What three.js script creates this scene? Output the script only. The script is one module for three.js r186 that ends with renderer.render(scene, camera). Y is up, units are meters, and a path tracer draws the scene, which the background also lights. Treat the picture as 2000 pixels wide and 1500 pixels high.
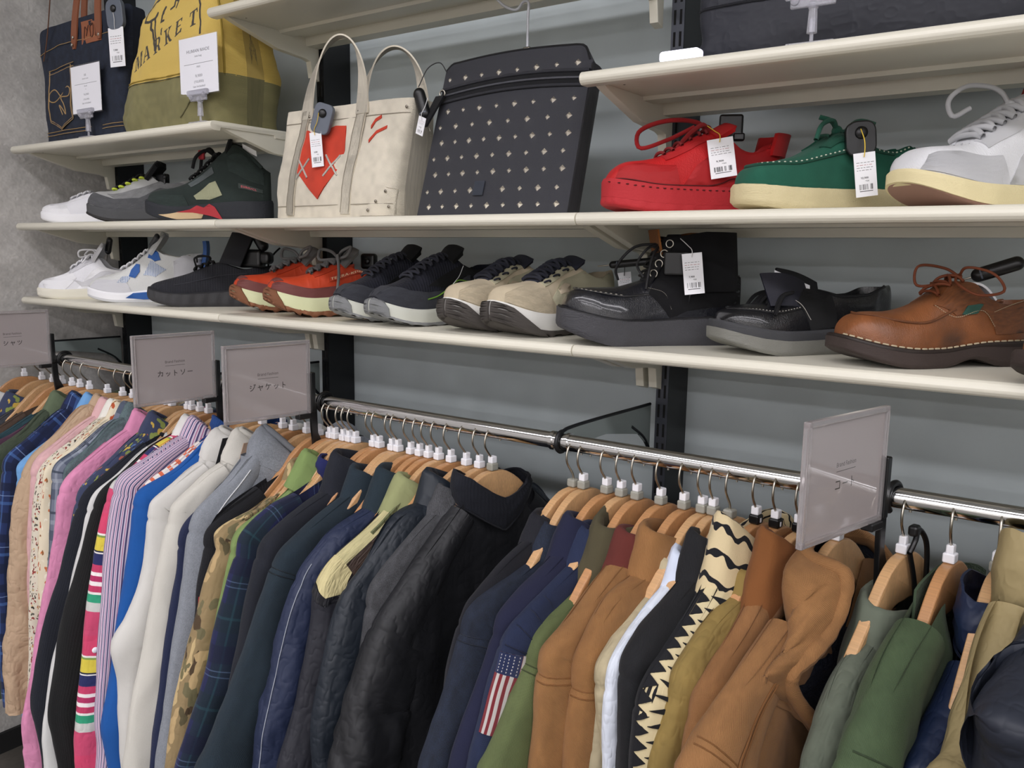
import * as THREE from 'three';
import { RectAreaLightUniformsLib } from 'three/addons/lights/RectAreaLightUniformsLib.js';
import { RoundedBoxGeometry } from 'three/addons/geometries/RoundedBoxGeometry.js';
import { mergeGeometries, mergeVertices, toCreasedNormals } from 'three/addons/utils/BufferGeometryUtils.js';
import { TessellateModifier } from 'three/addons/modifiers/TessellateModifier.js';
import { ImprovedNoise } from 'three/addons/math/ImprovedNoise.js';

// ---------------------------------------------------------------- camera, light, exposure
const EYE = 1.46;                                   // eye height above the shop floor
const scene = new THREE.Scene();
scene.background = new THREE.Color(0x000000);
const camera = new THREE.PerspectiveCamera(49.03, 4 / 3, 0.05, 40);
camera.position.set(0.6504, EYE, 1.4763);
camera.rotation.set(-0.1531, 0.6229, 0.0152, 'YXZ');
const renderer = new THREE.WebGLRenderer({ antialias: true });
renderer.toneMapping = THREE.LinearToneMapping;
renderer.toneMappingExposure = 1.12;
renderer.shadowMap.enabled = true;
RectAreaLightUniformsLib.init();

const ROOM = { x0: -1.87, x1: 6.2, z1: 9.6, h: 2.85 };
// rows of ceiling tubes: [z, x centre, length, intensity]
const TUBES = [[1.75, 1.6, 6.6, 6.5], [3.5, 1.8, 7.0, 10], [5.9, 2.0, 7.4, 19], [8.3, 2.0, 7.4, 25]];
const TUBE_COLOR = 0xfdfaff, TUBE_WIDTH = 0.3;

// ---------------------------------------------------------------- helpers
const V = (x, y, z) => new THREE.Vector3(x, y, z);
const perlin = new ImprovedNoise();
const noise = (x, y, z = 0) => perlin.noise(x + 31.7, y + 11.3, z + 7.9);
const fbm = (x, y, z = 0, n = 4) => { let a = 0, s = 1, f = 1; for (let i = 0; i < n; i++) { a += s * noise(x * f, y * f, z * f + i * 3.1); s *= 0.5; f *= 2.03; } return a; };
function rng(seed) { let t = seed >>> 0; return () => { t = (t + 0x6d2b79f5) | 0; let r = Math.imul(t ^ (t >>> 15), 1 | t); r = (r + Math.imul(r ^ (r >>> 7), 61 | r)) ^ r; return ((r ^ (r >>> 14)) >>> 0) / 4294967296; }; }
const clamp = (x, a, b) => Math.min(b, Math.max(a, x));
const lerp = (a, b, t) => a + (b - a) * t;
const smooth = (a, b, x) => { const t = clamp((x - a) / (b - a), 0, 1); return t * t * (3 - 2 * t); };
// monotone cubic through [x, y] points
function curve(pts) {
  const n = pts.length, X = pts.map((p) => p[0]), Y = pts.map((p) => p[1]), d = [], m = [];
  for (let i = 0; i < n - 1; i++) d.push((Y[i + 1] - Y[i]) / (X[i + 1] - X[i]));
  m.push(d[0]);
  for (let i = 1; i < n - 1; i++) m.push(d[i - 1] * d[i] <= 0 ? 0 : 2 * d[i - 1] * d[i] / (d[i - 1] + d[i]));
  m.push(d[n - 2]);
  return (x) => {
    if (x <= X[0]) return Y[0];
    if (x >= X[n - 1]) return Y[n - 1];
    let i = 0; while (x > X[i + 1]) i++;
    const h = X[i + 1] - X[i], t = (x - X[i]) / h, t2 = t * t, t3 = t2 * t;
    return (2 * t3 - 3 * t2 + 1) * Y[i] + (t3 - 2 * t2 + t) * h * m[i] + (-2 * t3 + 3 * t2) * Y[i + 1] + (t3 - t2) * h * m[i + 1];
  };
}
const used = new Map();
function numbered(name) { const n = used.get(name) || 0; used.set(name, n + 1); return n ? name + '_' + String(n).padStart(3, '0') : name; }
function setShadow(o) { o.traverse((c) => { if (c.isMesh) { c.castShadow = true; c.receiveShadow = true; } }); return o; }
function thing(name, label, category, pos = [0, 0, 0], turn = 0, group) {
  const o = new THREE.Group(); o.name = numbered(name); o.position.set(...pos); o.rotation.y = turn;
  o.userData = { label, category }; if (group) o.userData.group = group;
  scene.add(o); return o;
}
function part(name, geo, material, parent, label) {
  const m = new THREE.Mesh(Array.isArray(geo) ? join(geo) : geo, material); m.name = name; m.castShadow = m.receiveShadow = true;
  if (label) m.userData.label = label;
  parent.add(m); return m;
}
function structure(name, geo, material, parent) {
  const m = new THREE.Mesh(Array.isArray(geo) ? join(geo) : geo, material); m.name = name; m.castShadow = m.receiveShadow = true;
  if (!parent) m.userData.kind = 'structure';
  (parent || scene).add(m); return m;
}
function join(list) {
  return mergeGeometries(list.map((g) => { let q = g.index ? g.toNonIndexed() : g; for (const k of Object.keys(q.attributes)) if (!['position', 'normal', 'uv'].includes(k)) q.deleteAttribute(k); if (!q.attributes.uv) q.setAttribute('uv', new THREE.BufferAttribute(new Float32Array(q.attributes.position.count * 2), 2)); return q; }));
}
function box(w, h, d, x = 0, y = 0, z = 0, r = 0) {
  const g = r ? new RoundedBoxGeometry(w, h, d, 2, r) : new THREE.BoxGeometry(w, h, d);
  g.translate(x, y, z);
  // uv in metres
  const p = g.attributes.position, n = g.attributes.normal, uv = g.attributes.uv;
  for (let i = 0; i < p.count; i++) {
    const ax = Math.abs(n.getX(i)), ay = Math.abs(n.getY(i)), az = Math.abs(n.getZ(i));
    if (ax >= ay && ax >= az) uv.setXY(i, p.getZ(i), p.getY(i)); else if (ay >= az) uv.setXY(i, p.getX(i), p.getZ(i)); else uv.setXY(i, p.getX(i), p.getY(i));
  }
  return g;
}
function tube(points, r, seg = 40, rad = 8, closed = false) { return new THREE.TubeGeometry(new THREE.CatmullRomCurve3(points.map((p) => (p.isVector3 ? p : V(...p))), closed, 'centripetal'), seg, r, rad, closed); }
function cyl(r0, r1, h, x = 0, y = 0, z = 0, seg = 20) { const g = new THREE.CylinderGeometry(r0, r1, h, seg); g.translate(x, y, z); return g; }
// polygon given in (z, y), extruded along x, centred on x
function plateX(pts, th, x = 0, bevel = 0.0006) {
  const s = new THREE.Shape(pts.map(([z, y]) => new THREE.Vector2(-z, y)));
  const g = new THREE.ExtrudeGeometry(s, { depth: th - 2 * bevel, bevelEnabled: bevel > 0, bevelThickness: bevel, bevelSize: bevel, bevelSegments: 2, curveSegments: 6 });
  g.translate(0, 0, -th / 2 + bevel); g.rotateY(Math.PI / 2); g.translate(x, 0, 0);
  return g;
}
// polygon in (x, y) extruded along z
function plateZ(pts, th, z = 0, bevel = 0.0006) {
  const s = pts instanceof THREE.Shape ? pts : new THREE.Shape(pts.map(([x, y]) => new THREE.Vector2(x, y)));
  const g = new THREE.ExtrudeGeometry(s, { depth: th - 2 * bevel, bevelEnabled: bevel > 0, bevelThickness: bevel, bevelSize: bevel, bevelSegments: 2, curveSegments: 10 });
  g.translate(0, 0, z - th / 2 + bevel); return g;
}
// grid surface f(u, v) -> Vector3, u and v in 0..1; uv from uvf or in units of the grid
function grid(f, nu, nv, { closeU = false, uvf = null, flip = false } = {}) {
  const pos = [], uv = [], idx = [], cu = nu + 1;
  for (let j = 0; j <= nv; j++) for (let i = 0; i <= nu; i++) {
    const u = i / nu, v = j / nv, p = f(closeU && i === nu ? 0 : u, v, u);
    pos.push(p.x, p.y, p.z); const q = uvf ? uvf(u, v, p) : [u, v]; uv.push(q[0], q[1]);
  }
  for (let j = 0; j < nv; j++) for (let i = 0; i < nu; i++) {
    const a = j * cu + i, b = a + 1, c = a + cu, d = c + 1;
    if (flip) idx.push(a, c, b, b, c, d); else idx.push(a, b, c, b, d, c);
  }
  const g = new THREE.BufferGeometry();
  g.setAttribute('position', new THREE.Float32BufferAttribute(pos, 3)); g.setAttribute('uv', new THREE.Float32BufferAttribute(uv, 2)); g.setIndex(idx);
  g.computeVertexNormals();
  if (closeU) { const n = g.attributes.normal; for (let j = 0; j <= nv; j++) { const a = j * cu, b = a + nu, x = n.getX(a) + n.getX(b), y = n.getY(a) + n.getY(b), z = n.getZ(a) + n.getZ(b), l = Math.hypot(x, y, z) || 1; n.setXYZ(a, x / l, y / l, z / l); n.setXYZ(b, x / l, y / l, z / l); } }
  return g;
}
// slab of thickness th about the surface f
function sheet(f, nu, nv, th, { closeU = false, uvf = null } = {}) {
  const g = grid(f, nu, nv, { closeU, uvf }), n = g.attributes.normal, p = g.attributes.position, out = [];
  for (const s of [1, -1]) { const h = g.clone(), q = h.attributes.position; for (let i = 0; i < q.count; i++) q.setXYZ(i, p.getX(i) + n.getX(i) * s * th / 2, p.getY(i) + n.getY(i) * s * th / 2, p.getZ(i) + n.getZ(i) * s * th / 2); if (s < 0) { const ix = h.index; for (let i = 0; i < ix.count; i += 3) { const a = ix.getX(i); ix.setX(i, ix.getX(i + 1)); ix.setX(i + 1, a); } h.computeVertexNormals(); } out.push(h); }
  const rim = [], A = out[0].attributes.position, B = out[1].attributes.position, cu = nu + 1, push = (a, b) => { for (const [P, i] of [[A, a], [B, a], [A, b], [A, b], [B, a], [B, b]]) rim.push(P.getX(i), P.getY(i), P.getZ(i)); };
  for (let i = 0; i < nu; i++) { push(i, i + 1); push(nv * cu + i + 1, nv * cu + i); }
  if (!closeU) for (let j = 0; j < nv; j++) { push((j + 1) * cu, j * cu); push(j * cu + nu, (j + 1) * cu + nu); }
  const r = new THREE.BufferGeometry(); r.setAttribute('position', new THREE.Float32BufferAttribute(rim, 3)); r.computeVertexNormals();
  return join([...out, r]);
}
// a thin overlay cut to a polygon in (p, q) and laid on the surface map(p, q, lift)
function overlay(poly, map, lift = 0.0016, edge = 0.03) {
  const s = new THREE.Shape(poly.map(([a, b]) => new THREE.Vector2(a, b)));
  let g = new THREE.ExtrudeGeometry(s, { depth: 1, bevelEnabled: false, curveSegments: 8 });
  g = new TessellateModifier(edge, 7).modify(g.index ? g.toNonIndexed() : g);
  const P = g.attributes.position, uv = new Float32Array(P.count * 2);
  for (let i = 0; i < P.count; i++) { const a = P.getX(i), b = P.getY(i), c = P.getZ(i) > 0.5 ? lift : -lift, w = map(a, b, c); uv[2 * i] = a; uv[2 * i + 1] = b; P.setXYZ(i, w.x, w.y, w.z); }
  g.setAttribute('uv', new THREE.BufferAttribute(uv, 2)); g.deleteAttribute('normal');
  return toCreasedNormals(g, 0.9);
}

// ---------------------------------------------------------------- textures and materials
function canvasTexture(w, h, paint, { srgb = true, repeat = null } = {}) {
  const c = document.createElement('canvas'); c.width = w; c.height = h; const g = c.getContext('2d'); paint(g, w, h);
  const t = new THREE.CanvasTexture(c); if (srgb) t.colorSpace = THREE.SRGBColorSpace;
  t.wrapS = t.wrapT = THREE.RepeatWrapping; if (repeat) t.repeat.set(...repeat); t.anisotropy = 8; return t;
}
function dataTexture(n, f, { srgb = false, size = 1 } = {}) {           // f(i, j) -> grey or [r, g, b], 0..1; size = metres covered
  const d = new Uint8Array(n * n * 4);
  for (let j = 0; j < n; j++) for (let i = 0; i < n; i++) { const c = f(i, j), k = (j * n + i) * 4, a = Array.isArray(c) ? c : [c, c, c]; for (let q = 0; q < 3; q++) d[k + q] = clamp(Math.round(a[q] * 255), 0, 255); d[k + 3] = 255; }
  const t = new THREE.DataTexture(d, n, n); t.wrapS = t.wrapT = THREE.RepeatWrapping; t.magFilter = THREE.LinearFilter; t.minFilter = THREE.LinearMipmapLinearFilter; t.generateMipmaps = true;
  if (srgb) t.colorSpace = THREE.SRGBColorSpace; t.repeat.set(1 / size, 1 / size); t.needsUpdate = true; return t;
}
// noise that repeats over n pixels
function tileNoise(n, cells, seed) {
  const r = rng(seed), g = Array.from({ length: cells * cells }, () => r());
  return (i, j) => { const x = i / n * cells, y = j / n * cells, x0 = Math.floor(x), y0 = Math.floor(y), fx = smooth(0, 1, x - x0), fy = smooth(0, 1, y - y0), at = (a, b) => g[((b % cells + cells) % cells) * cells + ((a % cells + cells) % cells)]; return lerp(lerp(at(x0, y0), at(x0 + 1, y0), fx), lerp(at(x0, y0 + 1), at(x0 + 1, y0 + 1), fx), fy); };
}
const T = {};
{
  const n1 = tileNoise(256, 128, 3), n2 = tileNoise(256, 32, 4), n3 = tileNoise(256, 8, 5);
  T.weave = dataTexture(256, (i, j) => 0.5 + 0.28 * Math.sin(i * Math.PI / 4) * Math.sin(j * Math.PI / 4) + 0.3 * (n1(i, j) - 0.5), { size: 0.07 });
  T.twill = dataTexture(256, (i, j) => 0.5 + 0.3 * Math.sin((i + j) * Math.PI / 4) + 0.35 * (n1(i, j) - 0.5), { size: 0.08 });
  T.knit = dataTexture(256, (i, j) => 0.5 + 0.35 * Math.sin(i * Math.PI / 8) * (0.7 + 0.3 * Math.sin(j * Math.PI / 8)) + 0.3 * (n1(i, j) - 0.5), { size: 0.09 });
  T.fuzz = dataTexture(256, (i, j) => 0.55 * n1(i, j) + 0.3 * n2(i, j) + 0.15 * n3(i, j), { size: 0.06 });
  const m1 = tileNoise(256, 12, 6), m2 = tileNoise(256, 24, 7), m3 = tileNoise(256, 60, 8);
  T.crease = dataTexture(256, (i, j) => { const r = 1 - Math.abs(2 * m1(i, j) - 1), s = 1 - Math.abs(2 * m2(i, j) - 1); return 0.5 * r * r + 0.35 * s * s + 0.15 * m3(i, j); }, { size: 0.28 });
  T.grain = dataTexture(256, (i, j) => { const s = 1 - Math.abs(2 * m3(i, j) - 1); return 0.7 * s + 0.3 * n1(i, j); }, { size: 0.06 });
  T.heather = dataTexture(256, (i, j) => { const k = 0.92 + 0.16 * (n1(i, j) - 0.5) + 0.06 * (n2(i, j) - 0.5); return [k, k, k]; }, { srgb: true, size: 0.1 });
  T.denim = dataTexture(256, (i, j) => { const k = 0.8 + 0.22 * Math.sin((i + j) * Math.PI / 4) * n2(i, j) + 0.35 * (n1(i, j) - 0.5) + 0.2 * (n3(i, j) - 0.5); return [k, k, k]; }, { srgb: true, size: 0.09 });
  T.wear = dataTexture(256, (i, j) => { const k = 0.95 + 0.09 * (n3(i, j) - 0.5) + 0.07 * (n2(i, j) - 0.5); return [k, k, k]; }, { srgb: true, size: 0.35 });
}
const cache = new Map();
function cloth(hex, kind = 'weave', opts = {}) {
  const key = JSON.stringify([hex, kind, opts.map ? opts.map.uuid : 0, opts.rough, opts.bump, opts.gloss]);
  if (cache.has(key)) return cache.get(key);
  const B = { weave: ['weave', 0.0004, 0.92], twill: ['twill', 0.0005, 0.9], knit: ['knit', 0.0006, 0.95], fleece: ['fuzz', 0.00035, 1], denim: ['twill', 0.0005, 0.9], canvas: ['twill', 0.0006, 0.92], nylon: ['crease', 0.002, 0.5], cotton: ['crease', 0.0018, 0.9], suede: ['fuzz', 0.0003, 1], leather: ['grain', 0.0004, 0.42], smooth: ['grain', 0.00015, 0.5], rubber: ['fuzz', 0.0004, 0.75] }[kind];
  const m = new THREE.MeshPhysicalMaterial({ color: hex, roughness: opts.rough ?? B[2], bumpMap: T[B[0]], bumpScale: opts.bump ?? B[1], side: THREE.DoubleSide });
  if (opts.gloss) { m.clearcoat = opts.gloss; m.clearcoatRoughness = 0.12; }
  if (opts.map) m.map = opts.map; else if (kind === 'denim') m.map = T.denim; else if (opts.heather) m.map = T.heather; else if (['cotton', 'canvas', 'twill', 'suede'].includes(kind)) m.map = T.wear;
  if (['weave', 'twill', 'knit', 'fleece', 'cotton', 'suede', 'canvas'].includes(kind)) { m.sheen = 0.25; m.sheenRoughness = 0.6; m.sheenColor = new THREE.Color(hex).lerp(new THREE.Color(0xffffff), 0.4); }
  cache.set(key, m); return m;
}
const M = {
  cream: new THREE.MeshPhysicalMaterial({ color: 0xe2dece, roughness: 0.38, clearcoat: 0.25, clearcoatRoughness: 0.3 }),
  blackMetal: new THREE.MeshStandardMaterial({ color: 0x14171b, roughness: 0.42, metalness: 0.1 }),
  chrome: new THREE.MeshStandardMaterial({ color: 0xd8d8d8, roughness: 0.12, metalness: 1 }),
  steel: new THREE.MeshStandardMaterial({ color: 0xb9b4a8, roughness: 0.28, metalness: 1 }),
  darkSteel: new THREE.MeshStandardMaterial({ color: 0x8a8378, roughness: 0.3, metalness: 1 }),
  plateGrey: new THREE.MeshStandardMaterial({ color: 0x87918f, roughness: 0.5 }),
  blackPlastic: new THREE.MeshPhysicalMaterial({ color: 0x0d0e10, roughness: 0.35 }),
  greyPlastic: new THREE.MeshPhysicalMaterial({ color: 0x5d6470, roughness: 0.45 }),
  whitePlastic: new THREE.MeshPhysicalMaterial({ color: 0xf0f0f4, roughness: 0.4 }),
  paper: new THREE.MeshStandardMaterial({ color: 0xf2f2f5, roughness: 0.85 }),
  clear: new THREE.MeshPhysicalMaterial({ color: 0xffffff, roughness: 0.05, transmission: 1, thickness: 0, ior: 1.49 }),
  smoke: new THREE.MeshPhysicalMaterial({ color: 0x6d7074, roughness: 0.25, transmission: 0.5, thickness: 0 }),
  string: new THREE.MeshStandardMaterial({ color: 0xe3c040, roughness: 0.7 }),
  whiteString: new THREE.MeshStandardMaterial({ color: 0xdddddd, roughness: 0.7 }),
};

// ---------------------------------------------------------------- the setting
const Y = (rel) => EYE + rel;                        // heights were measured from the eye
const SHELF = { zf: 0.366, top: Y(0.491), high: Y(0.268), mid: Y(0.0634), low: Y(-0.1386) };
const RAIL = { y: Y(-0.2875), z: 0.388, r: 0.0129 };
const HANG_Y = RAIL.y + RAIL.r - 0.081;              // top of a hanger's wood
const BAY = 0.9, JX = -0.0343;                       // bay width, x of the shelf joint at the third post
{
  const n1 = tileNoise(512, 6, 11), n2 = tileNoise(512, 20, 12), n3 = tileNoise(512, 90, 13), n4 = tileNoise(512, 256, 14);
  const con = dataTexture(512, (i, j) => { const a = 0.74 + 0.12 * (n1(i, j) - 0.5) + 0.1 * (n2(i, j) - 0.5) + 0.06 * (n3(i, j) - 0.5) + 0.05 * (n4(i, j) - 0.5); return [a, a * 0.985, a * 0.965]; }, { srgb: true, size: 1.1 });
  const conBump = dataTexture(512, (i, j) => 0.4 * n2(i, j) + 0.35 * n3(i, j) + 0.25 * n4(i, j) - (n3(i, j) > 0.9 ? 0.3 : 0), { size: 1.1 });
  const concrete = new THREE.MeshStandardMaterial({ color: 0xffffff, map: con, bumpMap: conBump, bumpScale: 0.0022, roughness: 0.9 });
  const wallTex = dataTexture(256, (i, j) => { const a = 0.93 + 0.05 * (n1(i * 2, j * 2) - 0.5) + 0.05 * (n2(i * 2, j * 2) - 0.5); return [a, a, a]; }, { srgb: true, size: 0.9 });
  const wallPaint = new THREE.MeshPhysicalMaterial({ color: 0xc8d2d4, map: wallTex, roughness: 0.55, clearcoat: 0.15, clearcoatRoughness: 0.45 });
  const floorMat = new THREE.MeshStandardMaterial({ color: 0x77736d, roughness: 0.55, map: con });
  const ceilMat = new THREE.MeshStandardMaterial({ color: 0xdcdcd8, roughness: 0.9 });
  const plain = new THREE.MeshStandardMaterial({ color: 0xdcdad4, roughness: 0.85 });
  const { x0, x1, z1, h } = ROOM, w = x1 - x0, t = 0.1;
  structure('floor', box(w + 2 * t, t, z1 + 2 * t, (x0 + x1) / 2, -t / 2, z1 / 2), floorMat);
  structure('ceiling', box(w + 2 * t, t, z1 + 2 * t, (x0 + x1) / 2, h + t / 2, z1 / 2), ceilMat);
  structure('wall_back', box(w + 2 * t, h, t, (x0 + x1) / 2, h / 2, -t / 2), wallPaint);
  structure('wall_left', box(t, h, z1, x0 - t / 2, h / 2, z1 / 2), concrete);
  structure('wall_right', box(t, h, z1, x1 + t / 2, h / 2, z1 / 2), plain);
  structure('wall_front', box(w + 2 * t, h, t, (x0 + x1) / 2, h / 2, z1 + t / 2), plain);
  structure('baseboard_left', box(0.012, 0.06, z1, x0 + 0.006, 0.03, z1 / 2), new THREE.MeshStandardMaterial({ color: 0x1a1a1b, roughness: 0.6 }));
}

// ceiling tubes: a glowing diffuser and a light of its size
const tubeGlow = new THREE.MeshStandardMaterial({ color: 0xffffff, emissive: TUBE_COLOR, emissiveIntensity: 3 });
TUBES.forEach(([z, x, len, power], i) => {
  const o = thing('ceiling_light', ['white ceiling tube in the row above the shelves', 'white ceiling tube in the second row out from the shelves', 'white ceiling tube in the third row out from the shelves', 'white ceiling tube in the row furthest from the shelves'][i], 'ceiling light', [x, ROOM.h, z]);
  part('housing', box(len, 0.05, TUBE_WIDTH + 0.05, 0, -0.025, 0, 0.008), M.whitePlastic, o);
  part('diffuser', box(len - 0.04, 0.012, TUBE_WIDTH, 0, -0.056, 0, 0.004), tubeGlow, o);
  const l = new THREE.RectAreaLight(TUBE_COLOR, power, len - 0.04, TUBE_WIDTH); l.position.set(x, ROOM.h - 0.07, z); l.rotation.x = -Math.PI / 2; scene.add(l);
});

// slotted uprights
for (let i = 0; i < 3; i++) {
  const o = thing('shelf_upright', ['black slotted upright beside the concrete wall', 'black slotted upright behind the orange trail shoes', 'black slotted upright behind the black ankle boot'][i], 'upright', [(i - 2) * BAY - 0.012, 0, 0]);
  part('rail_box', box(0.024, 2.5, 0.083, 0.0, 1.25, 0.0415, 0.001), M.blackMetal, o);
  const face = [], slot = [];
  face.push(box(0.0235, 2.5, 0.0016, 0, 1.25, 0.0838));
  part('slotted_face', face, new THREE.MeshStandardMaterial({ color: i === 2 ? 0x4a4d55 : 0x1a1c20, roughness: 0.35, metalness: 0.6 }), o);
  for (let k = 0; k < 44; k++) for (const s of [-1, 1]) slot.push(box(0.0042, 0.024, 0.001, s * 0.0055, 1.0 + k * 0.036, 0.0846));
  const m = part('slot', slot, new THREE.MeshStandardMaterial({ color: 0x050506, roughness: 0.9 }), o);
}

// shelf boards: a pressed steel board with a rolled front lip and a rear rib
function shelfBoard(y, bay, label) {
  const xl = JX + bay * BAY + 0.001, len = BAY - 0.002;
  const o = thing('shelf_board', label, 'shelf', [xl, y, 0]);
  const zf = SHELF.zf, zb = 0.088, lip = [];
  for (let k = 0; k <= 8; k++) { const a = Math.PI / 2 - Math.PI * k / 8; lip.push([zf - 0.009 + 0.009 * Math.cos(a), -0.009 + 0.009 * Math.sin(a)]); }
  const prof = [[zb, 0], ...lip, [zf - 0.022, -0.018], [zf - 0.024, -0.011], [0.2, -0.011], [0.197, -0.017], [0.16, -0.017], [0.157, -0.011], [0.125, -0.011], [0.122, -0.03], [zb, -0.03]];
  const g = plateX(prof, len, len / 2, 0.0008);
  part('board', toCreasedNormals(g, 0.5), M.cream, o);
  const arm = [[zb - 0.002, -0.012], [zf - 0.035, -0.012], [zf - 0.06, -0.02], [0.2, -0.05], [0.125, -0.056], [0.11, -0.06], [0.104, -0.095], [zb - 0.002, -0.1]];
  for (const x of [0.012, len - 0.012]) {
    const b = part('bracket', plateX(arm, 0.016, x, 0.001), M.cream, o);
    part('screw', new THREE.SphereGeometry(0.0028, 10, 8).translate(x + (x < 0.1 ? -0.009 : 0.009), -0.045, 0.13), M.blackMetal, b);
  }
  part('screw', new THREE.SphereGeometry(0.0026, 10, 8).scale(1, 0.4, 1).translate(0.04, -0.0112, 0.3), M.blackMetal, o);
  return o;
}
shelfBoard(SHELF.top, -1, 'cream steel shelf at the very top, above the canvas tote');
shelfBoard(SHELF.high, -2, 'cream steel shelf under the denim and yellow tote bags');
shelfBoard(SHELF.high, 0, 'cream steel shelf under the large black bag at upper right');
shelfBoard(SHELF.mid, -2, 'cream steel shelf under the dark green high-top and the grey runner');
shelfBoard(SHELF.mid, -1, 'cream steel shelf under the canvas tote and the studded bag');
shelfBoard(SHELF.mid, 0, 'cream steel shelf under the red sneaker and the green moccasin shoe');
shelfBoard(SHELF.low, -2, 'cream steel shelf under the white sneaker and the black knit sneaker');
shelfBoard(SHELF.low, -1, 'cream steel shelf under the orange, black and beige pairs');
shelfBoard(SHELF.low, 0, 'cream steel shelf under the black boot, loafer and brown shoe');

// the hanging rail and its arms
{
  const o = thing('hanging_rail', 'polished chrome hanging rail running below the shelves', 'rail', [0, RAIL.y, RAIL.z]);
  const g = cyl(RAIL.r, RAIL.r, 3.9, 0, 0, 0, 40); g.rotateZ(Math.PI / 2); g.translate(0.13, 0, 0);
  part('tube', g, M.chrome, o);
  for (let i = -2; i <= 1; i++) for (const s of [-0.014, 0.014]) { const c = cyl(RAIL.r + 0.0022, RAIL.r + 0.0022, 0.006, 0, 0, 0, 32); c.rotateZ(Math.PI / 2); c.translate(JX + i * BAY + s, 0, 0); part('collar_ring', c, M.chrome, o); }
  for (let i = 0; i < 3; i++) {
    const a = thing('rail_arm', ['grey plate arm holding the rail near the concrete wall', 'grey plate arm holding the rail behind the middle signs', 'grey plate arm holding the rail, left of the navy jackets'][i], 'bracket', [JX + (i - 2) * BAY, RAIL.y, 0]);
    part('plate', plateX([[0.086, 0.018], [0.375, 0.018], [0.395, 0.006], [0.395, -0.012], [0.25, -0.01], [0.13, -0.03], [0.086, -0.062]], 0.004, 0), M.plateGrey, a);
    part('top_edge', tube([[0, 0.0185, 0.086], [0, 0.0185, 0.37], [0, 0.016, 0.385], [0, 0.002, 0.402]], 0.003, 30, 8), M.blackMetal, a);
    part('brace', tube([[0, -0.012, 0.16], [0, -0.04, 0.11], [0, -0.062, 0.088]], 0.0035, 12, 8), M.blackMetal, a);
    part('rail_cup', (() => { const t = new THREE.TorusGeometry(RAIL.r + 0.003, 0.0035, 8, 28, Math.PI * 1.3); t.rotateY(Math.PI / 2); t.rotateX(1.6); t.translate(0, 0, RAIL.z); return t; })(), M.blackMetal, a);
  }
}

// ---------------------------------------------------------------- shoes
const PLAN = curve([[0, 0], [0.004, 0.028], [0.02, 0.056], [0.06, 0.087], [0.15, 0.112], [0.3, 0.116], [0.45, 0.122], [0.6, 0.15], [0.72, 0.174], [0.82, 0.172], [0.9, 0.15], [0.955, 0.113], [0.985, 0.07], [0.997, 0.03], [1, 0]]);
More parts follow.
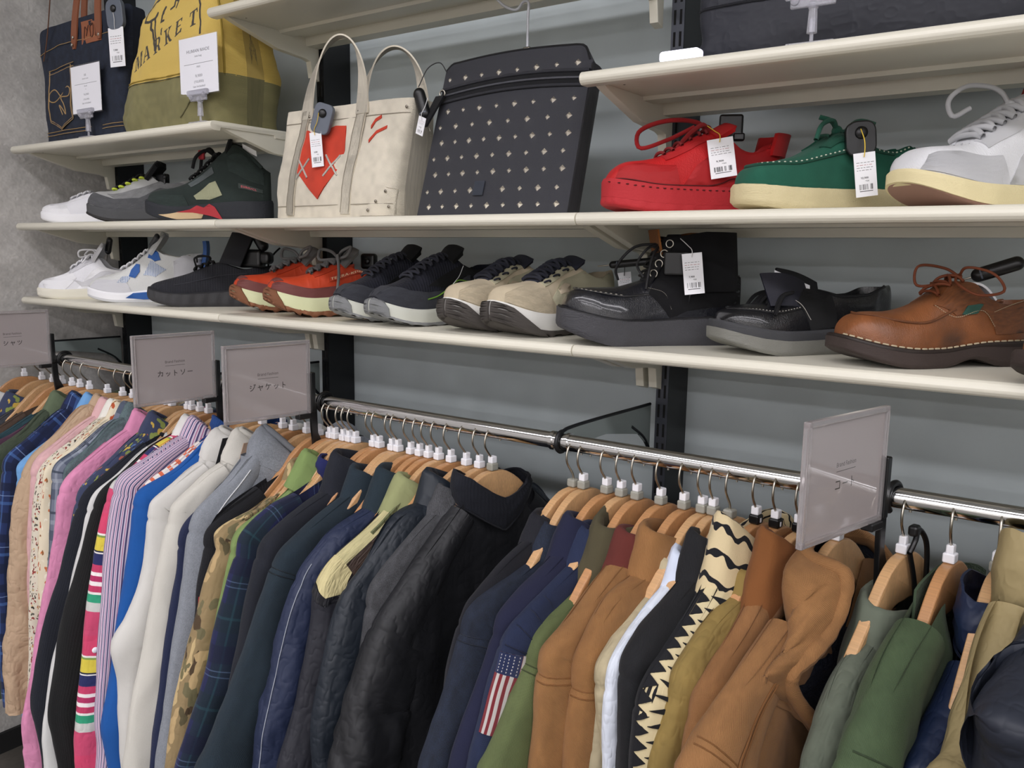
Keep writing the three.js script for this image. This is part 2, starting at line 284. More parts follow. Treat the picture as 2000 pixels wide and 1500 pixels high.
// A shoe lies along +x from heel (0) to toe (L); +z is the side turned to the shop. s runs heel to toe, v across, -1..1.
function shoe(o) {
  const L = o.L, wf = L * (o.wide || 1), H = curve(o.H), yT = curve(o.sole), spring = o.spring ?? 0.02, ea = o.ea ?? 0.72, bend = (o.bend ?? 0.05) * L;
  const [s0, s1, bm] = o.open, sc = (s0 + s1) / 2, sr = (s1 - s0) / 2;
  const eb = curve(o.eb || [[0, 0.42], [0.3, 0.5], [0.5, 0.95], [0.7, 0.9], [0.9, 0.62], [1, 0.5]]);
  const mid = (s) => bend * Math.sin(Math.PI * clamp(s, 0, 1)) * (o.side || 1) * 0.5;
  const ground = (s) => spring * Math.max(0, (s - 0.66) / 0.34) ** 2 + 0.004 * Math.max(0, (0.07 - s) / 0.07) ** 2;
  const rise = (s) => 0.55 * (ground(s));
  const Wu = (s) => PLAN(s) * wf * 0.93 * (1 - (o.pinch || 0) * Math.exp(-(((s - 0.45) / 0.15) ** 2)));
  const edge = (s) => { const q = 1 - ((s - sc) / sr) ** 2; return q > 0 ? Math.min(bm * Math.sqrt(q), Wu(s) * 0.86) : 0; };
  const top = (s) => yT(s) + ground(s) * 0.75 - 0.003;
  const hh = (s) => Math.max(H(s) + ground(s) * 0.6, top(s) + 0.002);
  const phiO = (s) => { const b = edge(s), w = Wu(s); return b > 0 && w > 0 ? Math.asin(clamp((b / w) ** (1 / ea), 0, 0.95)) : 0; };
  function raw(s, v) {
    const w = Wu(s), yb = top(s), po = phiO(s), f = Math.abs(v) * Math.PI / 2, sg = Math.sign(v);
    const b = w * Math.sin(f) ** ea, q = f <= po ? 1 : clamp(Math.cos(f) / Math.cos(po), 0, 1);
    return V(L * (0.014 + 0.972 * s), yb + (hh(s) - yb) * q ** eb(s), sg * b + mid(s));
  }
  const at = (s, v, off = 0) => {
    s = clamp(s, 0.001, 0.999);
    const p = raw(s, v); if (!off) return p;
    const e = 0.004, a = raw(clamp(s + e, 0, 1), v).sub(raw(clamp(s - e, 0, 1), v)), c = raw(s, clamp(v + e, -1, 1)).sub(raw(s, clamp(v - e, -1, 1)));
    const n = c.cross(a).normalize(); if (n.y * 0.3 + n.z * Math.sign(v || 1) < 0 && n.y < 0.2) n.negate(); if (Math.abs(v) < 0.3 && n.y < 0) n.negate();
    return p.addScaledVector(n, off);
  };
  // upper with the foot opening sunk into it
  const cols = [];
  for (let i = 0; i <= 14; i++) cols.push([-1, 0, i / 14]); for (let i = 1; i <= 7; i++) cols.push([-1, 1, i / 7]);
  for (let i = 6; i >= 1; i--) cols.push([1, 1, i / 7]); for (let i = 14; i >= 0; i--) cols.push([1, 0, i / 14]);
  const NS = 64, sv = (v) => { const c = (1 - Math.cos(Math.PI * v)) / 2; return lerp(v, c, 0.7); };
  const up = grid((u, vv) => {
    const [sg, inn, t] = cols[Math.round(u * (cols.length - 1))], s = sv(vv), vo = phiO(s) / (Math.PI / 2);
    if (!inn) return raw(s, sg * lerp(1, vo, t) || sg * 1e-4);
    const e = raw(s, sg * (vo || 1e-4)), b = edge(s), floor = top(s) + 0.007, full = e.y - floor, dep = full * clamp(b / bm * 1.5, 0, 1);
    const wall = Math.min(1, t / 0.6), y = e.y + 0.0035 * Math.sin(Math.PI * Math.min(1, t * 3.5)) * clamp(b / bm, 0, 1) - dep * smooth(0.12, 1, wall);
    return V(e.x, y, mid(s) + sg * lerp(b * (1 - 0.16 * wall), 0, clamp((t - 0.6) / 0.4, 0, 1)));
  }, cols.length - 1, NS, { uvf: (u, v, p) => [p.x, Math.abs(p.z) + p.y] });
  const root = thing(o.name, o.label, o.category || 'shoe', [o.x, o.y, o.z], Math.PI + (o.turn * Math.PI / 180) , o.group);
  root.userData.shoe = true;
  const upper = part('upper', up, o.upper, root);
  // sole layers
  const ring = (s, sg, w) => [L * (0.014 + 0.972 * s), sg, w];
  const K = 60, loop = [];
  for (let i = 0; i <= K; i++) loop.push([(1 - Math.cos(Math.PI * i / K)) / 2, 1]); for (let i = K - 1; i >= 1; i--) loop.push([(1 - Math.cos(Math.PI * i / K)) / 2, -1]);
  const soleAt = (s, sg, h, out = 0) => {           // h: 0 ground .. 1 top edge
    const yb = ground(s) + (o.arch ? o.arch * Math.exp(-(((s - 0.4) / 0.1) ** 2)) : 0), yt = yT(s) + ground(s) * 0.75, wl = (o.welt || 0.003) + out + (o.bulge || 0) * Math.sin(Math.PI * h) - (o.taper || 0) * (1 - h) - 0.0035 * Math.max(0, 1 - h / 0.12) ** 2 - 0.002 * Math.max(0, (h - 0.9) / 0.1) ** 2;
    const x = L * (0.014 + 0.972 * s), w = PLAN(s) * wf * 0.93, k = 1 + 2 * wl / L;
    return V((x - L / 2) * k + L / 2, lerp(yb, yt, h), sg * (w + wl * smooth(0, 0.02, w)) + mid(s));
  };
  const soles = [];
  for (const l of o.layers) {
    const rows = 6, g = grid((u, v) => {
      const i = Math.round(u * loop.length) % loop.length, [s, sg] = loop[i], h = lerp(l.h0, l.h1, v), r = l.ridge ? l.ridge * (Math.sin(i * (l.freq || 1.9)) > 0 ? 1 : 0) * Math.sin(Math.PI * clamp(v, 0.02, 0.98)) : 0;
      const p = soleAt(s, sg, h, (l.out || 0) + r); if (l.lug && v < 0.4) p.y += l.lug * (Math.sin(i * 1.3) > 0 ? 1 : 0) * (1 - v / 0.4); if (l.rough) p.add(V(noise(p.x * 90, p.y * 90, p.z * 90) * l.rough, noise(p.x * 90, 9 + p.y * 90, p.z * 90) * l.rough, noise(p.x * 90, p.y * 90, 30 + p.z * 90) * l.rough)); return p;
    }, loop.length, rows, { closeU: true, uvf: (u, v, p) => [p.x + p.z, p.y] });
    const cap = (h, down) => { const sh = loop.map(([s, sg]) => soleAt(s, sg, h, l.out || 0)), c = []; for (let i = 1; i < K; i++) { const a = sh[i], b = sh[loop.length - i] || sh[i], a2 = sh[i + 1] || a, b2 = sh[(loop.length - i - 1)] || sh[i + 1]; for (const p of down ? [a, b2, b, a, a2, b2] : [a, b, b2, a, b2, a2]) c.push(p.x, p.y, p.z); } const g2 = new THREE.BufferGeometry(); g2.setAttribute('position', new THREE.Float32BufferAttribute(c, 3)); g2.computeVertexNormals(); return g2; };
    soles.push(part(l.name || 'sole', join([g, cap(l.h0, true), cap(l.h1, false)]), l.mat, root));
  }
  const S = { root, upper, soles, at, soleAt, L, H: hh, top, mid, edge, s1, s0,
    patch(name, poly, mat, lift = 0.0013, parent = root, label) { return part(name, overlay(poly, at, lift, 0.06), mat, parent, label); },
    hv(s, h) { const f = Math.acos(clamp(clamp(h, 0, 1) ** (1 / eb(s)) * Math.cos(phiO(s)), 0, 1)); return f / (Math.PI / 2); },   // the v at a share h of the height
    patchH(name, poly, mat, lift = 0.0014, label) { return part(name, overlay(poly, (s, h, off) => at(s, S.hv(s, h), off), lift, 0.05), mat, root, label); },
    lineH(name, pts, r, mat, off = 0.001) { const c = new THREE.CatmullRomCurve3(pts.map(([s, h]) => V(s, h, 0))), q = Array.from({ length: 24 }, (_, i) => { const p = c.getPoint(i / 23); return at(p.x, S.hv(p.x, p.y), off); }); return part(name, tube(q, r, 48, 6), mat, root); },
    both(name, poly, mat, lift) { S.patch(name, poly, mat, lift); S.patch(name, poly.map(([a, b]) => [a, -b]), mat, lift); },
    solePatch(name, poly, mat, lift = 0.001) { return part(name, overlay(poly, (s, h, off) => soleAt(s, 1, h, off), lift, 0.06), mat, root); },
    line(name, pts, r, mat, off = 0.0008) { return part(name, tube(pts.map(([s, v]) => at(s, v, off)), r, pts.length * 8, 6), mat, root); },
    stitches(name, pts, n, len, r, mat, off = 0.001) { const c = new THREE.CatmullRomCurve3(pts.map(([s, v]) => at(s, v, 0))), list = []; for (let i = 0; i < n; i++) { const p = c.getPointAt((i + 0.5) / n), t = c.getTangentAt((i + 0.5) / n), g = new THREE.CapsuleGeometry(r, len, 2, 5); g.rotateZ(-Math.PI / 2); const q = new THREE.Quaternion().setFromUnitVectors(V(1, 0, 0), t); g.applyQuaternion(q); g.translate(p.x, p.y + off, p.z + off); list.push(g); } return part(name, list, mat, root); },
    laces(rows, ve, mat, r = 0.0024, cross = true, lift = 0.0035) {
      const l = [];
      rows.forEach((s, i) => {
        l.push(tube([-1, -0.5, 0, 0.5, 1].map((k) => at(s, k * ve || 1e-3, lift + 0.002 * (1 - k * k))), r, 14, 6));
        if (cross && i < rows.length - 1) for (const sg of [-1, 1]) l.push(tube([-1, -0.5, 0, 0.5, 1].map((k) => at(lerp(s, rows[i + 1], (k + 1) / 2), sg * k * ve || 1e-3, lift + 0.0015 + 0.003 * (1 - k * k))), r, 14, 6));
      });
      return part('laces', l, mat, root);
    },
    bow(s, mat, loops, r = 0.0024) { const c = at(s, 0.001, 0.006), l = [new THREE.SphereGeometry(r * 2.2, 10, 8).translate(c.x, c.y, c.z)]; for (const pts of loops) l.push(tube([c, ...pts.map(([x, y, z]) => V(c.x + x, c.y + y, c.z + z))], r, 40, 6)); return part('lace_bow', l, mat, root); },
    tongue(mat, len, rake, width = 0.034, th = 0.007, from = s1 + 0.04, lean = 0.4) {
      const b = at(from, 0.001, 0.001), c = Math.cos(rake), sn = Math.sin(rake);
      return part('tongue', sheet((u, v) => { const t = v, a = (u - 0.5) * 2, w = width * (0.78 + 0.22 * t) * (t > 0.85 ? Math.sqrt(Math.max(0.05, 1 - ((t - 0.85) / 0.15) ** 2 * 0.5)) : 1); return V(b.x - len * t * c - lean * 0.02 * a * a, b.y - 0.002 + len * t * sn - 0.010 * a * a * (1 - 0.3 * t), b.z + a * w); }, 12, 14, th), mat, root);
    },
  };
  return S;
}
const eyestay = (a, b, v0, v1) => [[a, v0], [lerp(a, b, 0.5), v0 * 0.95], [b, v0], [b - 0.01, v1], [lerp(a, b, 0.45), v1], [a - 0.02, v1 * 0.8]];
const white1 = cloth(0xe9e9ee, 'leather', { rough: 0.45 }), white2 = cloth(0xf3f3f6, 'smooth'), ivory = cloth(0xe6e2d2, 'rubber');

// a black clip or a hard tag with a swing ticket, pinned to the goods
let ticketN = 0;
const ticketPaper = [0, 1, 2].map((k) => canvasTexture(128, 240, (g, w, h) => {
  g.fillStyle = '#f1f1f4'; g.fillRect(0, 0, w, h); g.fillStyle = '#666'; const r = rng(40 + k);
  for (let i = 0; i < 4; i++) { let x = 14; g.fillStyle = i === 1 ? '#b08080' : '#777'; while (x < 104) { const l = 5 + r() * 16; g.fillRect(x, 52 + i * 14, l, 3); x += l + 6; } }
  g.fillStyle = '#222'; g.font = 'bold 15px sans-serif'; g.fillText(['9,900', '12,900', '7,900'][k], 34, 142); g.font = '12px sans-serif'; g.fillText('+tax', 60, 158);
  for (let i = 0; i < 26; i++) if (r() > 0.35) g.fillRect(20 + i * 3.4, 172, 1 + r() * 2, 30); g.fillStyle = '#555'; g.fillRect(24, 208, 78, 4);
}));
const ticketMat = ticketPaper.map((t) => new THREE.MeshStandardMaterial({ map: t, roughness: 0.8 }));
const blankPaper = new THREE.MeshStandardMaterial({ color: 0xe9e9ec, roughness: 0.8 });
function ticket(label, pos, turn, w, h, tilt = 0, { cord = null, cordMat = M.string, lean = 0, group } = {}) {
  const o = thing('price_ticket', label, 'price tag', pos, turn, group), k = ticketN++ % 3;
  const g = new THREE.BoxGeometry(w, h, 0.0006); g.translate(0, -h / 2, 0); g.rotateX(lean);
  const s = part('card', new THREE.BoxGeometry(w, h, 0.0008).translate(0, -h / 2, 0), [blankPaper, blankPaper, blankPaper, blankPaper, ticketMat[k], blankPaper], o); s.rotation.z = tilt; s.rotation.x = lean;
  if (cord) { const q = new THREE.Quaternion().setFromAxisAngle(V(0, 1, 0), -turn), p = V(...cord).sub(V(...pos)).applyQuaternion(q); part('string', tube([V(0, -0.006, 0.002), V(0, 0.004, 0.003), p.clone().multiplyScalar(0.5).add(V(0.002, 0.001, 0.002)), p], 0.0007, 24, 5), cordMat, o); }
  return o;
}
function tagCylinder(label, pos, dir, len = 0.062, r = 0.009) {
  const o = thing('security_tag', label, 'security tag', pos), q = new THREE.Quaternion().setFromUnitVectors(V(0, 1, 0), V(...dir).normalize());
  const b = new THREE.CapsuleGeometry(r, len - 2 * r, 6, 20); b.scale(1, 1, 0.8); b.translate(0, len / 2, 0); b.applyQuaternion(q); part('barrel', b, M.blackPlastic, o);
  const c = cyl(r * 0.86, r * 0.86, 0.002, 0, len * 0.2, 0, 20); c.scale(1.05, 1, 1.05); c.applyQuaternion(q); part('seam_ring', c, M.greyPlastic, o);
  const p = cyl(0.0012, 0.0012, 0.024, 0, -0.01, 0, 8); p.applyQuaternion(q); part('pin', p, M.steel, o); return o;
}
function tagPuck(label, pos, turn, mat, w = 0.034, h = 0.05, tilt = 0, round = 0.48) {
  const o = thing('security_tag', label, 'security tag', pos, turn); const sh = new THREE.Shape(), r = w * round;
  sh.moveTo(-w / 2 + r, -h / 2); sh.lineTo(w / 2 - r, -h / 2); sh.quadraticCurveTo(w / 2, -h / 2, w / 2, -h / 2 + r); sh.lineTo(w / 2, h / 2 - r); sh.quadraticCurveTo(w / 2, h / 2, w / 2 - r, h / 2); sh.lineTo(-w / 2 + r, h / 2); sh.quadraticCurveTo(-w / 2, h / 2, -w / 2, h / 2 - r); sh.lineTo(-w / 2, -h / 2 + r); sh.quadraticCurveTo(-w / 2, -h / 2, -w / 2 + r, -h / 2);
  const b = part('body', plateZ(sh, 0.011, 0, 0.002), mat, o); b.rotation.z = tilt;
  const d = new THREE.SphereGeometry(0.0085, 20, 12).scale(1, 1, 0.55).translate(0, h * 0.18, 0.006); const dm = part('pin_dome', d, M.blackPlastic, o); dm.rotation.z = tilt;
  return o;
}

// world position of a point given in a shoe's own frame
function world(S, p) { S.root.updateMatrixWorld(); return V(p.x, p.y, -p.z).applyMatrix4(S.root.matrixWorld); }
const LOWTOP = { open: [0.06, 0.44, 0.03], sole: [[0, 0.034], [0.4, 0.03], [0.75, 0.026], [1, 0.026]], H: [[0, 0.096], [0.08, 0.097], [0.2, 0.078], [0.32, 0.084], [0.42, 0.112], [0.5, 0.11], [0.62, 0.088], [0.74, 0.068], [0.84, 0.058], [0.92, 0.051], [0.965, 0.042], [1, 0.026]] };
const LOWSHELF = SHELF.low, MIDSHELF = SHELF.mid;

{ // white court sneaker, low shelf, far left
  const S = shoe({ ...LOWTOP, name: 'court_sneaker', label: 'plain white court sneaker with cream sole, first on the lower shoe shelf', L: 0.285, x: -1.56, y: LOWSHELF, z: 0.152, turn: 45, upper: white1, spring: 0.006, welt: 0.003, layers: [{ h0: 0, h1: 1, mat: ivory, name: 'sole' }] });
  S.both('toe_panel', [[0.66, 0.34], [0.82, 0.3], [0.94, 0.5], [0.9, 0.98], [0.7, 0.98], [0.6, 0.7]], white2, 0.001); S.both('eyestay', eyestay(0.46, 0.68, 0.16, 0.46), white1); S.both('side_panel', [[0.2, 0.62], [0.46, 0.62], [0.6, 0.98], [0.16, 0.98]], white2, 0.001);
  S.patch('side_mark', [[0.24, 0.74], [0.3, 0.7], [0.55, 0.84], [0.64, 0.7], [0.56, 0.93], [0.48, 0.93]], white1, 0.002);
  S.tongue(white1, 0.05, 0.95); S.laces([0.66, 0.61, 0.56, 0.51, 0.46], 0.24, white2, 0.0026); S.bow(0.45, white2, [[[0.0, 0.014, 0.02], [0.03, 0.012, 0.035], [0.035, -0.004, 0.02], [0.01, 0, 0.005]], [[0.0, 0.012, -0.018], [0.025, 0.014, -0.032], [0.034, 0, -0.02], [0.008, 0, -0.004]], [[0.01, 0.002, 0.02], [0.025, -0.02, 0.034]]]);
  const p = world(S, V(0.10, 0.122, 0.0)); tagCylinder('black barrel tag standing up from the plain white court sneaker', [p.x, p.y, p.z], [0.5, 0.85, 0.1], 0.052, 0.0095);
}
{ // white and blue basketball shoe
  const mesh = canvasTexture(128, 128, (g) => { g.fillStyle = '#dfe4ea'; g.fillRect(0, 0, 128, 128); g.fillStyle = '#2d5fa8'; for (let i = 0; i < 8; i++) for (let j = 0; j < 8; j++) g.fillRect(i * 16 + 4, j * 16 + 4, 9, 9); }, { repeat: [9, 9] });
  const blue = cloth(0x1f5aa6, 'smooth'), pale = cloth(0xd9dad8, 'leather', { rough: 0.6 }), net = cloth(0xffffff, 'smooth', { map: mesh, rough: 0.6 });
  const S = shoe({ name: 'basketball_shoe', label: 'white basketball shoe with blue wings and blue checked mesh panels', L: 0.292, x: -1.312, y: LOWSHELF, z: 0.134, turn: 45, upper: pale, spring: 0.016, welt: 0.004, open: [0.07, 0.42, 0.03],
    sole: [[0, 0.045], [0.25, 0.044], [0.45, 0.034], [0.7, 0.026], [1, 0.03]], H: [[0, 0.128], [0.08, 0.128], [0.2, 0.118], [0.32, 0.124], [0.42, 0.138], [0.5, 0.124], [0.6, 0.1], [0.7, 0.082], [0.8, 0.07], [0.9, 0.06], [0.96, 0.048], [1, 0.03]],
    layers: [{ h0: 0, h1: 0.3, mat: cloth(0xcfd0d2, 'rubber'), name: 'outsole' }, { h0: 0.3, h1: 1, mat: white2, name: 'midsole', out: 0.0005 }] });
  S.solePatch('blue_midsole_panel', [[0.34, 0.45], [0.45, 0.85], [0.58, 0.9], [0.64, 0.5], [0.5, 0.3], [0.4, 0.3]], blue, 0.003);
  S.both('toe_guard', [[0.66, 0.62], [0.9, 0.52], [0.97, 0.98], [0.6, 0.98]], white1, 0.0014);
  S.patchH('mesh_panel', [[0.3, 0.56], [0.44, 0.72], [0.5, 0.44], [0.4, 0.32]], net, 0.0014); S.patchH('mesh_panel', [[0.6, 0.58], [0.68, 0.7], [0.72, 0.5], [0.64, 0.4]], net, 0.0014);
  S.patchH('lace_wing', [[0.53, 0.78], [0.56, 0.86], [0.6, 0.78], [0.62, 0.6], [0.57, 0.46], [0.53, 0.58]], blue, 0.003); S.patchH('ankle_wing', [[0.37, 0.96], [0.44, 0.97], [0.46, 0.82], [0.4, 0.7], [0.35, 0.8]], blue, 0.003);
  S.both('heel_counter', [[0.01, 0.6], [0.12, 0.5], [0.24, 0.72], [0.24, 0.98], [0.01, 0.98]], white1, 0.0014);
  part('heel_tab', sheet((u, v) => V(0.008 - 0.016 * Math.sin(v * 2.4) * v, 0.05 + 0.11 * v, (u - 0.5) * 0.044), 6, 12, 0.009), blue, S.root);
  S.tongue(pale, 0.06, 0.95); S.laces([0.7, 0.65, 0.6, 0.55, 0.5, 0.46], 0.2, white2, 0.0026);
  S.line('collar_seam', [[0.1, 0.45], [0.2, 0.6], [0.32, 0.5]], 0.001, cloth(0xa5a49c, 'smooth'));
  const p = world(S, V(0.135, 0.142, 0.0)); tagCylinder('black barrel tag lying on the white and blue basketball shoe', [p.x, p.y, p.z], [0.8, 0.4, 0.2], 0.07, 0.0075);
}
{ // black knitted runner
  const knit = cloth(0x24252b, 'knit', { bump: 0.0009 }), blk = cloth(0x131418, 'knit');
  const S = shoe({ name: 'knit_sneaker', label: 'black knitted sneaker with a ribbed dark sole and a tall pull tab', L: 0.295, x: -1.08, y: LOWSHELF, z: 0.1, turn: 50, upper: knit, spring: 0.016, welt: 0.004, taper: 0.002, open: [0.05, 0.4, 0.03], ea: 0.66,
    sole: [[0, 0.05], [0.25, 0.044], [0.6, 0.036], [0.85, 0.033], [1, 0.036]], H: [[0, 0.1], [0.1, 0.098], [0.22, 0.09], [0.34, 0.1], [0.42, 0.108], [0.55, 0.096], [0.68, 0.08], [0.8, 0.068], [0.9, 0.057], [0.96, 0.048], [1, 0.036]],
    layers: [{ h0: 0, h1: 0.9, mat: cloth(0x3a3a3c, 'rubber'), name: 'ribbed_sole', ridge: 0.003, freq: 1.571 }, { h0: 0.88, h1: 1, mat: cloth(0x1c1d21, 'rubber'), name: 'sole_rim' }] });
  S.tongue(knit, 0.08, 1.15, 0.036, 0.006, 0.42, 2.4); S.laces([0.62, 0.57, 0.52, 0.47], 0.2, blk, 0.0026); S.bow(0.5, blk, [[[0.0, 0.014, 0.02], [0.03, 0.01, 0.03], [0.03, -0.008, 0.016]], [[0.0, 0.012, -0.018], [0.03, 0.014, -0.03], [0.03, 0, -0.012]]]);
  S.line('stripe_edge', [[0.78, 0.7], [0.6, 0.66], [0.4, 0.7], [0.2, 0.74]], 0.0012, cloth(0x3c3d44, 'knit'));
  part('pull_tab', sheet((u, v) => V(0.012 - 0.03 * v * v, 0.095 + 0.05 * v, (u - 0.5) * 0.026), 4, 8, 0.004), blk, S.root);
  const p = world(S, V(0.05, 0.128, 0.02)); const o = thing('security_tag', 'bulky black shoe alarm clamped to the heel of the black knitted sneaker', 'security tag', [p.x, p.y, p.z], 0.3);
  part('body', new RoundedBoxGeometry(0.07, 0.045, 0.03, 4, 0.01).translate(0, -0.01, 0), M.blackPlastic, o); part('knob', new THREE.CapsuleGeometry(0.014, 0.02, 6, 16).rotateZ(0.6).translate(0.028, 0.03, 0), M.blackPlastic, o); part('pad', new RoundedBoxGeometry(0.03, 0.03, 0.028, 3, 0.01).translate(0.045, -0.008, 0.002), M.blackPlastic, o);
}
{ // pair of orange trail shoes
  const red = cloth(0xc4401c, 'nylon', { bump: 0.0012, rough: 0.6 }), maroon = cloth(0x713a36, 'smooth', { rough: 0.55 }), brown = cloth(0x8a5a3e, 'rubber'), lime = cloth(0xdde0b4, 'rubber'), grey = cloth(0x777776, 'knit');
  const word = canvasTexture(256, 48, (g) => { g.fillStyle = '#c4401c'; g.fillRect(0, 0, 256, 48); g.fillStyle = '#e8c9a6'; g.font = 'bold 34px sans-serif'; g.fillText('TERRA-KIGER', 8, 36); });
  [[-0.829, 0.058, 'orange trail shoe with brown lugged sole, left of its pair', -1], [-0.674, 0.087, 'orange trail shoe with brown lugged sole, right of its pair, lettered on its side', 1]].forEach(([x, z, label, side], k) => {
    const S = shoe({ name: 'trail_shoe', label, group: 'pair of orange trail shoes', L: 0.285, x, y: LOWSHELF, z, turn: 62, side, upper: red, spring: 0.034, welt: 0.004, bulge: 0.003, open: [0.07, 0.42, 0.03],
      sole: [[0, 0.05], [0.3, 0.046], [0.6, 0.042], [0.85, 0.04], [1, 0.036]], H: [[0, 0.108], [0.1, 0.106], [0.22, 0.092], [0.34, 0.1], [0.43, 0.116], [0.52, 0.11], [0.64, 0.096], [0.76, 0.084], [0.86, 0.076], [0.93, 0.068], [0.97, 0.056], [1, 0.04]],
      layers: [{ h0: 0, h1: 0.34, mat: brown, name: 'lugged_outsole', ridge: 0.003, freq: 2.1, lug: 0.005, rough: 0.003 }, { h0: 0.32, h1: 1, mat: lime, name: 'midsole' }] });
    S.both('mudguard', [[0.5, 0.78], [0.7, 0.74], [0.86, 0.66], [0.97, 0.5], [0.985, 0.99], [0.5, 0.99]], maroon, 0.0016); S.patch('toe_bumper_top', [[0.9, -0.5], [0.96, -0.4], [0.96, 0.4], [0.9, 0.5], [0.93, 0]], maroon, 0.0016);
    part('toe_rubber', overlay([[0.88, 0.1], [0.999, 0.1], [0.999, 1.15], [0.95, 1.05], [0.9, 0.5]], (s, h, off) => S.soleAt(clamp(s, 0, 1), 1, h, off), 0.0025, 0.04), brown, S.root); part('toe_rubber', overlay([[0.88, 0.1], [0.999, 0.1], [0.999, 1.15], [0.95, 1.05], [0.9, 0.5]], (s, h, off) => S.soleAt(clamp(s, 0, 1), -1, h, off), 0.0025, 0.04), brown, S.root);
    S.both('eyestay', eyestay(0.45, 0.68, 0.14, 0.4), cloth(0xb6381a, 'smooth'), 0.0014);
    S.tongue(grey, 0.045, 0.8); S.laces([0.68, 0.62, 0.56, 0.5, 0.46], 0.22, grey, 0.0034); S.bow(0.45, grey, [[[0.0, 0.016, 0.02], [-0.015, 0.026, 0.045], [-0.005, 0.01, 0.05], [0.005, 0.002, 0.02]], [[0.01, 0.016, -0.02], [0.03, 0.02, -0.04], [0.035, 0, -0.03], [0.01, 0, -0.005]], ...(k ? [[[0.01, 0.008, 0.03], [0.014, -0.03, 0.052], [0.02, -0.065, 0.06]]] : [])], 0.0034);
    if (k) { const m = cloth(0xffffff, 'smooth', { map: word }), g = overlay([[0.2, 0.54], [0.56, 0.54], [0.56, 0.66], [0.2, 0.66]], S.at, 0.0016, 0.05), uv = g.attributes.uv; for (let i = 0; i < uv.count; i++) uv.setXY(i, (0.56 - uv.getX(i)) / 0.36, (0.66 - uv.getY(i)) / 0.12); part('side_lettering', g, m, S.root); }
    if (k) { const p = world(S, V(0.06, 0.118, 0.0)); const o = thing('security_tag', 'black box tag on the heel of the lettered orange trail shoe', 'security tag', [p.x, p.y, p.z], 0.35); part('body', new RoundedBoxGeometry(0.036, 0.034, 0.02, 4, 0.007), M.blackPlastic, o); part('pin', new THREE.SphereGeometry(0.007, 14, 10).scale(1, 1, 0.5).translate(0, 0, 0.011), M.blackPlastic, o); }
  });
}
{ // pair of black air runners
  const mesh = cloth(0x121420, 'knit', { bump: 0.0018 }), gu = cloth(0x3b3d44, 'suede'), sole = cloth(0xd2d4c9, 'rubber'), speck = cloth(0x8d8f90, 'rubber'), lime = cloth(0x76a83a, 'smooth'), lace = cloth(0x2a2c3a, 'knit'), dark = cloth(0x0b0c0f, 'suede');
  [[-0.512, 0.063, 'black mesh running shoe with speckled toe, left of its pair', -1], [-0.402, 0.075, 'black mesh running shoe with green trim and green bubble windows', 1]].forEach(([x, z, label, side], k) => {
    const S = shoe({ name: 'mesh_running_shoe', label, group: 'pair of black running shoes', L: 0.29, x, y: LOWSHELF, z, turn: 73, side, upper: mesh, spring: 0.024, welt: 0.004, bulge: 0.002, open: [0.06, 0.42, 0.03],
      sole: [[0, 0.05], [0.3, 0.046], [0.6, 0.034], [0.85, 0.032], [1, 0.034]], H: [[0, 0.118], [0.1, 0.116], [0.2, 0.104], [0.32, 0.112], [0.42, 0.132], [0.52, 0.126], [0.62, 0.112], [0.72, 0.094], [0.82, 0.078], [0.9, 0.068], [0.96, 0.054], [1, 0.036]],
      layers: [{ h0: 0, h1: 0.25, mat: speck, name: 'outsole', ridge: 0.002, lug: 0.003, rough: 0.0015 }, { h0: 0.24, h1: 1, mat: sole, name: 'midsole' }] });
    S.both('mudguard', [[0.3, 0.76], [0.5, 0.78], [0.66, 0.72], [0.8, 0.56], [0.9, 0.22], [0.985, 0.2], [0.985, 0.99], [0.3, 0.99]], gu, 0.0016); S.patch('toe_panel', [[0.9, -0.23], [0.985, -0.21], [0.985, 0.21], [0.9, 0.23]], gu, 0.0016);
    S.both('side_panel', [[0.05, 0.6], [0.3, 0.5], [0.5, 0.52], [0.66, 0.6], [0.5, 0.76], [0.05, 0.8]], dark, 0.0012);
    S.lineH('green_trim', [[0.68, 0.3], [0.6, 0.3], [0.5, 0.38], [0.4, 0.52], [0.3, 0.62]], 0.0013, lime, 0.0026);
    if (k) for (const [a, b] of [[0.47, 0.55], [0.35, 0.42]]) S.solePatch('bubble_window', [[a, 0.35], [a + 0.02, 0.62], [b - 0.02, 0.66], [b, 0.4], [b - 0.02, 0.28]], lime, 0.003);
    const tb = (sg) => overlay([[0.93, 0.15], [0.999, 0.15], [0.999, 1.2], [0.97, 1.15], [0.935, 0.7]], (s, h, off) => S.soleAt(clamp(s, 0, 1), sg, h, off), 0.0022, 0.04);
    part('toe_rubber', [tb(1), tb(-1)], speck, S.root);
    S.tongue(dark, 0.03, 0.75, 0.032, 0.014); S.laces([0.74, 0.69, 0.64, 0.59, 0.54, 0.49, 0.45], 0.24, lace, 0.0024);
    S.patch('heel_panel', [[0.01, 0.4], [0.08, 0.4], [0.16, 0.7], [0.1, 0.98], [0.01, 0.98]], dark, 0.002);
  });
  ticket('small white ticket hanging from the black mesh running shoe with green trim', [-0.362, LOWSHELF + 0.075, 0.262], 0.9, 0.02, 0.03, 0.1, { cord: [-0.37, LOWSHELF + 0.115, 0.22], cordMat: M.whiteString });
}
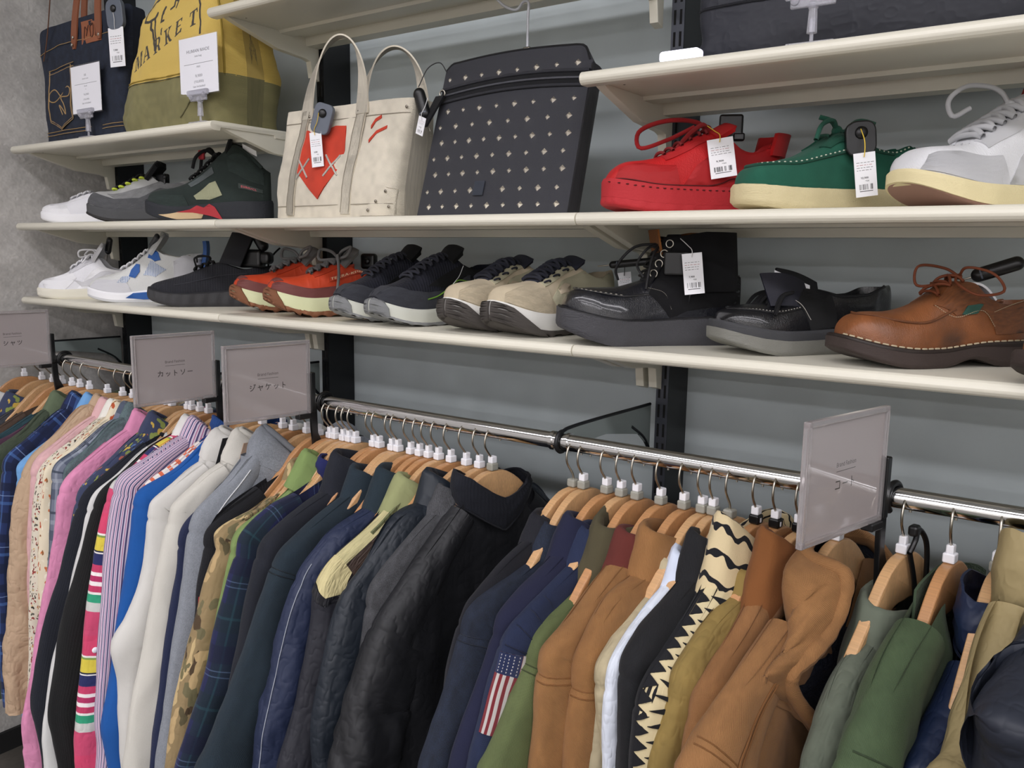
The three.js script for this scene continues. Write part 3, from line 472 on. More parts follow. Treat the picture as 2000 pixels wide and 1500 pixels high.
{ // pair of beige hiking runners
  const bei = cloth(0xcdbfa4, 'suede'), pale = cloth(0xc9c4a6, 'leather', { rough: 0.7 }), navy = cloth(0x1d2133, 'knit'), wht = cloth(0xe4e3dd, 'rubber'), grey = cloth(0x55504c, 'rubber');
  [[-0.229, 0.072, 'beige suede trail runner with navy laces, left of its pair', -1], [-0.124, 0.082, 'beige suede trail runner with navy laces beside the black ankle boot', 1]].forEach(([x, z, label, side], k) => {
    const S = shoe({ name: 'suede_runner', label, group: 'pair of beige suede runners', L: 0.285, x, y: LOWSHELF, z, turn: 75, side, upper: bei, spring: 0.028, welt: 0.004, bulge: 0.003, open: [0.06, 0.42, 0.03],
      sole: [[0, 0.048], [0.3, 0.046], [0.6, 0.04], [0.85, 0.04], [1, 0.042]], H: [[0, 0.11], [0.1, 0.108], [0.2, 0.096], [0.32, 0.104], [0.42, 0.124], [0.52, 0.122], [0.62, 0.108], [0.72, 0.094], [0.82, 0.086], [0.9, 0.078], [0.96, 0.066], [1, 0.044]],
      layers: [{ h0: 0, h1: 0.3, mat: grey, name: 'outsole', ridge: 0.002, lug: 0.004 }, { h0: 0.28, h1: 1, mat: wht, name: 'midsole' }] });
    const tp = (sg) => overlay([[0.72, 0.0], [0.999, 0.0], [0.999, 0.95], [0.94, 0.9], [0.84, 0.5], [0.76, 0.2]], (s, h, off) => S.soleAt(clamp(s, 0, 1), sg, h, off + (off > 0 ? 0.0015 : 0)), 0.003, 0.025);
    part('toe_rubber', [tp(1), tp(-1)], grey, S.root);
    S.both('side_panel', [[0.06, 0.56], [0.3, 0.46], [0.58, 0.5], [0.68, 0.72], [0.62, 0.98], [0.06, 0.98]], pale, 0.0014); S.both('toe_overlay', [[0.7, 0.5], [0.86, 0.3], [0.97, 0.5], [0.98, 0.98], [0.68, 0.98]], bei, 0.0014);
    S.both('eyestay', eyestay(0.44, 0.72, 0.24, 0.42), pale, 0.002); S.patch('tongue_web', [[0.45, -0.2], [0.73, -0.2], [0.73, 0.2], [0.45, 0.2]], navy, 0.0008);
    S.laces([0.71, 0.66, 0.61, 0.56, 0.51, 0.46], 0.26, navy, 0.0028); S.tongue(navy, 0.022, 0.6, 0.03); if (k) S.solePatch('bubble_window', [[0.44, 0.3], [0.45, 0.5], [0.56, 0.5], [0.57, 0.3]], cloth(0x222222, 'smooth'), 0.0026);
    for (const s of [0.68, 0.6, 0.52]) for (const sg of [-1, 1]) { const p = S.at(s, sg * 0.34, 0.002), t = new THREE.TorusGeometry(0.0055, 0.0018, 8, 16); t.rotateX(Math.PI / 2 - 0.5 * sg); t.translate(p.x, p.y, p.z); part('eyelet_loop', t, navy, S.root); }
    S.patch('side_mark', [[0.5, 0.62], [0.56, 0.56], [0.62, 0.6], [0.6, 0.7], [0.52, 0.72]], cloth(0xd8c8ae, 'smooth'), 0.0026);
  });
  tagCylinder('slim black barrel tag lying on the beige runner beside the boot', [-0.085, LOWSHELF + 0.122, 0.165], [0.95, 0.1, -0.1], 0.08, 0.0065);
  ticket('grey speckled ticket hanging between the beige runner and the black boot', [-0.058, LOWSHELF + 0.11, 0.16], 0.75, 0.024, 0.044, 0.12, { cord: [-0.06, LOWSHELF + 0.126, 0.165], cordMat: M.blackPlastic });
}
{ // black ankle boot
  const hide = cloth(0x12141c, 'leather', { rough: 0.3, bump: 0.0006, gloss: 0.9 }), nub = cloth(0x0d0d11, 'suede'), crepe = cloth(0x46464a, 'rubber', { bump: 0.0012 }), tan = cloth(0x8f5a2c, 'suede'), blk = cloth(0x101014, 'smooth'), thread = cloth(0x8e8a80, 'smooth');
  const S = shoe({ name: 'ankle_boot', label: 'black leather ankle boot with a thick grey crepe sole', category: 'boot', L: 0.298, wide: 1.05, x: 0.15, y: LOWSHELF, z: 0.148, turn: 43, upper: hide, spring: 0.026, welt: 0.008, open: [0.03, 0.42, 0.044], ea: 0.66,
    sole: [[0, 0.05], [0.3, 0.046], [0.6, 0.042], [0.85, 0.044], [1, 0.042]], H: [[0, 0.108], [0.1, 0.106], [0.3, 0.106], [0.42, 0.112], [0.5, 0.108], [0.6, 0.098], [0.7, 0.09], [0.8, 0.086], [0.9, 0.08], [0.96, 0.068], [1, 0.046]],
    layers: [{ h0: 0, h1: 0.93, mat: crepe, name: 'crepe_sole', rough: 0.0012 }, { h0: 0.92, h1: 1, mat: blk, name: 'welt', out: -0.0015 }] });
  // shaft rising from the opening, open down the front
  const shaft = (r) => (u, v) => { const a = lerp(0.34, 2 * Math.PI - 0.34, u), t = v, cx = lerp(0.078, 0.072, t), rx = lerp(0.068, 0.062, t) + r, rz = lerp(0.040, 0.038, t) + r; const f = Math.cos(a); return V(cx + rx * f + (f > 0.5 ? (1 - t) * 0.024 * (f - 0.5) * 2 : 0) + 0.008 * t, lerp(0.085, 0.177 - 0.012 * Math.max(0, f), t), S.mid(0.25) + rz * Math.sin(a)); };
  part('shaft', sheet(shaft(0), 40, 14, 0.003), nub, S.root); part('shaft_lining', sheet(shaft(-0.0032), 40, 14, 0.002), tan, S.root);
  part('collar_fold', sheet((u, v) => V(0.138 + 0.012 * v, lerp(0.12, 0.18, v), (u - 0.5) * 0.05), 8, 8, 0.003), tan, S.root);
  part('tongue', sheet((u, v) => V(lerp(0.172, 0.126, v) - 0.01 * (2 * u - 1) ** 2, lerp(0.095, 0.172, v), (u - 0.5) * 0.052 + S.mid(0.4)), 10, 12, 0.003), nub, S.root);
  S.both('heel_counter', [[0.005, 0.3], [0.16, 0.36], [0.3, 0.7], [0.34, 0.98], [0.005, 0.98]], nub, 0.0012); S.both('quarter', [[0.3, 0.28], [0.5, 0.2], [0.56, 0.55], [0.44, 0.98], [0.34, 0.98]], nub, 0.001);
  S.line('apron_seam', [[0.56, 0.56], [0.7, 0.5], [0.84, 0.42], [0.92, 0.2], [0.935, 0], [0.92, -0.2], [0.84, -0.42], [0.7, -0.5]], 0.0016, hide, 0.0012); S.stitches('apron_stitching', [[0.7, 0.5], [0.84, 0.42], [0.92, 0.2], [0.935, 0.0], [0.92, -0.2]], 14, 0.0022, 0.001, thread, 0.0018);
  S.stitches('quarter_stitching', [[0.56, 0.42], [0.47, 0.62], [0.43, 0.9]], 20, 0.0014, 0.0004, thread); S.stitches('heel_stitching', [[0.14, 0.3], [0.24, 0.55], [0.3, 0.85]], 24, 0.002, 0.0005, thread);
  const lace = []; for (let i = 0; i < 5; i++) { const t = i / 4, x = lerp(0.166, 0.136, t), y = lerp(0.106, 0.166, t); lace.push(tube([[x - 0.006, y, -0.022], [x + 0.004, y + 0.002, 0], [x - 0.006, y, 0.024]], 0.002, 14, 6)); if (i < 4) lace.push(tube([[x - 0.006, y, -0.022], [x, y + 0.008, 0], [x - 0.012, y + 0.015, 0.024]], 0.002, 14, 6)); }
  lace.push(tube([[0.14, 0.158, 0.01], [0.18, 0.152, 0.0], [0.205, 0.118, -0.014], [0.2, 0.1, -0.018]], 0.0022, 30, 6), tube([[0.14, 0.158, 0.012], [0.158, 0.14, 0.03], [0.166, 0.11, 0.036], [0.17, 0.088, 0.04]], 0.0022, 30, 6), tube([[0.14, 0.158, 0.012], [0.165, 0.15, 0.022], [0.18, 0.125, 0.02], [0.172, 0.106, 0.03]], 0.0022, 30, 6));
  part('laces', lace, blk, S.root);
  const rings = []; for (let i = 0; i < 4; i++) { const t = i / 3, g = new THREE.TorusGeometry(0.0058, 0.0011, 8, 20); g.rotateY(0.6); g.translate(lerp(0.156, 0.132, t), lerp(0.112, 0.158, t), 0.03); part('lace_ring', g, M.steel, S.root); }
  const p = world(S, V(0.11, 0.128, 0.046)), q = world(S, V(0.12, 0.16, 0.044));
  const o = thing('security_tag', 'black box tag hanging on the laces of the black ankle boot', 'security tag', [p.x - 0.012, p.y, p.z + 0.006], 0.5); part('body', new RoundedBoxGeometry(0.04, 0.036, 0.016, 3, 0.003), M.blackPlastic, o); part('knob', cyl(0.009, 0.009, 0.012, 0, 0, 0).rotateX(Math.PI / 2).translate(0.012, 0.008, 0.004), M.blackPlastic, o);
  ticket('white ticket hanging on the black ankle boot', [p.x + 0.014, q.y - 0.016, p.z + 0.012], 0.5, 0.03, 0.062, 0.12, { cord: [q.x, q.y + 0.006, q.z], cordMat: M.whiteString });
}
{ // black tasselled loafer
  const hide = cloth(0x131418, 'leather', { rough: 0.3, gloss: 0.6 }), blk = cloth(0x0f1014, 'leather', { rough: 0.4 }), grey = cloth(0x7b7b74, 'rubber', { bump: 0.0009 }), dk = cloth(0x3c3d40, 'rubber'), thread = cloth(0xb5b2aa, 'smooth');
  const S = shoe({ name: 'tassel_loafer', label: 'black leather loafer with folded flap and fringe on a grey sole', L: 0.295, x: 0.363, y: LOWSHELF, z: 0.086, turn: 50, upper: hide, spring: 0.022, welt: 0.007, open: [0.05, 0.5, 0.034], ea: 0.68,
    sole: [[0, 0.042], [0.3, 0.04], [0.6, 0.036], [0.85, 0.036], [1, 0.034]], H: [[0, 0.098], [0.1, 0.097], [0.22, 0.086], [0.36, 0.084], [0.46, 0.09], [0.54, 0.096], [0.64, 0.086], [0.74, 0.074], [0.84, 0.067], [0.92, 0.058], [0.965, 0.049], [1, 0.034]],
    layers: [{ h0: 0, h1: 0.62, mat: grey, name: 'sole', rough: 0.0006 }, { h0: 0.6, h1: 1, mat: dk, name: 'welt', out: -0.001 }] });
  S.both('strap', [[0.44, 0.3], [0.58, 0.14], [0.66, 0.3], [0.56, 0.98], [0.4, 0.98]], blk, 0.002); S.patch('strap_top', [[0.56, -0.2], [0.64, -0.2], [0.64, 0.2], [0.56, 0.2]], blk, 0.002);
  S.stitches('strap_stitching', [[0.66, 0.24], [0.62, 0.55], [0.57, 0.85]], 22, 0.0014, 0.0005, thread, 0.003);
  S.line('apron_seam', [[0.6, 0.6], [0.74, 0.56], [0.86, 0.44], [0.92, 0.2], [0.935, 0], [0.92, -0.2], [0.86, -0.44], [0.7, -0.56]], 0.0015, hide, 0.001); S.stitches('apron_stitching', [[0.62, 0.58], [0.74, 0.54], [0.86, 0.42], [0.92, 0.18]], 20, 0.0012, 0.0007, thread, 0.0016);
  S.line('collar_binding', Array.from({ length: 15 }, (_, i) => { const s = lerp(S.s0 + 0.005, S.s1 - 0.02, i / 14); return [s, 2 / Math.PI * Math.asin(clamp(S.edge(s) / (PLAN(s) * S.L * 0.93), 0.02, 0.95) ** (1 / 0.68))]; }), 0.0022, blk, 0.001);
  // two stiff flaps folded forward, a white card tucked between
  part('flap', sheet((u, v) => V(lerp(0.232, 0.162, u) - 0.006 * v, 0.116 - 0.046 * v - 0.012 * u + 0.006 * Math.sin(u * 3), 0.012 + 0.024 * v + 0.006 * Math.sin(u * 3)), 10, 8, 0.004), cloth(0x1b1c28, 'smooth', { rough: 0.3 }), S.root);
  part('flap', sheet((u, v) => V(lerp(0.186, 0.116, u), 0.124 - 0.034 * v - 0.022 * u + 0.004 * Math.sin(u * 3), -0.022 + 0.012 * v), 10, 8, 0.004), blk, S.root);
  part('card_insert', sheet((u, v) => V(lerp(0.2, 0.14, u), 0.121 - 0.03 * v - 0.022 * u, -0.002 + 0.004 * v), 6, 4, 0.001), M.paper, S.root);
  const fr = []; for (let i = 0; i < 13; i++) { const z = lerp(-0.03, 0.045, i / 12), k = Math.sin(i * 2.3) * 0.006; fr.push(tube([[0.188, 0.09, z * 0.7], [0.212, 0.084 + k * 0.4, z], [0.226 + k, 0.07 - Math.abs(z) * 0.25, z * 1.25]], 0.0026, 10, 5)); }
  part('fringe', fr, blk, S.root);
}
{ // brown derby shoes
  const hide = new THREE.MeshPhysicalMaterial({ color: 0xffffff, roughness: 0.42, bumpMap: T.grain, bumpScale: 0.0004, side: THREE.DoubleSide, clearcoat: 0.15, clearcoatRoughness: 0.4 });
  hide.map = dataTexture(512, (i, j) => { const x = i / 512, y = j / 512, a = 0.5 + 0.5 * fbm(x * 7, y * 7, 2), b = 0.5 + 0.5 * fbm(x * 30, y * 30, 5), d = Math.max(0, 1 - Math.hypot((x - 0.49) / 0.09, (y - 0.255) / 0.06)) * (0.5 + 0.7 * b); const k = 0.75 + 0.3 * a; return [lerp(0.57 * k, 0.24, d), lerp(0.345 * k, 0.17, d), lerp(0.195 * k, 0.14, d)]; }, { srgb: true, size: 0.3 });
  const dk = cloth(0x3a2f2b, 'rubber'), thread = cloth(0xc9b99a, 'smooth'), lace = cloth(0x7c3f22, 'smooth');
  const S = shoe({ name: 'derby_shoe', label: 'tan leather derby shoe with dark scuffs and a stitched dark sole', L: 0.288, x: 0.553, y: LOWSHELF, z: 0.123, turn: 45, upper: hide, spring: 0.022, welt: 0.008, open: [0.05, 0.36, 0.03], ea: 0.66, arch: 0.012,
    sole: [[0, 0.036], [0.3, 0.034], [0.6, 0.026], [0.85, 0.026], [1, 0.026]], H: [[0, 0.088], [0.1, 0.086], [0.2, 0.08], [0.3, 0.088], [0.38, 0.112], [0.46, 0.112], [0.56, 0.094], [0.66, 0.078], [0.76, 0.07], [0.86, 0.066], [0.93, 0.058], [0.97, 0.046], [1, 0.028]],
    layers: [{ h0: 0, h1: 0.8, mat: dk, name: 'sole' }, { h0: 0.8, h1: 1, mat: cloth(0x2a211d, 'smooth'), name: 'welt', out: -0.001 }] });
  S.both('quarter', [[0.06, 0.5], [0.3, 0.44], [0.4, 0.16], [0.5, 0.14], [0.6, 0.3], [0.5, 0.66], [0.34, 0.74], [0.28, 0.98], [0.06, 0.98]], hide, 0.0016);
  const ws = []; { const pts = []; for (let i = 0; i <= 60; i++) { const s = lerp(0.12, 0.995, i / 60); pts.push(S.soleAt(s, 1, 1.0, -0.002)); } const c = new THREE.CatmullRomCurve3(pts); for (let i = 0; i < 26; i++) { const t = (i + 0.5) / 26, p = c.getPointAt(t), d = c.getTangentAt(t), g = new THREE.CapsuleGeometry(0.0013, 0.0055, 3, 6); g.rotateZ(-Math.PI / 2); g.applyQuaternion(new THREE.Quaternion().setFromUnitVectors(V(1, 0, 0), d)); g.translate(p.x, p.y + 0.0006, p.z); part('welt_stitch', g, thread, S.root); } }
  S.line('apron_seam', [[0.5, 0.58], [0.66, 0.56], [0.8, 0.46], [0.9, 0.24], [0.92, 0], [0.9, -0.24], [0.8, -0.46], [0.6, -0.56]], 0.0018, hide, 0.001);
  S.stitches('quarter_stitching', [[0.6, 0.32], [0.51, 0.68], [0.36, 0.76], [0.29, 0.94]], 34, 0.0014, 0.00045, thread, 0.002); S.stitches('heel_stitching', [[0.1, 0.4], [0.2, 0.56], [0.3, 0.76]], 20, 0.0014, 0.00045, thread, 0.002);
  part('side_label', overlay([[0.36, 0.66], [0.44, 0.6], [0.47, 0.68], [0.39, 0.75]], S.at, 0.003, 0.05), cloth(0x2f5a4e, 'smooth'), S.root);
  S.laces([0.56, 0.5, 0.44], 0.2, lace, 0.002); S.bow(0.42, lace, [[[0.004, 0.012, 0.018], [-0.016, 0.004, 0.046], [-0.024, -0.016, 0.056], [0.006, -0.022, 0.048], [0.02, -0.008, 0.024], [0.01, 0, 0.008]], [[0.01, 0.01, -0.014], [0.046, 0.012, -0.022], [0.05, -0.012, -0.016], [0.02, -0.01, -0.004]]], 0.0019);
  part('shoe_tree', sheet((u, v) => V(lerp(0.115, 0.07, v), lerp(0.108, 0.086, v) + 0.01 * Math.sin(v * 3), (u - 0.5) * 0.034), 8, 8, 0.003), M.paper, S.root);
  const p = world(S, V(0.098, 0.117, 0.0)); tagCylinder('black barrel tag leaning out of the tan derby shoe', [p.x, p.y, p.z], [0.95, 0.36, -0.05], 0.064, 0.0095);
  const S2 = shoe({ name: 'derby_shoe', label: 'second brown shoe, only its toe showing at the right edge of the lower shelf', L: 0.288, x: 0.755, y: LOWSHELF, z: 0.165, turn: 52, upper: hide, spring: 0.022, welt: 0.008, open: [0.05, 0.36, 0.03], ea: 0.66, sole: [[0, 0.036], [0.3, 0.034], [0.6, 0.026], [1, 0.026]], H: [[0, 0.088], [0.1, 0.086], [0.2, 0.08], [0.3, 0.088], [0.38, 0.112], [0.46, 0.112], [0.56, 0.094], [0.66, 0.078], [0.76, 0.07], [0.86, 0.066], [0.93, 0.058], [0.97, 0.046], [1, 0.028]], layers: [{ h0: 0, h1: 1, mat: dk, name: 'sole' }] });
}
// ---- middle shelf
{ // red sneaker
  const red = cloth(0xc31f22, 'leather', { rough: 0.5, bump: 0.0003 }), red2 = cloth(0xb51c20, 'smooth'), sole = cloth(0xb8282f, 'rubber'), lace = cloth(0xa81a1e, 'knit');
  const S = shoe({ ...LOWTOP, name: 'red_sneaker', label: 'all red low sneaker with a loose lace loop on the middle shelf', L: 0.288, x: 0.192, y: MIDSHELF, z: 0.12, turn: 45, upper: red, spring: 0.012, welt: 0.004, open: [0.06, 0.4, 0.032],
    sole: [[0, 0.044], [0.4, 0.042], [0.75, 0.042], [1, 0.044]], H: [[0, 0.112], [0.06, 0.113], [0.14, 0.096], [0.24, 0.094], [0.34, 0.112], [0.42, 0.124], [0.5, 0.12], [0.6, 0.104], [0.7, 0.088], [0.8, 0.08], [0.9, 0.074], [0.955, 0.063], [1, 0.044]],
    layers: [{ h0: 0, h1: 0.35, mat: sole, name: 'ribbed_outsole', ridge: 0.0012, freq: 1.571 }, { h0: 0.34, h1: 1, mat: sole, name: 'midsole', out: 0.0004 }] });
  S.both('eyestay', eyestay(0.43, 0.72, 0.14, 0.42), red2, 0.0018); S.both('toe_wing', [[0.66, 0.62], [0.84, 0.46], [0.95, 0.55], [0.97, 0.98], [0.64, 0.98]], red2, 0.0014); S.both('side_panel', [[0.08, 0.5], [0.34, 0.5], [0.54, 0.72], [0.62, 0.98], [0.08, 0.98]], red2, 0.0014);
  S.line('foxing_groove', Array.from({ length: 20 }, (_, i) => [lerp(0.1, 0.99, i / 19), 0.975]), 0.0009, cloth(0x5e1114, 'smooth'), 0.003);
  const d = []; for (let i = 0; i < 22; i++) { const p = S.soleAt(lerp(0.2, 0.985, i / 21), 1, 0.86, 0.0012); d.push(new THREE.SphereGeometry(0.0013, 6, 5).scale(2, 0.7, 1).translate(p.x, p.y, p.z)); } part('sole_stitching', d, cloth(0x4e0e10, 'smooth'), S.root);
  part('heel_collar', sheet((u, v) => { const a = Math.PI * (0.5 + u); return V(0.032 + 0.03 * Math.cos(a) - 0.008 * v, 0.092 + 0.034 * v, 0.03 * Math.sin(a)); }, 16, 8, 0.01), red, S.root);
  S.patch('throat', [[0.43, -0.14], [0.7, -0.12], [0.7, 0.12], [0.43, 0.14]], cloth(0x6e1214, 'suede'), 0.0004);
  S.tongue(red, 0.03, 0.5, 0.036, 0.008); S.laces([0.7, 0.65, 0.6, 0.55, 0.5, 0.46], 0.22, lace, 0.0026, false); S.bow(0.44, lace, [[[0.012, 0.012, -0.01], [0.06, 0.014, -0.02], [0.1, -0.004, -0.03], [0.098, -0.026, -0.03], [0.06, -0.016, -0.012], [0.02, 0.004, 0]], [[0.01, 0.006, 0.01], [0.03, -0.006, 0.014], [0.05, -0.03, 0.008]]], 0.0036);
  const p = world(S, V(0.09, 0.132, 0.01)), q = world(S, V(0.125, 0.126, 0.012));
  const o = thing('security_tag', 'square black tag standing on the tongue of the red sneaker', 'security tag', [p.x, p.y + 0.004, p.z], 0.45); part('body', new RoundedBoxGeometry(0.036, 0.036, 0.012, 3, 0.004), M.blackPlastic, o); part('clasp', new RoundedBoxGeometry(0.018, 0.012, 0.014, 3, 0.003).translate(0.012, -0.016, 0.0), M.blackPlastic, o);
  const tp = world(S, V(0.124, 0.112, 0.05)); ticket('white ticket on a yellow string hanging on the red sneaker', [tp.x, tp.y, tp.z], 0.42, 0.038, 0.058, 0.16, { cord: [q.x, q.y + 0.008, q.z + 0.01], lean: -0.06 });
}
{ // green moccasin shoe
  const su = cloth(0x205c49, 'suede'), su2 = cloth(0x1b5341, 'suede'), crepe = cloth(0xd3c69c, 'rubber', { bump: 0.0008 }), thread = cloth(0xd7dcc8, 'smooth');
  const S = shoe({ name: 'moccasin_shoe', label: 'green suede moccasin shoe with a cream crepe sole', L: 0.282, x: 0.388, y: MIDSHELF, z: 0.115, turn: 48, upper: su, spring: 0.01, welt: 0.004, open: [0.05, 0.4, 0.034], ea: 0.6, eb: [[0, 0.3], [0.5, 0.45], [0.8, 0.5], [1, 0.5]],
    sole: [[0, 0.036], [0.5, 0.032], [1, 0.03]], H: [[0, 0.096], [0.08, 0.095], [0.22, 0.084], [0.34, 0.092], [0.42, 0.108], [0.5, 0.108], [0.6, 0.092], [0.7, 0.078], [0.8, 0.07], [0.9, 0.062], [0.96, 0.053], [1, 0.032]], layers: [{ h0: 0, h1: 1, mat: crepe, name: 'crepe_sole', rough: 0.0008 }] });
  const ridge = [[0.2, 0.62], [0.4, 0.66], [0.6, 0.66], [0.76, 0.58], [0.88, 0.42], [0.93, 0.2], [0.94, 0], [0.93, -0.2], [0.88, -0.42], [0.7, -0.6]];
  S.line('moccasin_ridge', ridge, 0.0028, su2, 0.001); S.stitches('moccasin_stitching', [[0.1, 0.62], ...ridge], 46, 0.0008, 0.0012, thread, 0.0024);
  S.both('vamp_flap', [[0.4, 0.16], [0.5, 0.12], [0.62, 0.24], [0.58, 0.5], [0.4, 0.52]], su2, 0.0022); S.both('collar_band', [[0.06, 0.36], [0.2, 0.36], [0.34, 0.32], [0.34, 0.5], [0.06, 0.56]], su2, 0.0018);
  S.tongue(su2, 0.03, 0.8); S.laces([0.55, 0.47], 0.18, su2, 0.0026, false); S.bow(0.48, su, [[[0.012, 0.012, 0.008], [0.036, 0.004, 0.02], [0.05, -0.018, 0.03]], [[0.006, 0.014, -0.006], [0.02, 0.02, -0.014]]], 0.0034);
  const p = world(S, V(0.125, 0.098, 0.044)); tagPuck('round black puck tag on the green moccasin shoe', [p.x + 0.004, p.y, p.z + 0.006], 0.5, M.blackPlastic, 0.036, 0.044, 0.1, 0.4);
  ticket('white ticket on a yellow string hanging on the green moccasin shoe', [p.x + 0.014, p.y - 0.02, p.z + 0.022], 0.5, 0.028, 0.058, 0.14, { cord: [p.x + 0.006, p.y + 0.012, p.z + 0.016] });
}
{ // white vintage sneaker
  const cr = cloth(0xe0d3a6, 'rubber'), gum = cloth(0x9a7768, 'rubber'), wh = cloth(0xdcdde0, 'leather', { rough: 0.6 }), redc = cloth(0xa5161c, 'suede');
  const S = shoe({ name: 'vintage_sneaker', label: 'white leather sneaker with a yellowed sole and a red tongue back', L: 0.31, wide: 1.04, x: 0.607, y: MIDSHELF, z: 0.088, turn: 50, upper: wh, spring: 0.03, welt: 0.004, open: [0.06, 0.36, 0.032], sole: [[0, 0.034], [0.5, 0.03], [0.8, 0.028], [1, 0.026]],
    H: [[0, 0.11], [0.1, 0.11], [0.2, 0.1], [0.3, 0.12], [0.38, 0.138], [0.46, 0.132], [0.56, 0.114], [0.66, 0.096], [0.74, 0.08], [0.84, 0.072], [0.92, 0.064], [0.965, 0.05], [1, 0.03]], layers: [{ h0: 0, h1: 0.14, mat: gum, name: 'gum_outsole', out: -0.002 }, { h0: 0.14, h1: 1, mat: cr, name: 'midsole' }] });
  S.both('eyestay', eyestay(0.4, 0.72, 0.14, 0.46), wh, 0.0018); S.both('toe_wing', [[0.66, 0.66], [0.84, 0.5], [0.95, 0.56], [0.975, 0.98], [0.62, 0.98]], wh, 0.0014); S.both('side_panel', [[0.1, 0.5], [0.38, 0.5], [0.56, 0.74], [0.62, 0.98], [0.1, 0.98]], wh, 0.0014);
  for (let i = 0; i < 9; i++) S.patch('vent_hole', [[0.74 + (i % 3) * 0.035, 0.12 * Math.floor(i / 3) - 0.1], [0.746 + (i % 3) * 0.035, 0.12 * Math.floor(i / 3) - 0.09], [0.74 + (i % 3) * 0.035, 0.12 * Math.floor(i / 3) - 0.08]], cloth(0x8d8d90, 'smooth'), 0.0006);
  S.tongue(redc, 0.062, 1.1, 0.04, 0.006, 0.4); S.laces([0.7, 0.65, 0.6, 0.55, 0.5, 0.45, 0.41], 0.24, wh, 0.0038, true, 0.004); S.bow(0.5, wh, [[[0.01, 0.02, -0.01], [0.05, 0.024, -0.02], [0.075, 0.004, -0.02], [0.07, -0.014, -0.016], [0.05, -0.004, -0.01]]], 0.0032);
  part('collar_lining', sheet((u, v) => { const a = Math.PI * (0.42 + 1.16 * u); return V(0.075 + 0.062 * Math.cos(a), 0.098 + 0.022 * v, 0.034 * Math.sin(a)); }, 20, 5, 0.006), wh, S.root);
}
{ // plain white low shoe, grey runner, dark green high-top at the left of the middle shelf
  const S = shoe({ ...LOWTOP, name: 'low_sneaker', label: 'plain white low sneaker half hidden by the grey runner on the middle shelf', L: 0.28, x: -1.585, y: MIDSHELF, z: 0.13, turn: 40, upper: white1, spring: 0.012, layers: [{ h0: 0, h1: 1, mat: white2, name: 'sole' }], H: [[0, 0.084], [0.1, 0.084], [0.2, 0.07], [0.34, 0.074], [0.44, 0.088], [0.56, 0.08], [0.68, 0.066], [0.8, 0.056], [0.9, 0.05], [0.96, 0.042], [1, 0.026]] });
  S.both('eyestay', eyestay(0.46, 0.7, 0.16, 0.44), white2); S.laces([0.68, 0.62, 0.56, 0.5], 0.22, white2, 0.0024); S.both('toe_panel', [[0.7, 0.6], [0.86, 0.45], [0.96, 0.6], [0.97, 0.98], [0.66, 0.98]], white2, 0.001);
}
{
  const g1 = cloth(0xb9bab9, 'suede'), g2 = cloth(0x5e5f62, 'suede'), g3 = cloth(0x8b8c8d, 'suede'), neon = cloth(0xcfe04a, 'smooth'), dk = cloth(0x2b2a29, 'rubber'), blk = cloth(0x101114, 'knit');
  const S = shoe({ name: 'grey_runner', label: 'layered grey running shoe with neon yellow lace loops', L: 0.29, x: -1.325, y: MIDSHELF, z: 0.13, turn: 38, upper: g1, spring: 0.024, welt: 0.004, open: [0.06, 0.42, 0.03], sole: [[0, 0.05], [0.3, 0.046], [0.6, 0.034], [1, 0.034]],
    H: [[0, 0.112], [0.1, 0.11], [0.2, 0.1], [0.32, 0.106], [0.42, 0.122], [0.52, 0.116], [0.62, 0.1], [0.72, 0.086], [0.82, 0.078], [0.9, 0.073], [0.96, 0.06], [1, 0.036]], layers: [{ h0: 0, h1: 0.3, mat: dk, name: 'outsole', ridge: 0.002, lug: 0.003 }, { h0: 0.3, h1: 1, mat: cloth(0x4c4d4f, 'rubber'), name: 'midsole' }] });
  S.both('lower_panel', [[0.06, 0.78], [0.5, 0.78], [0.7, 0.7], [0.86, 0.5], [0.97, 0.3], [0.985, 0.99], [0.06, 0.99]], g2, 0.0018); S.both('middle_panel', [[0.06, 0.6], [0.4, 0.58], [0.64, 0.54], [0.78, 0.46], [0.7, 0.7], [0.5, 0.78], [0.06, 0.78]], g3, 0.0013);
  S.tongue(blk, 0.05, 0.85, 0.034, 0.01); S.laces([0.72, 0.66, 0.6, 0.54, 0.48], 0.2, blk, 0.0024); for (const s of [0.72, 0.66, 0.6, 0.54, 0.48]) for (const sg of [-1, 1]) { const p = S.at(s, sg * 0.26, 0.003); part('lace_loop', new THREE.TorusGeometry(0.005, 0.0026, 8, 14).rotateX(1.2).translate(p.x, p.y, p.z), neon, S.root); }
  const p = world(S, V(0.09, 0.11, 0.02)); const o = thing('security_tag', 'black box tag on the collar of the grey runner with neon loops', 'security tag', [p.x, p.y, p.z], 0.2); part('body', new RoundedBoxGeometry(0.034, 0.034, 0.018, 3, 0.004), M.blackPlastic, o); part('knob', new THREE.SphereGeometry(0.007, 12, 8).translate(0.014, 0.008, 0.004), M.blackPlastic, o);
  part('heel_loop', tube([[0.01, 0.09, 0], [-0.012, 0.12, 0], [0.004, 0.138, 0], [0.022, 0.11, 0]], 0.003, 24, 8), g1, S.root);
}
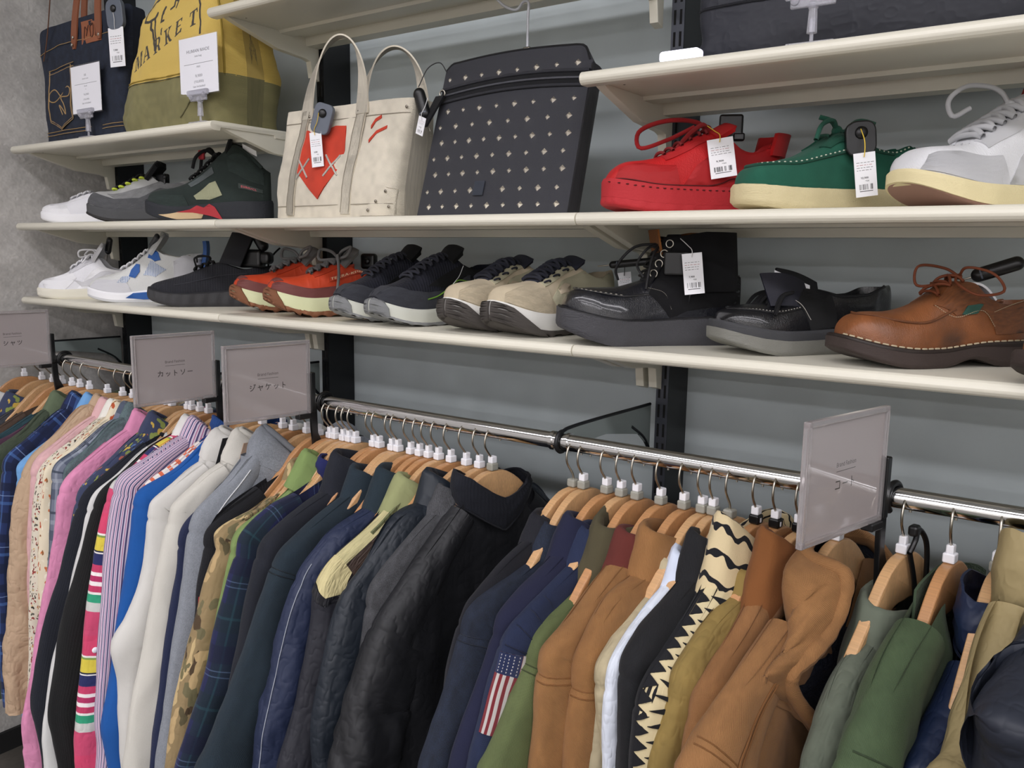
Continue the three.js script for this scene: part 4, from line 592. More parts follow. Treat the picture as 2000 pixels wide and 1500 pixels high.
{
  const gr = cloth(0x2c3633, 'suede'), gr2 = cloth(0x323d3a, 'suede'), dk = cloth(0x23262c, 'rubber'), red = cloth(0xc03a42, 'rubber'), sand = cloth(0xe0c49a, 'rubber'), net = cloth(0xa9ab8c, 'knit'), blk = cloth(0x0c0d0f, 'knit');
  const S = shoe({ name: 'high_top_sneaker', label: 'dark green high-top sneaker with red flame sole and red side lettering', L: 0.3, x: -1.033, y: MIDSHELF, z: 0.132, turn: 38, upper: gr, spring: 0.02, welt: 0.004, open: [0.07, 0.36, 0.028], ea: 0.66, eb: [[0, 0.34], [0.3, 0.4], [0.5, 0.8], [0.7, 0.8], [0.9, 0.6], [1, 0.5]],
    sole: [[0, 0.052], [0.25, 0.05], [0.5, 0.042], [0.75, 0.034], [1, 0.038]], H: [[0, 0.118], [0.05, 0.13], [0.12, 0.148], [0.2, 0.168], [0.28, 0.178], [0.36, 0.166], [0.46, 0.14], [0.56, 0.112], [0.66, 0.092], [0.76, 0.08], [0.86, 0.072], [0.94, 0.062], [0.97, 0.052], [1, 0.038]], layers: [{ h0: 0, h1: 0.25, mat: dk, name: 'outsole' }, { h0: 0.25, h1: 1, mat: dk, name: 'midsole', out: 0.0006 }] });
  S.solePatch('sand_flame', [[0.52, 0.2], [0.5, 0.55], [0.6, 0.75], [0.7, 0.6], [0.84, 0.3], [0.7, 0.15]], sand, 0.003); S.solePatch('red_flame', [[0.36, 0.12], [0.42, 0.8], [0.46, 0.98], [0.5, 0.8], [0.55, 0.95], [0.6, 0.75], [0.7, 0.62], [0.58, 0.55], [0.46, 0.35]], red, 0.0036);
  S.patchH('mesh_window', [[0.36, 0.16], [0.41, 0.48], [0.46, 0.5], [0.58, 0.34], [0.56, 0.2], [0.46, 0.12]], net, 0.0016, 'pale mesh window'); S.patchH('ankle_panel', [[0.04, 0.9], [0.2, 0.93], [0.32, 0.8], [0.3, 0.55], [0.16, 0.45], [0.04, 0.5]], gr2, 0.0016); S.patchH('toe_panel', [[0.62, 0.05], [0.66, 0.5], [0.8, 0.62], [0.95, 0.5], [0.98, 0.05]], gr2, 0.0014); S.patchH('lace_panel', [[0.42, 0.66], [0.6, 0.66], [0.63, 0.84], [0.44, 0.84]], cloth(0x5c6364, 'suede'), 0.0015);
  const word = canvasTexture(256, 64, (g) => { g.fillStyle = '#323d3a'; g.fillRect(0, 0, 256, 64); g.fillStyle = '#d8606a'; g.font = 'bold 40px sans-serif'; g.fillText('EURO/CL', 26, 48); });
  { const g = overlay([[0.05, 0.26], [0.23, 0.26], [0.23, 0.36], [0.05, 0.36]], (s, h, off) => S.at(s, S.hv(s, h), off), 0.0024, 0.04), uv = g.attributes.uv; for (let i = 0; i < uv.count; i++) uv.setXY(i, (0.23 - uv.getX(i)) / 0.18, (uv.getY(i) - 0.26) / 0.1); part('side_lettering', g, cloth(0xffffff, 'smooth', { map: word }), S.root); }
  S.line('collar_padding', [[0.06, 0.3], [0.14, 0.36], [0.24, 0.34], [0.3, 0.28]], 0.005, gr2, 0.001);
  S.tongue(blk, 0.034, 1.2, 0.03, 0.008, 0.34); S.laces([0.62, 0.56, 0.5, 0.44, 0.39], 0.2, blk, 0.0028); S.bow(0.42, blk, [[[0.02, 0.012, 0.01], [0.04, -0.005, 0.02], [0.05, -0.03, 0.016]], [[0.016, 0.018, -0.01], [0.034, 0.006, -0.014], [0.04, -0.03, -0.01]]], 0.004);
  part('lace_toggle', new RoundedBoxGeometry(0.014, 0.022, 0.014, 3, 0.004).translate(0.162, 0.158, 0.012), red, S.root);
  part('lining_patch', sheet((u, v) => V(lerp(0.062, 0.03, u), lerp(0.178, 0.162, u) + 0.012 * (v - 0.5), 0.022 + 0.004 * v), 8, 5, 0.002), M.paper, S.root);
  part('pull_tab', sheet((u, v) => V(0.083 + 0.012 * u - 0.01 * v, 0.164 + 0.02 * v, lerp(-0.018, 0.018, u)), 6, 6, 0.006), blk, S.root);
}
// the shoes were drawn with +z towards the shop; turn their meshes over to match the way they stand
for (const root of scene.children) if (root.userData.shoe) root.traverse((m) => {
  if (!m.isMesh) return; const g = m.geometry = m.geometry.clone(), p = g.attributes.position, n = g.attributes.normal;
  for (let i = 0; i < p.count; i++) { p.setZ(i, -p.getZ(i)); n.setZ(i, -n.getZ(i)); }
  if (g.index) { const x = g.index; for (let i = 0; i < x.count; i += 3) { const a = x.getX(i); x.setX(i, x.getX(i + 1)); x.setX(i + 1, a); } }
  else for (const k of Object.keys(g.attributes)) { const t = g.attributes[k], s = t.itemSize; for (let i = 0; i < t.count; i += 3) for (let c = 0; c < s; c++) { const a = t.array[i * s + c]; t.array[i * s + c] = t.array[(i + 1) * s + c]; t.array[(i + 1) * s + c] = a; } }
});
for (const root of scene.children) delete root.userData.shoe;

// ---------------------------------------------------------------- bags
// An upright bag: every level is a rounded rectangle from left(y) to right(y), depth(y) thick, its front at z = face(y)
function bagBody({ left, right, depth, face, top, y0 = 0, y1, wr = 0.003, seed = 1, sq = 0.22, nv = 40 }) {
  const ring = (a, y) => { const l = left(y), r = right(y), d = depth(y), c = Math.cos(a), s = Math.sin(a), x = (l + r) / 2 + (r - l) / 2 * Math.sign(c) * Math.abs(c) ** sq, z = face(y) - d / 2 + d / 2 * Math.sign(s) * Math.abs(s) ** (sq * 1.4); return V(x, y, z); };
  const front = (x, y, off = 0) => {
    const l = left(y), r = right(y), d = depth(y), k = clamp((x - (l + r) / 2) / ((r - l) / 2), -0.995, 0.995), c = Math.abs(k) ** (1 / sq), s = Math.sqrt(Math.max(0, 1 - c * c)) ** (sq * 1.4);
    return V(x, y, face(y) - d / 2 + d / 2 * s + wr * fbm(x * 9 + seed, y * 9, 0.3) + off);
  };
  const shell = (a0) => grid((u, v) => { const a = a0 + u * Math.PI * 2, yt = top ? top(u) : y1, y = lerp(y0, yt, v), p = ring(a, y), n = fbm(p.x * 9 + seed, p.y * 9, Math.sin(a) > 0 ? 0.3 : 4.3); p.z += wr * n * (Math.abs(Math.sin(a)) > 0.1 ? 1 : 0.2); return p; }, 96, nv, { closeU: true, flip: true, uvf: (u, v, p) => [p.x + (Math.abs(Math.cos(a0 + u * 6.2832)) > 0.999 ? p.z : 0), p.y] });
  const base = () => { const g = grid((u, v) => { const p = ring(u * Math.PI * 2, y0), c = V((left(y0) + right(y0)) / 2, y0, face(y0) - depth(y0) / 2); return p.lerp(c, v); }, 96, 2, { closeU: true }); return g; };
  return { shell: shell(0), base: base(), front, ring };
}
function stitchLine(name, front, pts, mat, parent, r = 0.0009, off = 0.0012) { const c = new THREE.CatmullRomCurve3(pts.map(([x, y]) => V(x, y, 0)), false, 'centripetal'), n = Math.max(12, pts.length * 6), q = []; for (let i = 0; i <= n; i++) { const p = c.getPoint(i / n); q.push(front(p.x, p.y, off)); } return part(name, tube(q, r, n * 2, 5), mat, parent); }
const straight = (pts) => { const out = []; for (let i = 0; i < pts.length - 1; i++) for (let k = 0; k < 8; k++) out.push([lerp(pts[i][0], pts[i + 1][0], k / 8), lerp(pts[i][1], pts[i + 1][1], k / 8)]); out.push(pts[pts.length - 1]); return out; };

{ // denim tote
  const denim = cloth(0x262f42, 'denim'), tan = cloth(0x96593b, 'leather', { rough: 0.6 }), thread = new THREE.MeshStandardMaterial({ color: 0xa98a5c, roughness: 0.8 });
  const o = thing('denim_tote', 'dark indigo denim tote bag with brown leather handles on the upper left shelf', 'bag', [-1.53, SHELF.high, 0]);
  const B = bagBody({ left: curve([[0, -0.2], [0.12, -0.192], [0.2, -0.205], [0.31, -0.222]]), right: curve([[0, 0.2], [0.31, 0.215]]), depth: curve([[0, 0.09], [0.15, 0.085], [0.31, 0.05]]), face: curve([[0, 0.325], [0.1, 0.33], [0.31, 0.315]]), top: (u) => 0.298 - 0.045 * Math.exp(-(((u - 0.5) / 0.07) ** 2)) + 0.006 * Math.sin(u * 12.56), y1: 0.3, wr: 0.006, seed: 3 });
  part('body', [B.shell, B.base], denim, o); const st = (p, r) => stitchLine('stitching', B.front, straight(p), thread, o, r);
  st([[-0.2, 0.228], [-0.1, 0.244], [0.19, 0.247]]); st([[-0.195, 0.022], [0.19, 0.024]]); st([[-0.195, 0.03], [0.19, 0.032]]);
  const pk = [[-0.15, 0.182], [-0.15, 0.056], [-0.09, 0.034], [-0.03, 0.056], [-0.03, 0.186]]; st(pk); st(pk.map(([x, y]) => [x * 0.94 - 0.006, y + 0.004])); st([[-0.152, 0.184], [-0.02, 0.194]]); st([[-0.152, 0.175], [-0.02, 0.185]]);
  part('pocket', overlay(pk, B.front, 0.0012, 0.02), denim, o);
  stitchLine('bow_stitching', B.front, [[-0.09, 0.115], [-0.12, 0.135], [-0.145, 0.125], [-0.145, 0.11], [-0.12, 0.104], [-0.09, 0.118], [-0.06, 0.138], [-0.04, 0.13], [-0.045, 0.115], [-0.09, 0.113], [-0.07, 0.09], [-0.065, 0.07], [-0.08, 0.082], [-0.1, 0.095], [-0.085, 0.07]], thread, o, 0.0016);
  const strap = (x, z, lean, y0) => sheet((u, v) => V(x + lean * v + (u - 0.5) * 0.026 * (v < 0.08 ? 0.4 + v * 7 : 1), y0 + 0.27 * v, z - 0.05 * v * v), 4, 16, 0.004);
  part('handle', strap(-0.02, 0.323, 0.02, 0.225), tan, o, 'brown leather handle'); part('handle', strap(0.1, 0.323, -0.02, 0.235), tan, o); part('handle', strap(-0.08, 0.262, 0.0, 0.28), tan, o); part('handle', strap(0.07, 0.262, 0, 0.28), tan, o);
  for (const [x, y] of [[-0.02, 0.234], [-0.018, 0.252], [0.1, 0.245]]) { const p = B.front(x, y, 0.003); part('rivet', new THREE.SphereGeometry(0.004, 12, 8).scale(1, 1, 0.5).translate(p.x, p.y, p.z + 0.004), M.steel, o); }
  part('leather_patch', overlay([[0.012, 0.232], [0.105, 0.232], [0.105, 0.286], [0.012, 0.286]], B.front, 0.0018, 0.02), tan, o, 'brown leather patch');
  const ink = cloth(0x5c2f1c, 'leather'); for (const pts of [[[0.025, 0.245], [0.03, 0.272], [0.04, 0.262], [0.045, 0.275], [0.035, 0.25]], [[0.056, 0.246], [0.054, 0.272], [0.066, 0.276], [0.068, 0.25], [0.062, 0.244]], [[0.08, 0.245], [0.082, 0.276], [0.092, 0.268], [0.09, 0.25]]]) stitchLine('stamped_mark', B.front, pts, ink, o, 0.0016, 0.0022);
  part('strap_cord', tube([[-0.16, 0.21, 0.332], [-0.14, 0.25, 0.332], [-0.11, 0.36, 0.33], [-0.1, 0.5, 0.32]], 0.0016, 24, 6), cloth(0x6b4630, 'leather'), o);
}
tagPuck('grey puck tag on the denim tote', [-1.325, SHELF.high + 0.272, 0.338], 0.25, M.greyPlastic, 0.046, 0.066, 0.08, 0.42);
ticket('white ticket hanging below the grey puck on the denim tote', [-1.322, SHELF.high + 0.242, 0.342], 0.25, 0.046, 0.088, 0.02, { cord: [-1.324, SHELF.high + 0.275, 0.345], cordMat: M.whiteString });
{ // yellow and khaki tote
  const yel = cloth(0xd9b84c, 'canvas'), kha = cloth(0x878259, 'canvas'), ink = new THREE.MeshStandardMaterial({ color: 0x4a4640, roughness: 0.9 });
  const print = canvasTexture(1024, 1024, (g, w, h) => {          // covers 0.46 m x 0.46 m
    const s = w / 0.46, P = (x, y) => [x * s, h - y * s]; g.fillStyle = '#d8ba62'; g.fillRect(0, 0, w, h);
    g.strokeStyle = g.fillStyle = '#48443f'; g.lineCap = 'round'; const ln = (pts, lw) => { g.lineWidth = lw * s; g.beginPath(); pts.forEach((p, i) => (i ? g.lineTo(...P(...p)) : g.moveTo(...P(...p)))); g.stroke(); };
    ln([[0.268, 0.3], [0.25, 0.296], [0.23, 0.296], [0.21, 0.288], [0.196, 0.28], [0.184, 0.279], [0.166, 0.27], [0.155, 0.262], [0.155, 0.25], [0.157, 0.237], [0.168, 0.236], [0.178, 0.238], [0.192, 0.242], [0.2, 0.252]], 0.006); ln([[0.178, 0.238], [0.176, 0.22], [0.182, 0.216], [0.183, 0.19], [0.187, 0.175]], 0.007); ln([[0.192, 0.242], [0.19, 0.215], [0.19, 0.185]], 0.005); ln([[0.268, 0.302], [0.28, 0.315], [0.286, 0.324]], 0.005);
    ln([[0.225, 0.262], [0.214, 0.245], [0.212, 0.232], [0.22, 0.234]], 0.005); ln([[0.24, 0.256], [0.25, 0.262], [0.252, 0.275], [0.262, 0.272], [0.256, 0.258]], 0.004); ln([[0.216, 0.216], [0.214, 0.205]], 0.005); ln([[0.3, 0.29], [0.33, 0.285], [0.35, 0.25], [0.352, 0.19]], 0.005);
    const word = (t, x, y, px, rot, step) => { let k = 0; for (const ch of t) { g.save(); g.translate(...P(x + k * step, y + k * step * Math.tan(-rot))); g.rotate(rot); g.transform(1, 0, -0.25, 1, 0, 0); g.font = 'bold ' + Math.round(px * s) + 'px serif'; g.fillText(ch, 0, 0); g.restore(); k++; } };
    word('MARKET', 0.096, 0.135, 0.045, -0.3, 0.044); word('ACAI', 0.165, 0.348, 0.05, -0.02, 0.05);
  }, { repeat: [1 / 0.46, 1 / 0.46] });
  const o = thing('canvas_tote', 'yellow and khaki tote bag with a bull drawing, on the upper left shelf', 'bag', [-1.36, SHELF.high, 0]);
  const spec = { left: curve([[0, 0.004], [0.03, -0.004], [0.1, 0.02], [0.2, 0.078], [0.32, 0.16], [0.42, 0.2]]), right: curve([[0, 0.4], [0.1, 0.41], [0.2, 0.405], [0.27, 0.385], [0.34, 0.33], [0.42, 0.28]]), depth: curve([[0, 0.2], [0.1, 0.22], [0.2, 0.19], [0.32, 0.1], [0.42, 0.05]]), face: curve([[0, 0.335], [0.08, 0.345], [0.2, 0.34], [0.32, 0.31], [0.42, 0.27]]), wr: 0.012, seed: 9, sq: 0.42 };
  const lo = bagBody({ ...spec, y0: 0, y1: 0.107 }), hi = bagBody({ ...spec, y0: 0.104, y1: 0.42 });
  part('body', hi.shell, cloth(0xffffff, 'canvas', { map: print }), o); part('lower_panel', [lo.shell, lo.base], kha, o, 'khaki lower part');
  for (const y of [0.104, 0.11]) stitchLine('seam', lo.front, Array.from({ length: 20 }, (_, i) => [lerp(0.04, 0.38, i / 19), y + 0.002]), y < 0.107 ? kha : yel, o, 0.0014, 0.001);
  stitchLine('fold_seam', lo.front, straight([[0.28, 0.02], [0.38, 0.09]]), kha, o, 0.0016, 0.001);
  part('side_seam', tube(Array.from({ length: 14 }, (_, i) => hi.ring(0.5, lerp(0.106, 0.3, i / 13)).add(V(0.004, 0, 0.006))), 0.0022, 30, 6), yel, o);
}
// price cards in clear clip stands
function cardStand(label, x, y, z, w, h, turn, words, only) {
  const o = thing('card_stand', label, 'sign', [x, y, z], turn);
  const tex = canvasTexture(256, 320, (g) => { g.fillStyle = '#f4f4fa'; g.fillRect(0, 0, 256, 320); g.fillStyle = '#55555c'; g.textAlign = 'center'; words.forEach(([t, py, px]) => { if (t === '-') g.fillRect(30, py, 196, 2); else { g.font = px + 'px sans-serif'; g.fillText(t, 128, py); } }); });
  const f = 0.062, paper = new THREE.MeshStandardMaterial({ map: tex, roughness: 0.6 });
  if (!only) { part('card', new THREE.BoxGeometry(w, h, 0.0012).translate(0, f + h / 2, 0), [blankPaper, blankPaper, blankPaper, blankPaper, paper, blankPaper], o); part('clear_sleeve', new RoundedBoxGeometry(w + 0.006, h + 0.006, 0.0035, 2, 0.001).translate(0, f + h / 2, 0), M.clear, o); }
  const cl = new THREE.MeshPhysicalMaterial({ color: 0xf2f2fa, roughness: 0.15, transmission: 0.75, thickness: 0.004, ior: 1.45 });
  part('clip', [new RoundedBoxGeometry(0.07, 0.012, 0.008, 2, 0.002).translate(0, f + 0.002, 0.005), new RoundedBoxGeometry(0.056, 0.014, 0.006, 2, 0.002).translate(0, f - 0.008, 0.003), new THREE.SphereGeometry(0.006, 10, 8).translate(-0.022, f - 0.006, 0.006), new THREE.SphereGeometry(0.006, 10, 8).translate(0.024, f - 0.004, 0.006)], cl, o);
  part('stem', [cyl(0.005, 0.0065, 0.032, 0, f - 0.03, 0), cyl(0.0024, 0.0024, 0.03, 0, 0.018, 0)], cl, o); part('joint', new THREE.SphereGeometry(0.0075, 14, 10).translate(0, f - 0.012, 0), cl, o);
  part('foot', new RoundedBoxGeometry(0.06, 0.004, 0.022, 2, 0.0015).translate(0, 0.002, 0), cl, o); return o;
}
cardStand('white price card on a clear stand in front of the denim tote', -1.464, SHELF.high, 0.345, 0.135, 0.112, 0.0, [['EE', 74, 18], ['denim tote', 96, 11], ['-', 124], ['BLUE', 146, 11], ['F', 168, 11], ['14,900', 204, 16], ['(16,390)', 236, 14], ['tax included', 262, 14]]);
cardStand('white price card on a clear stand in front of the yellow tote', -1.0, SHELF.high, 0.345, 0.135, 0.118, 0.0, [['HUMAN MADE', 86, 24], ['tote bag', 112, 13], ['-', 148], ['FREE', 172, 12], ['9,900', 224, 20], ['(10,890)', 256, 18], ['tax included', 282, 15]]);
{ // canvas tote with heart
  const can = cloth(0xe0d8c6, 'canvas', { rough: 0.85 }), red = cloth(0xd2452f, 'canvas'), wht = cloth(0xf0ece2, 'canvas'), thread = cloth(0x9c9484, 'smooth');
  const o = thing('heart_tote', 'natural canvas tote bag with a red heart and white crosses', 'bag', [-0.625, SHELF.mid, 0]);
  const B = bagBody({ left: curve([[0, -0.178], [0.04, -0.176], [0.215, -0.152]]), right: curve([[0, 0.162], [0.215, 0.192]]), depth: curve([[0, 0.13], [0.1, 0.12], [0.215, 0.075]]), face: curve([[0, 0.318], [0.05, 0.322], [0.215, 0.3]]), y1: 0.216, wr: 0.006, seed: 21, sq: 0.2 });
  part('body', [B.shell, B.base], can, o);
  const band = (x0, x1, w) => sheet((u, v) => B.front(lerp(x0, x1, v) + (u - 0.5) * w, lerp(0.008, 0.212, v), 0.0022), 4, 26, 0.0026);
  part('strap_band', band(-0.122, -0.08, 0.02), can, o); part('strap_band', band(0.044, 0.076, 0.026), can, o);
  const arch = (z, xa, xb, y1, w, sk) => sheet((u, v) => { const a = Math.PI * v, x = (xa + xb) / 2 - (xb - xa) / 2 * Math.cos(a) * (1 - 0.12 * Math.sin(a)), s = Math.sin(a) ** 0.72, y = 0.195 + (y1 - 0.195) * s, k = (u - 0.5) * w; return V(x + k * (1 - 0.55 * Math.sin(a)), y - 0.004 * Math.sin(a), z + sk * s + k * 0.7 * Math.sin(a)); }, 6, 44, 0.003);
  part('handle', arch(0.306, -0.08, 0.076, 0.352, 0.032, -0.02), can, o); part('handle', arch(0.232, -0.0, 0.165, 0.332, 0.03, -0.004), can, o);
  const heart = []; for (const p of [[-0.026, 0.0], [-0.092, 0.058], [-0.098, 0.08], [-0.098, 0.11], [-0.088, 0.13], [-0.066, 0.136], [-0.046, 0.124], [-0.034, 0.114], [-0.016, 0.132], [0.012, 0.14], [0.04, 0.138], [0.044, 0.09], [0.034, 0.058]]) heart.push([p[0] - 0.008, p[1] + 0.038]);
  part('heart', overlay(heart, B.front, 0.0016, 0.014), red, o, 'red heart applique');
  const cross = (cx, cy, s) => { for (const [a, b] of [[[-s, -s], [s, s * 0.9]], [[-s * 0.8, s], [s * 0.8, -s]]]) stitchLine('white_cross', B.front, straight([[cx + a[0], cy + a[1]], [cx + b[0], cy + b[1]]]), wht, o, 0.0022, 0.002); };
  cross(-0.078, 0.1, 0.02); cross(0.006, 0.102, 0.02);
  for (const p of [[[0.102, 0.168], [0.112, 0.18], [0.126, 0.186]], [[0.098, 0.142], [0.116, 0.158], [0.14, 0.166]]]) part('red_dash', overlay([...p.map(([x, y]) => [x, y + 0.003]), ...p.slice().reverse().map(([x, y]) => [x, y - 0.003])], B.front, 0.0014, 0.02), red, o);
  for (const y of [0.19]) stitchLine('seam', B.front, straight([[-0.146, y], [0.186, y]]), thread, o, 0.0007); stitchLine('seam', B.front, straight([[-0.172, 0.026], [0.16, 0.026]]), thread, o, 0.0007);
  for (const [a, b] of [[-0.131, -0.089], [-0.113, -0.071], [0.032, 0.064], [0.056, 0.088]]) stitchLine('band_stitching', (x, y, q) => B.front(x, y, q + 0.0035), straight([[a, 0.012], [b, 0.21]]), thread, o, 0.0005);
  part('corner_patch', overlay([[0.085, 0.004], [0.16, 0.004], [0.168, 0.052], [0.15, 0.056]], B.front, 0.0018, 0.02), can, o);
  for (const [x, y] of [[0.152, 0.048], [0.13, 0.03], [0.11, 0.014], [0.155, 0.02], [-0.07, 0.2], [0.066, 0.2], [0.182, 0.2]]) { const p = B.front(x, y, 0.004); part('rivet', new THREE.SphereGeometry(0.003, 12, 8).scale(1, 1, 0.5).translate(p.x, p.y, p.z), M.darkSteel, o); }
}
tagPuck('grey puck tag on the canvas tote with the heart', [-0.64, SHELF.mid + 0.19, 0.322], 0.35, M.greyPlastic, 0.036, 0.054, -0.3, 0.3);
ticket('long white ticket hanging in front of the red heart on the canvas tote', [-0.653, SHELF.mid + 0.165, 0.33], 0.2, 0.028, 0.066, 0.08, { cord: [-0.64, SHELF.mid + 0.2, 0.332] });
{ // studded document bag, leaning back
  const hide = cloth(0x2b2c33, 'leather', { rough: 0.55, bump: 0.0003 }), blk = cloth(0x121318, 'leather'), zip = cloth(0x4a4b52, 'smooth', { rough: 0.35 });
  const lean = 0.3, W = 0.318, Hh = 0.288, o = thing('studded_bag', 'black leather document bag covered in silver pyramid studs', 'bag', [-0.238, SHELF.mid, 0.318]);
  const P = (x, y, off = 0) => { const k = y / Hh, xx = x * (1 - 0.02 * k) - 0.004 * k; return V(xx, 0.002 + y * Math.cos(lean) + off * Math.sin(lean), -y * Math.sin(lean) + off * Math.cos(lean) + 0.01 * (1 - (2 * x / W) ** 2)); };
  const outline = (x) => Hh - 0.03 * smooth(W / 2 - 0.022, W / 2, x) - 0.01 * smooth(-W / 2 + 0.01, -W / 2, x) + 0.006 * Math.sin((x / W + 0.5) * 3.14);
  part('body', sheet((u, v) => P((u - 0.5) * W, v * outline((u - 0.5) * W), -0.012), 30, 30, 0.026), hide, o);
  part('side_gusset', sheet((u, v) => P(W / 2 + 0.002 + 0.004 * Math.sin(u * 3.1), v * (Hh - 0.034), lerp(-0.028, 0.002, u)), 6, 20, 0.004), blk, o);
  for (const off of [-0.001, -0.022]) part('piping', tube(Array.from({ length: 16 }, (_, i) => P(W / 2 + 0.003, lerp(0.004, Hh - 0.036, i / 15), off)), 0.0026, 30, 6), blk, o);
  part('piping', tube(Array.from({ length: 24 }, (_, i) => { const x = lerp(-W / 2, W / 2 - 0.004, i / 23); return P(x, outline(x), 0); }), 0.0024, 50, 6), blk, o);
  const zy = (x) => 0.225 + 0.01 * Math.sin((x / W + 0.5) * 2.8);
  part('zip_tape', sheet((u, v) => P((u - 0.5) * W * 0.98, zy((u - 0.5) * W) + (v - 0.5) * 0.02, 0.002), 30, 3, 0.002), blk, o);
  part('zip_teeth', tube(Array.from({ length: 30 }, (_, i) => { const x = lerp(-W / 2 + 0.01, W / 2 - 0.01, i / 29); return P(x, zy(x), 0.004); }), 0.0022, 60, 6), zip, o);
  for (const d of [-0.012, 0.013]) part('welt_fold', tube(Array.from({ length: 30 }, (_, i) => { const x = lerp(-W / 2, W / 2, i / 29); return P(x, zy(x) + d, 0.003); }), 0.003, 60, 6), hide, o);
  const pyr = (s) => { const g = new THREE.ConeGeometry(s * 0.72, s * 0.55, 4, 1); g.rotateX(Math.PI / 2); g.translate(0, 0, s * 0.27); return toCreasedNormals(g, 0.2); }, big = pyr(0.0098), small = pyr(0.0078), metal = new THREE.MeshStandardMaterial({ color: 0xfff8ea, roughness: 0.38, metalness: 1 });
  const rows = [[0.258, 8], [0.196, 8], [0.166, 8], [0.136, 9], [0.106, 9], [0.076, 9], [0.044, 9], [0.016, 9]];
  rows.forEach(([y, n], r) => { for (let i = 0; i < n; i++) { const x = lerp(-W / 2 + 0.014 + (r % 2) * 0.012, W / 2 - 0.022 - (r % 2 ? 0 : 0.004), i / (n - 1)); if (r === 6 && i === 4) continue; const p = P(x, y, 0.0002), m = part('stud', (i + r) % 2 ? big : small, metal, o); m.position.copy(p); m.rotation.x = -lean; m.rotation.z = 0; } });
  { const p = P(-0.02, 0.046, 0.003), m = part('leather_badge', new RoundedBoxGeometry(0.022, 0.026, 0.003, 2, 0.001), cloth(0x3c424e, 'leather', { rough: 0.4 }), o); m.position.copy(p); m.rotation.x = -lean; }
  part('zip_pull', sheet((u, v) => P(-W / 2 + 0.008 - 0.02 * v + (u - 0.5) * 0.022 * (1 - 0.3 * v), 0.222 - 0.06 * v, 0.012 + 0.008 * v), 4, 8, 0.004), blk, o); part('zip_ring', new THREE.TorusGeometry(0.006, 0.0014, 8, 18).translate(...P(-W / 2 + 0.01, 0.228, 0.01).toArray()), M.steel, o);
  const b = [-0.238, SHELF.mid, 0.318];
  tagCylinder('black barrel tag on a wire at the corner of the studded bag', [b[0] - W / 2 - 0.014, b[1] + 0.176, b[2] - 0.04], [-0.35, 0.9, 0.0], 0.062, 0.012);
  const k = thing('wire_loop', 'thin wire loop holding the barrel tag on the studded bag', 'cord', [b[0] - W / 2, b[1] + 0.24, b[2] - 0.06]); part('wire', tube([[-0.034, -0.004, 0.02], [-0.018, 0.03, 0.01], [0.0, 0.038, 0], [0.014, 0.02, -0.004]], 0.001, 30, 6), M.blackPlastic, k);
  ticket('small white ticket on the zip of the studded bag', [b[0] - W / 2 - 0.006, b[1] + 0.178, b[2] - 0.02], -0.2, 0.022, 0.032, -0.35, { cord: [b[0] - W / 2 + 0.006, b[1] + 0.21, b[2] - 0.02], cordMat: M.whiteString });
  const h = thing('hang_hook', 'clear plastic hook hanging down to the top of the studded bag', 'hook', [-0.244, SHELF.mid + 0.287, 0.2]);
  const pl = new THREE.MeshPhysicalMaterial({ color: 0xe4e6ec, roughness: 0.2, transmission: 0.4, thickness: 0.003 });
  part('stem', tube([[0, 0, 0], [0, 0.06, 0], [0, 0.086, 0], [-0.01, 0.088, 0], [-0.024, 0.077, 0], [-0.05, 0.086, 0], [-0.08, 0.11, 0], [-0.1, 0.118, 0]], 0.0024, 60, 8), pl, h); part('collar', new RoundedBoxGeometry(0.016, 0.014, 0.01, 2, 0.003).translate(0, 0.004, 0), M.darkSteel, h);
}
{ // the bottom of a big black bag on the right-hand top shelf
  const blk = cloth(0x20222b, 'nylon', { rough: 0.62, bump: 0.0015 });
  const o = thing('black_bag', 'bottom part of a large black bag on the upper right shelf', 'bag', [0.08, SHELF.high, 0]);
  const B = bagBody({ left: curve([[0, 0.012], [0.02, 0.0], [0.05, 0.02], [0.09, 0.014], [0.3, 0.03]]), right: curve([[0, 0.66], [0.3, 0.64]]), depth: curve([[0, 0.14], [0.08, 0.15], [0.3, 0.08]]), face: curve([[0, 0.25], [0.05, 0.265], [0.3, 0.22]]), y1: 0.3, wr: 0.008, seed: 40, sq: 0.25 });
  part('body', [B.shell, B.base], blk, o); stitchLine('seam', B.front, straight([[0.02, 0.09], [0.64, 0.09]]), blk, o, 0.002);
  part('zip_pull', sheet((u, v) => B.front(0.47 + u * 0.02, 0.05 - 0.03 * v, 0.006), 3, 4, 0.003), M.blackPlastic, o);
}
cardStand('clear plastic card clip standing in front of the large black bag', 0.296, SHELF.high, 0.34, 0.1, 0.1, 0.05, [], true);
{ // shelf light
  const o = thing('shelf_light', 'glowing white light block at the left end of the upper right shelf', 'light', [0.112, SHELF.high, 0.33]);
  part('housing', box(0.062, 0.004, 0.024, 0, 0.002, 0, 0.001), M.whitePlastic, o); part('diffuser', new RoundedBoxGeometry(0.06, 0.015, 0.022, 3, 0.005).translate(0, 0.0115, 0), new THREE.MeshStandardMaterial({ color: 0xffffff, emissive: 0xe8e4ff, emissiveIntensity: 1.6 }), o);
  const l = new THREE.RectAreaLight(0xe8e4ff, 1.6, 0.06, 0.022); l.position.set(0.112, SHELF.high + 0.022, 0.33); l.rotation.x = Math.PI / 2; scene.add(l);
}

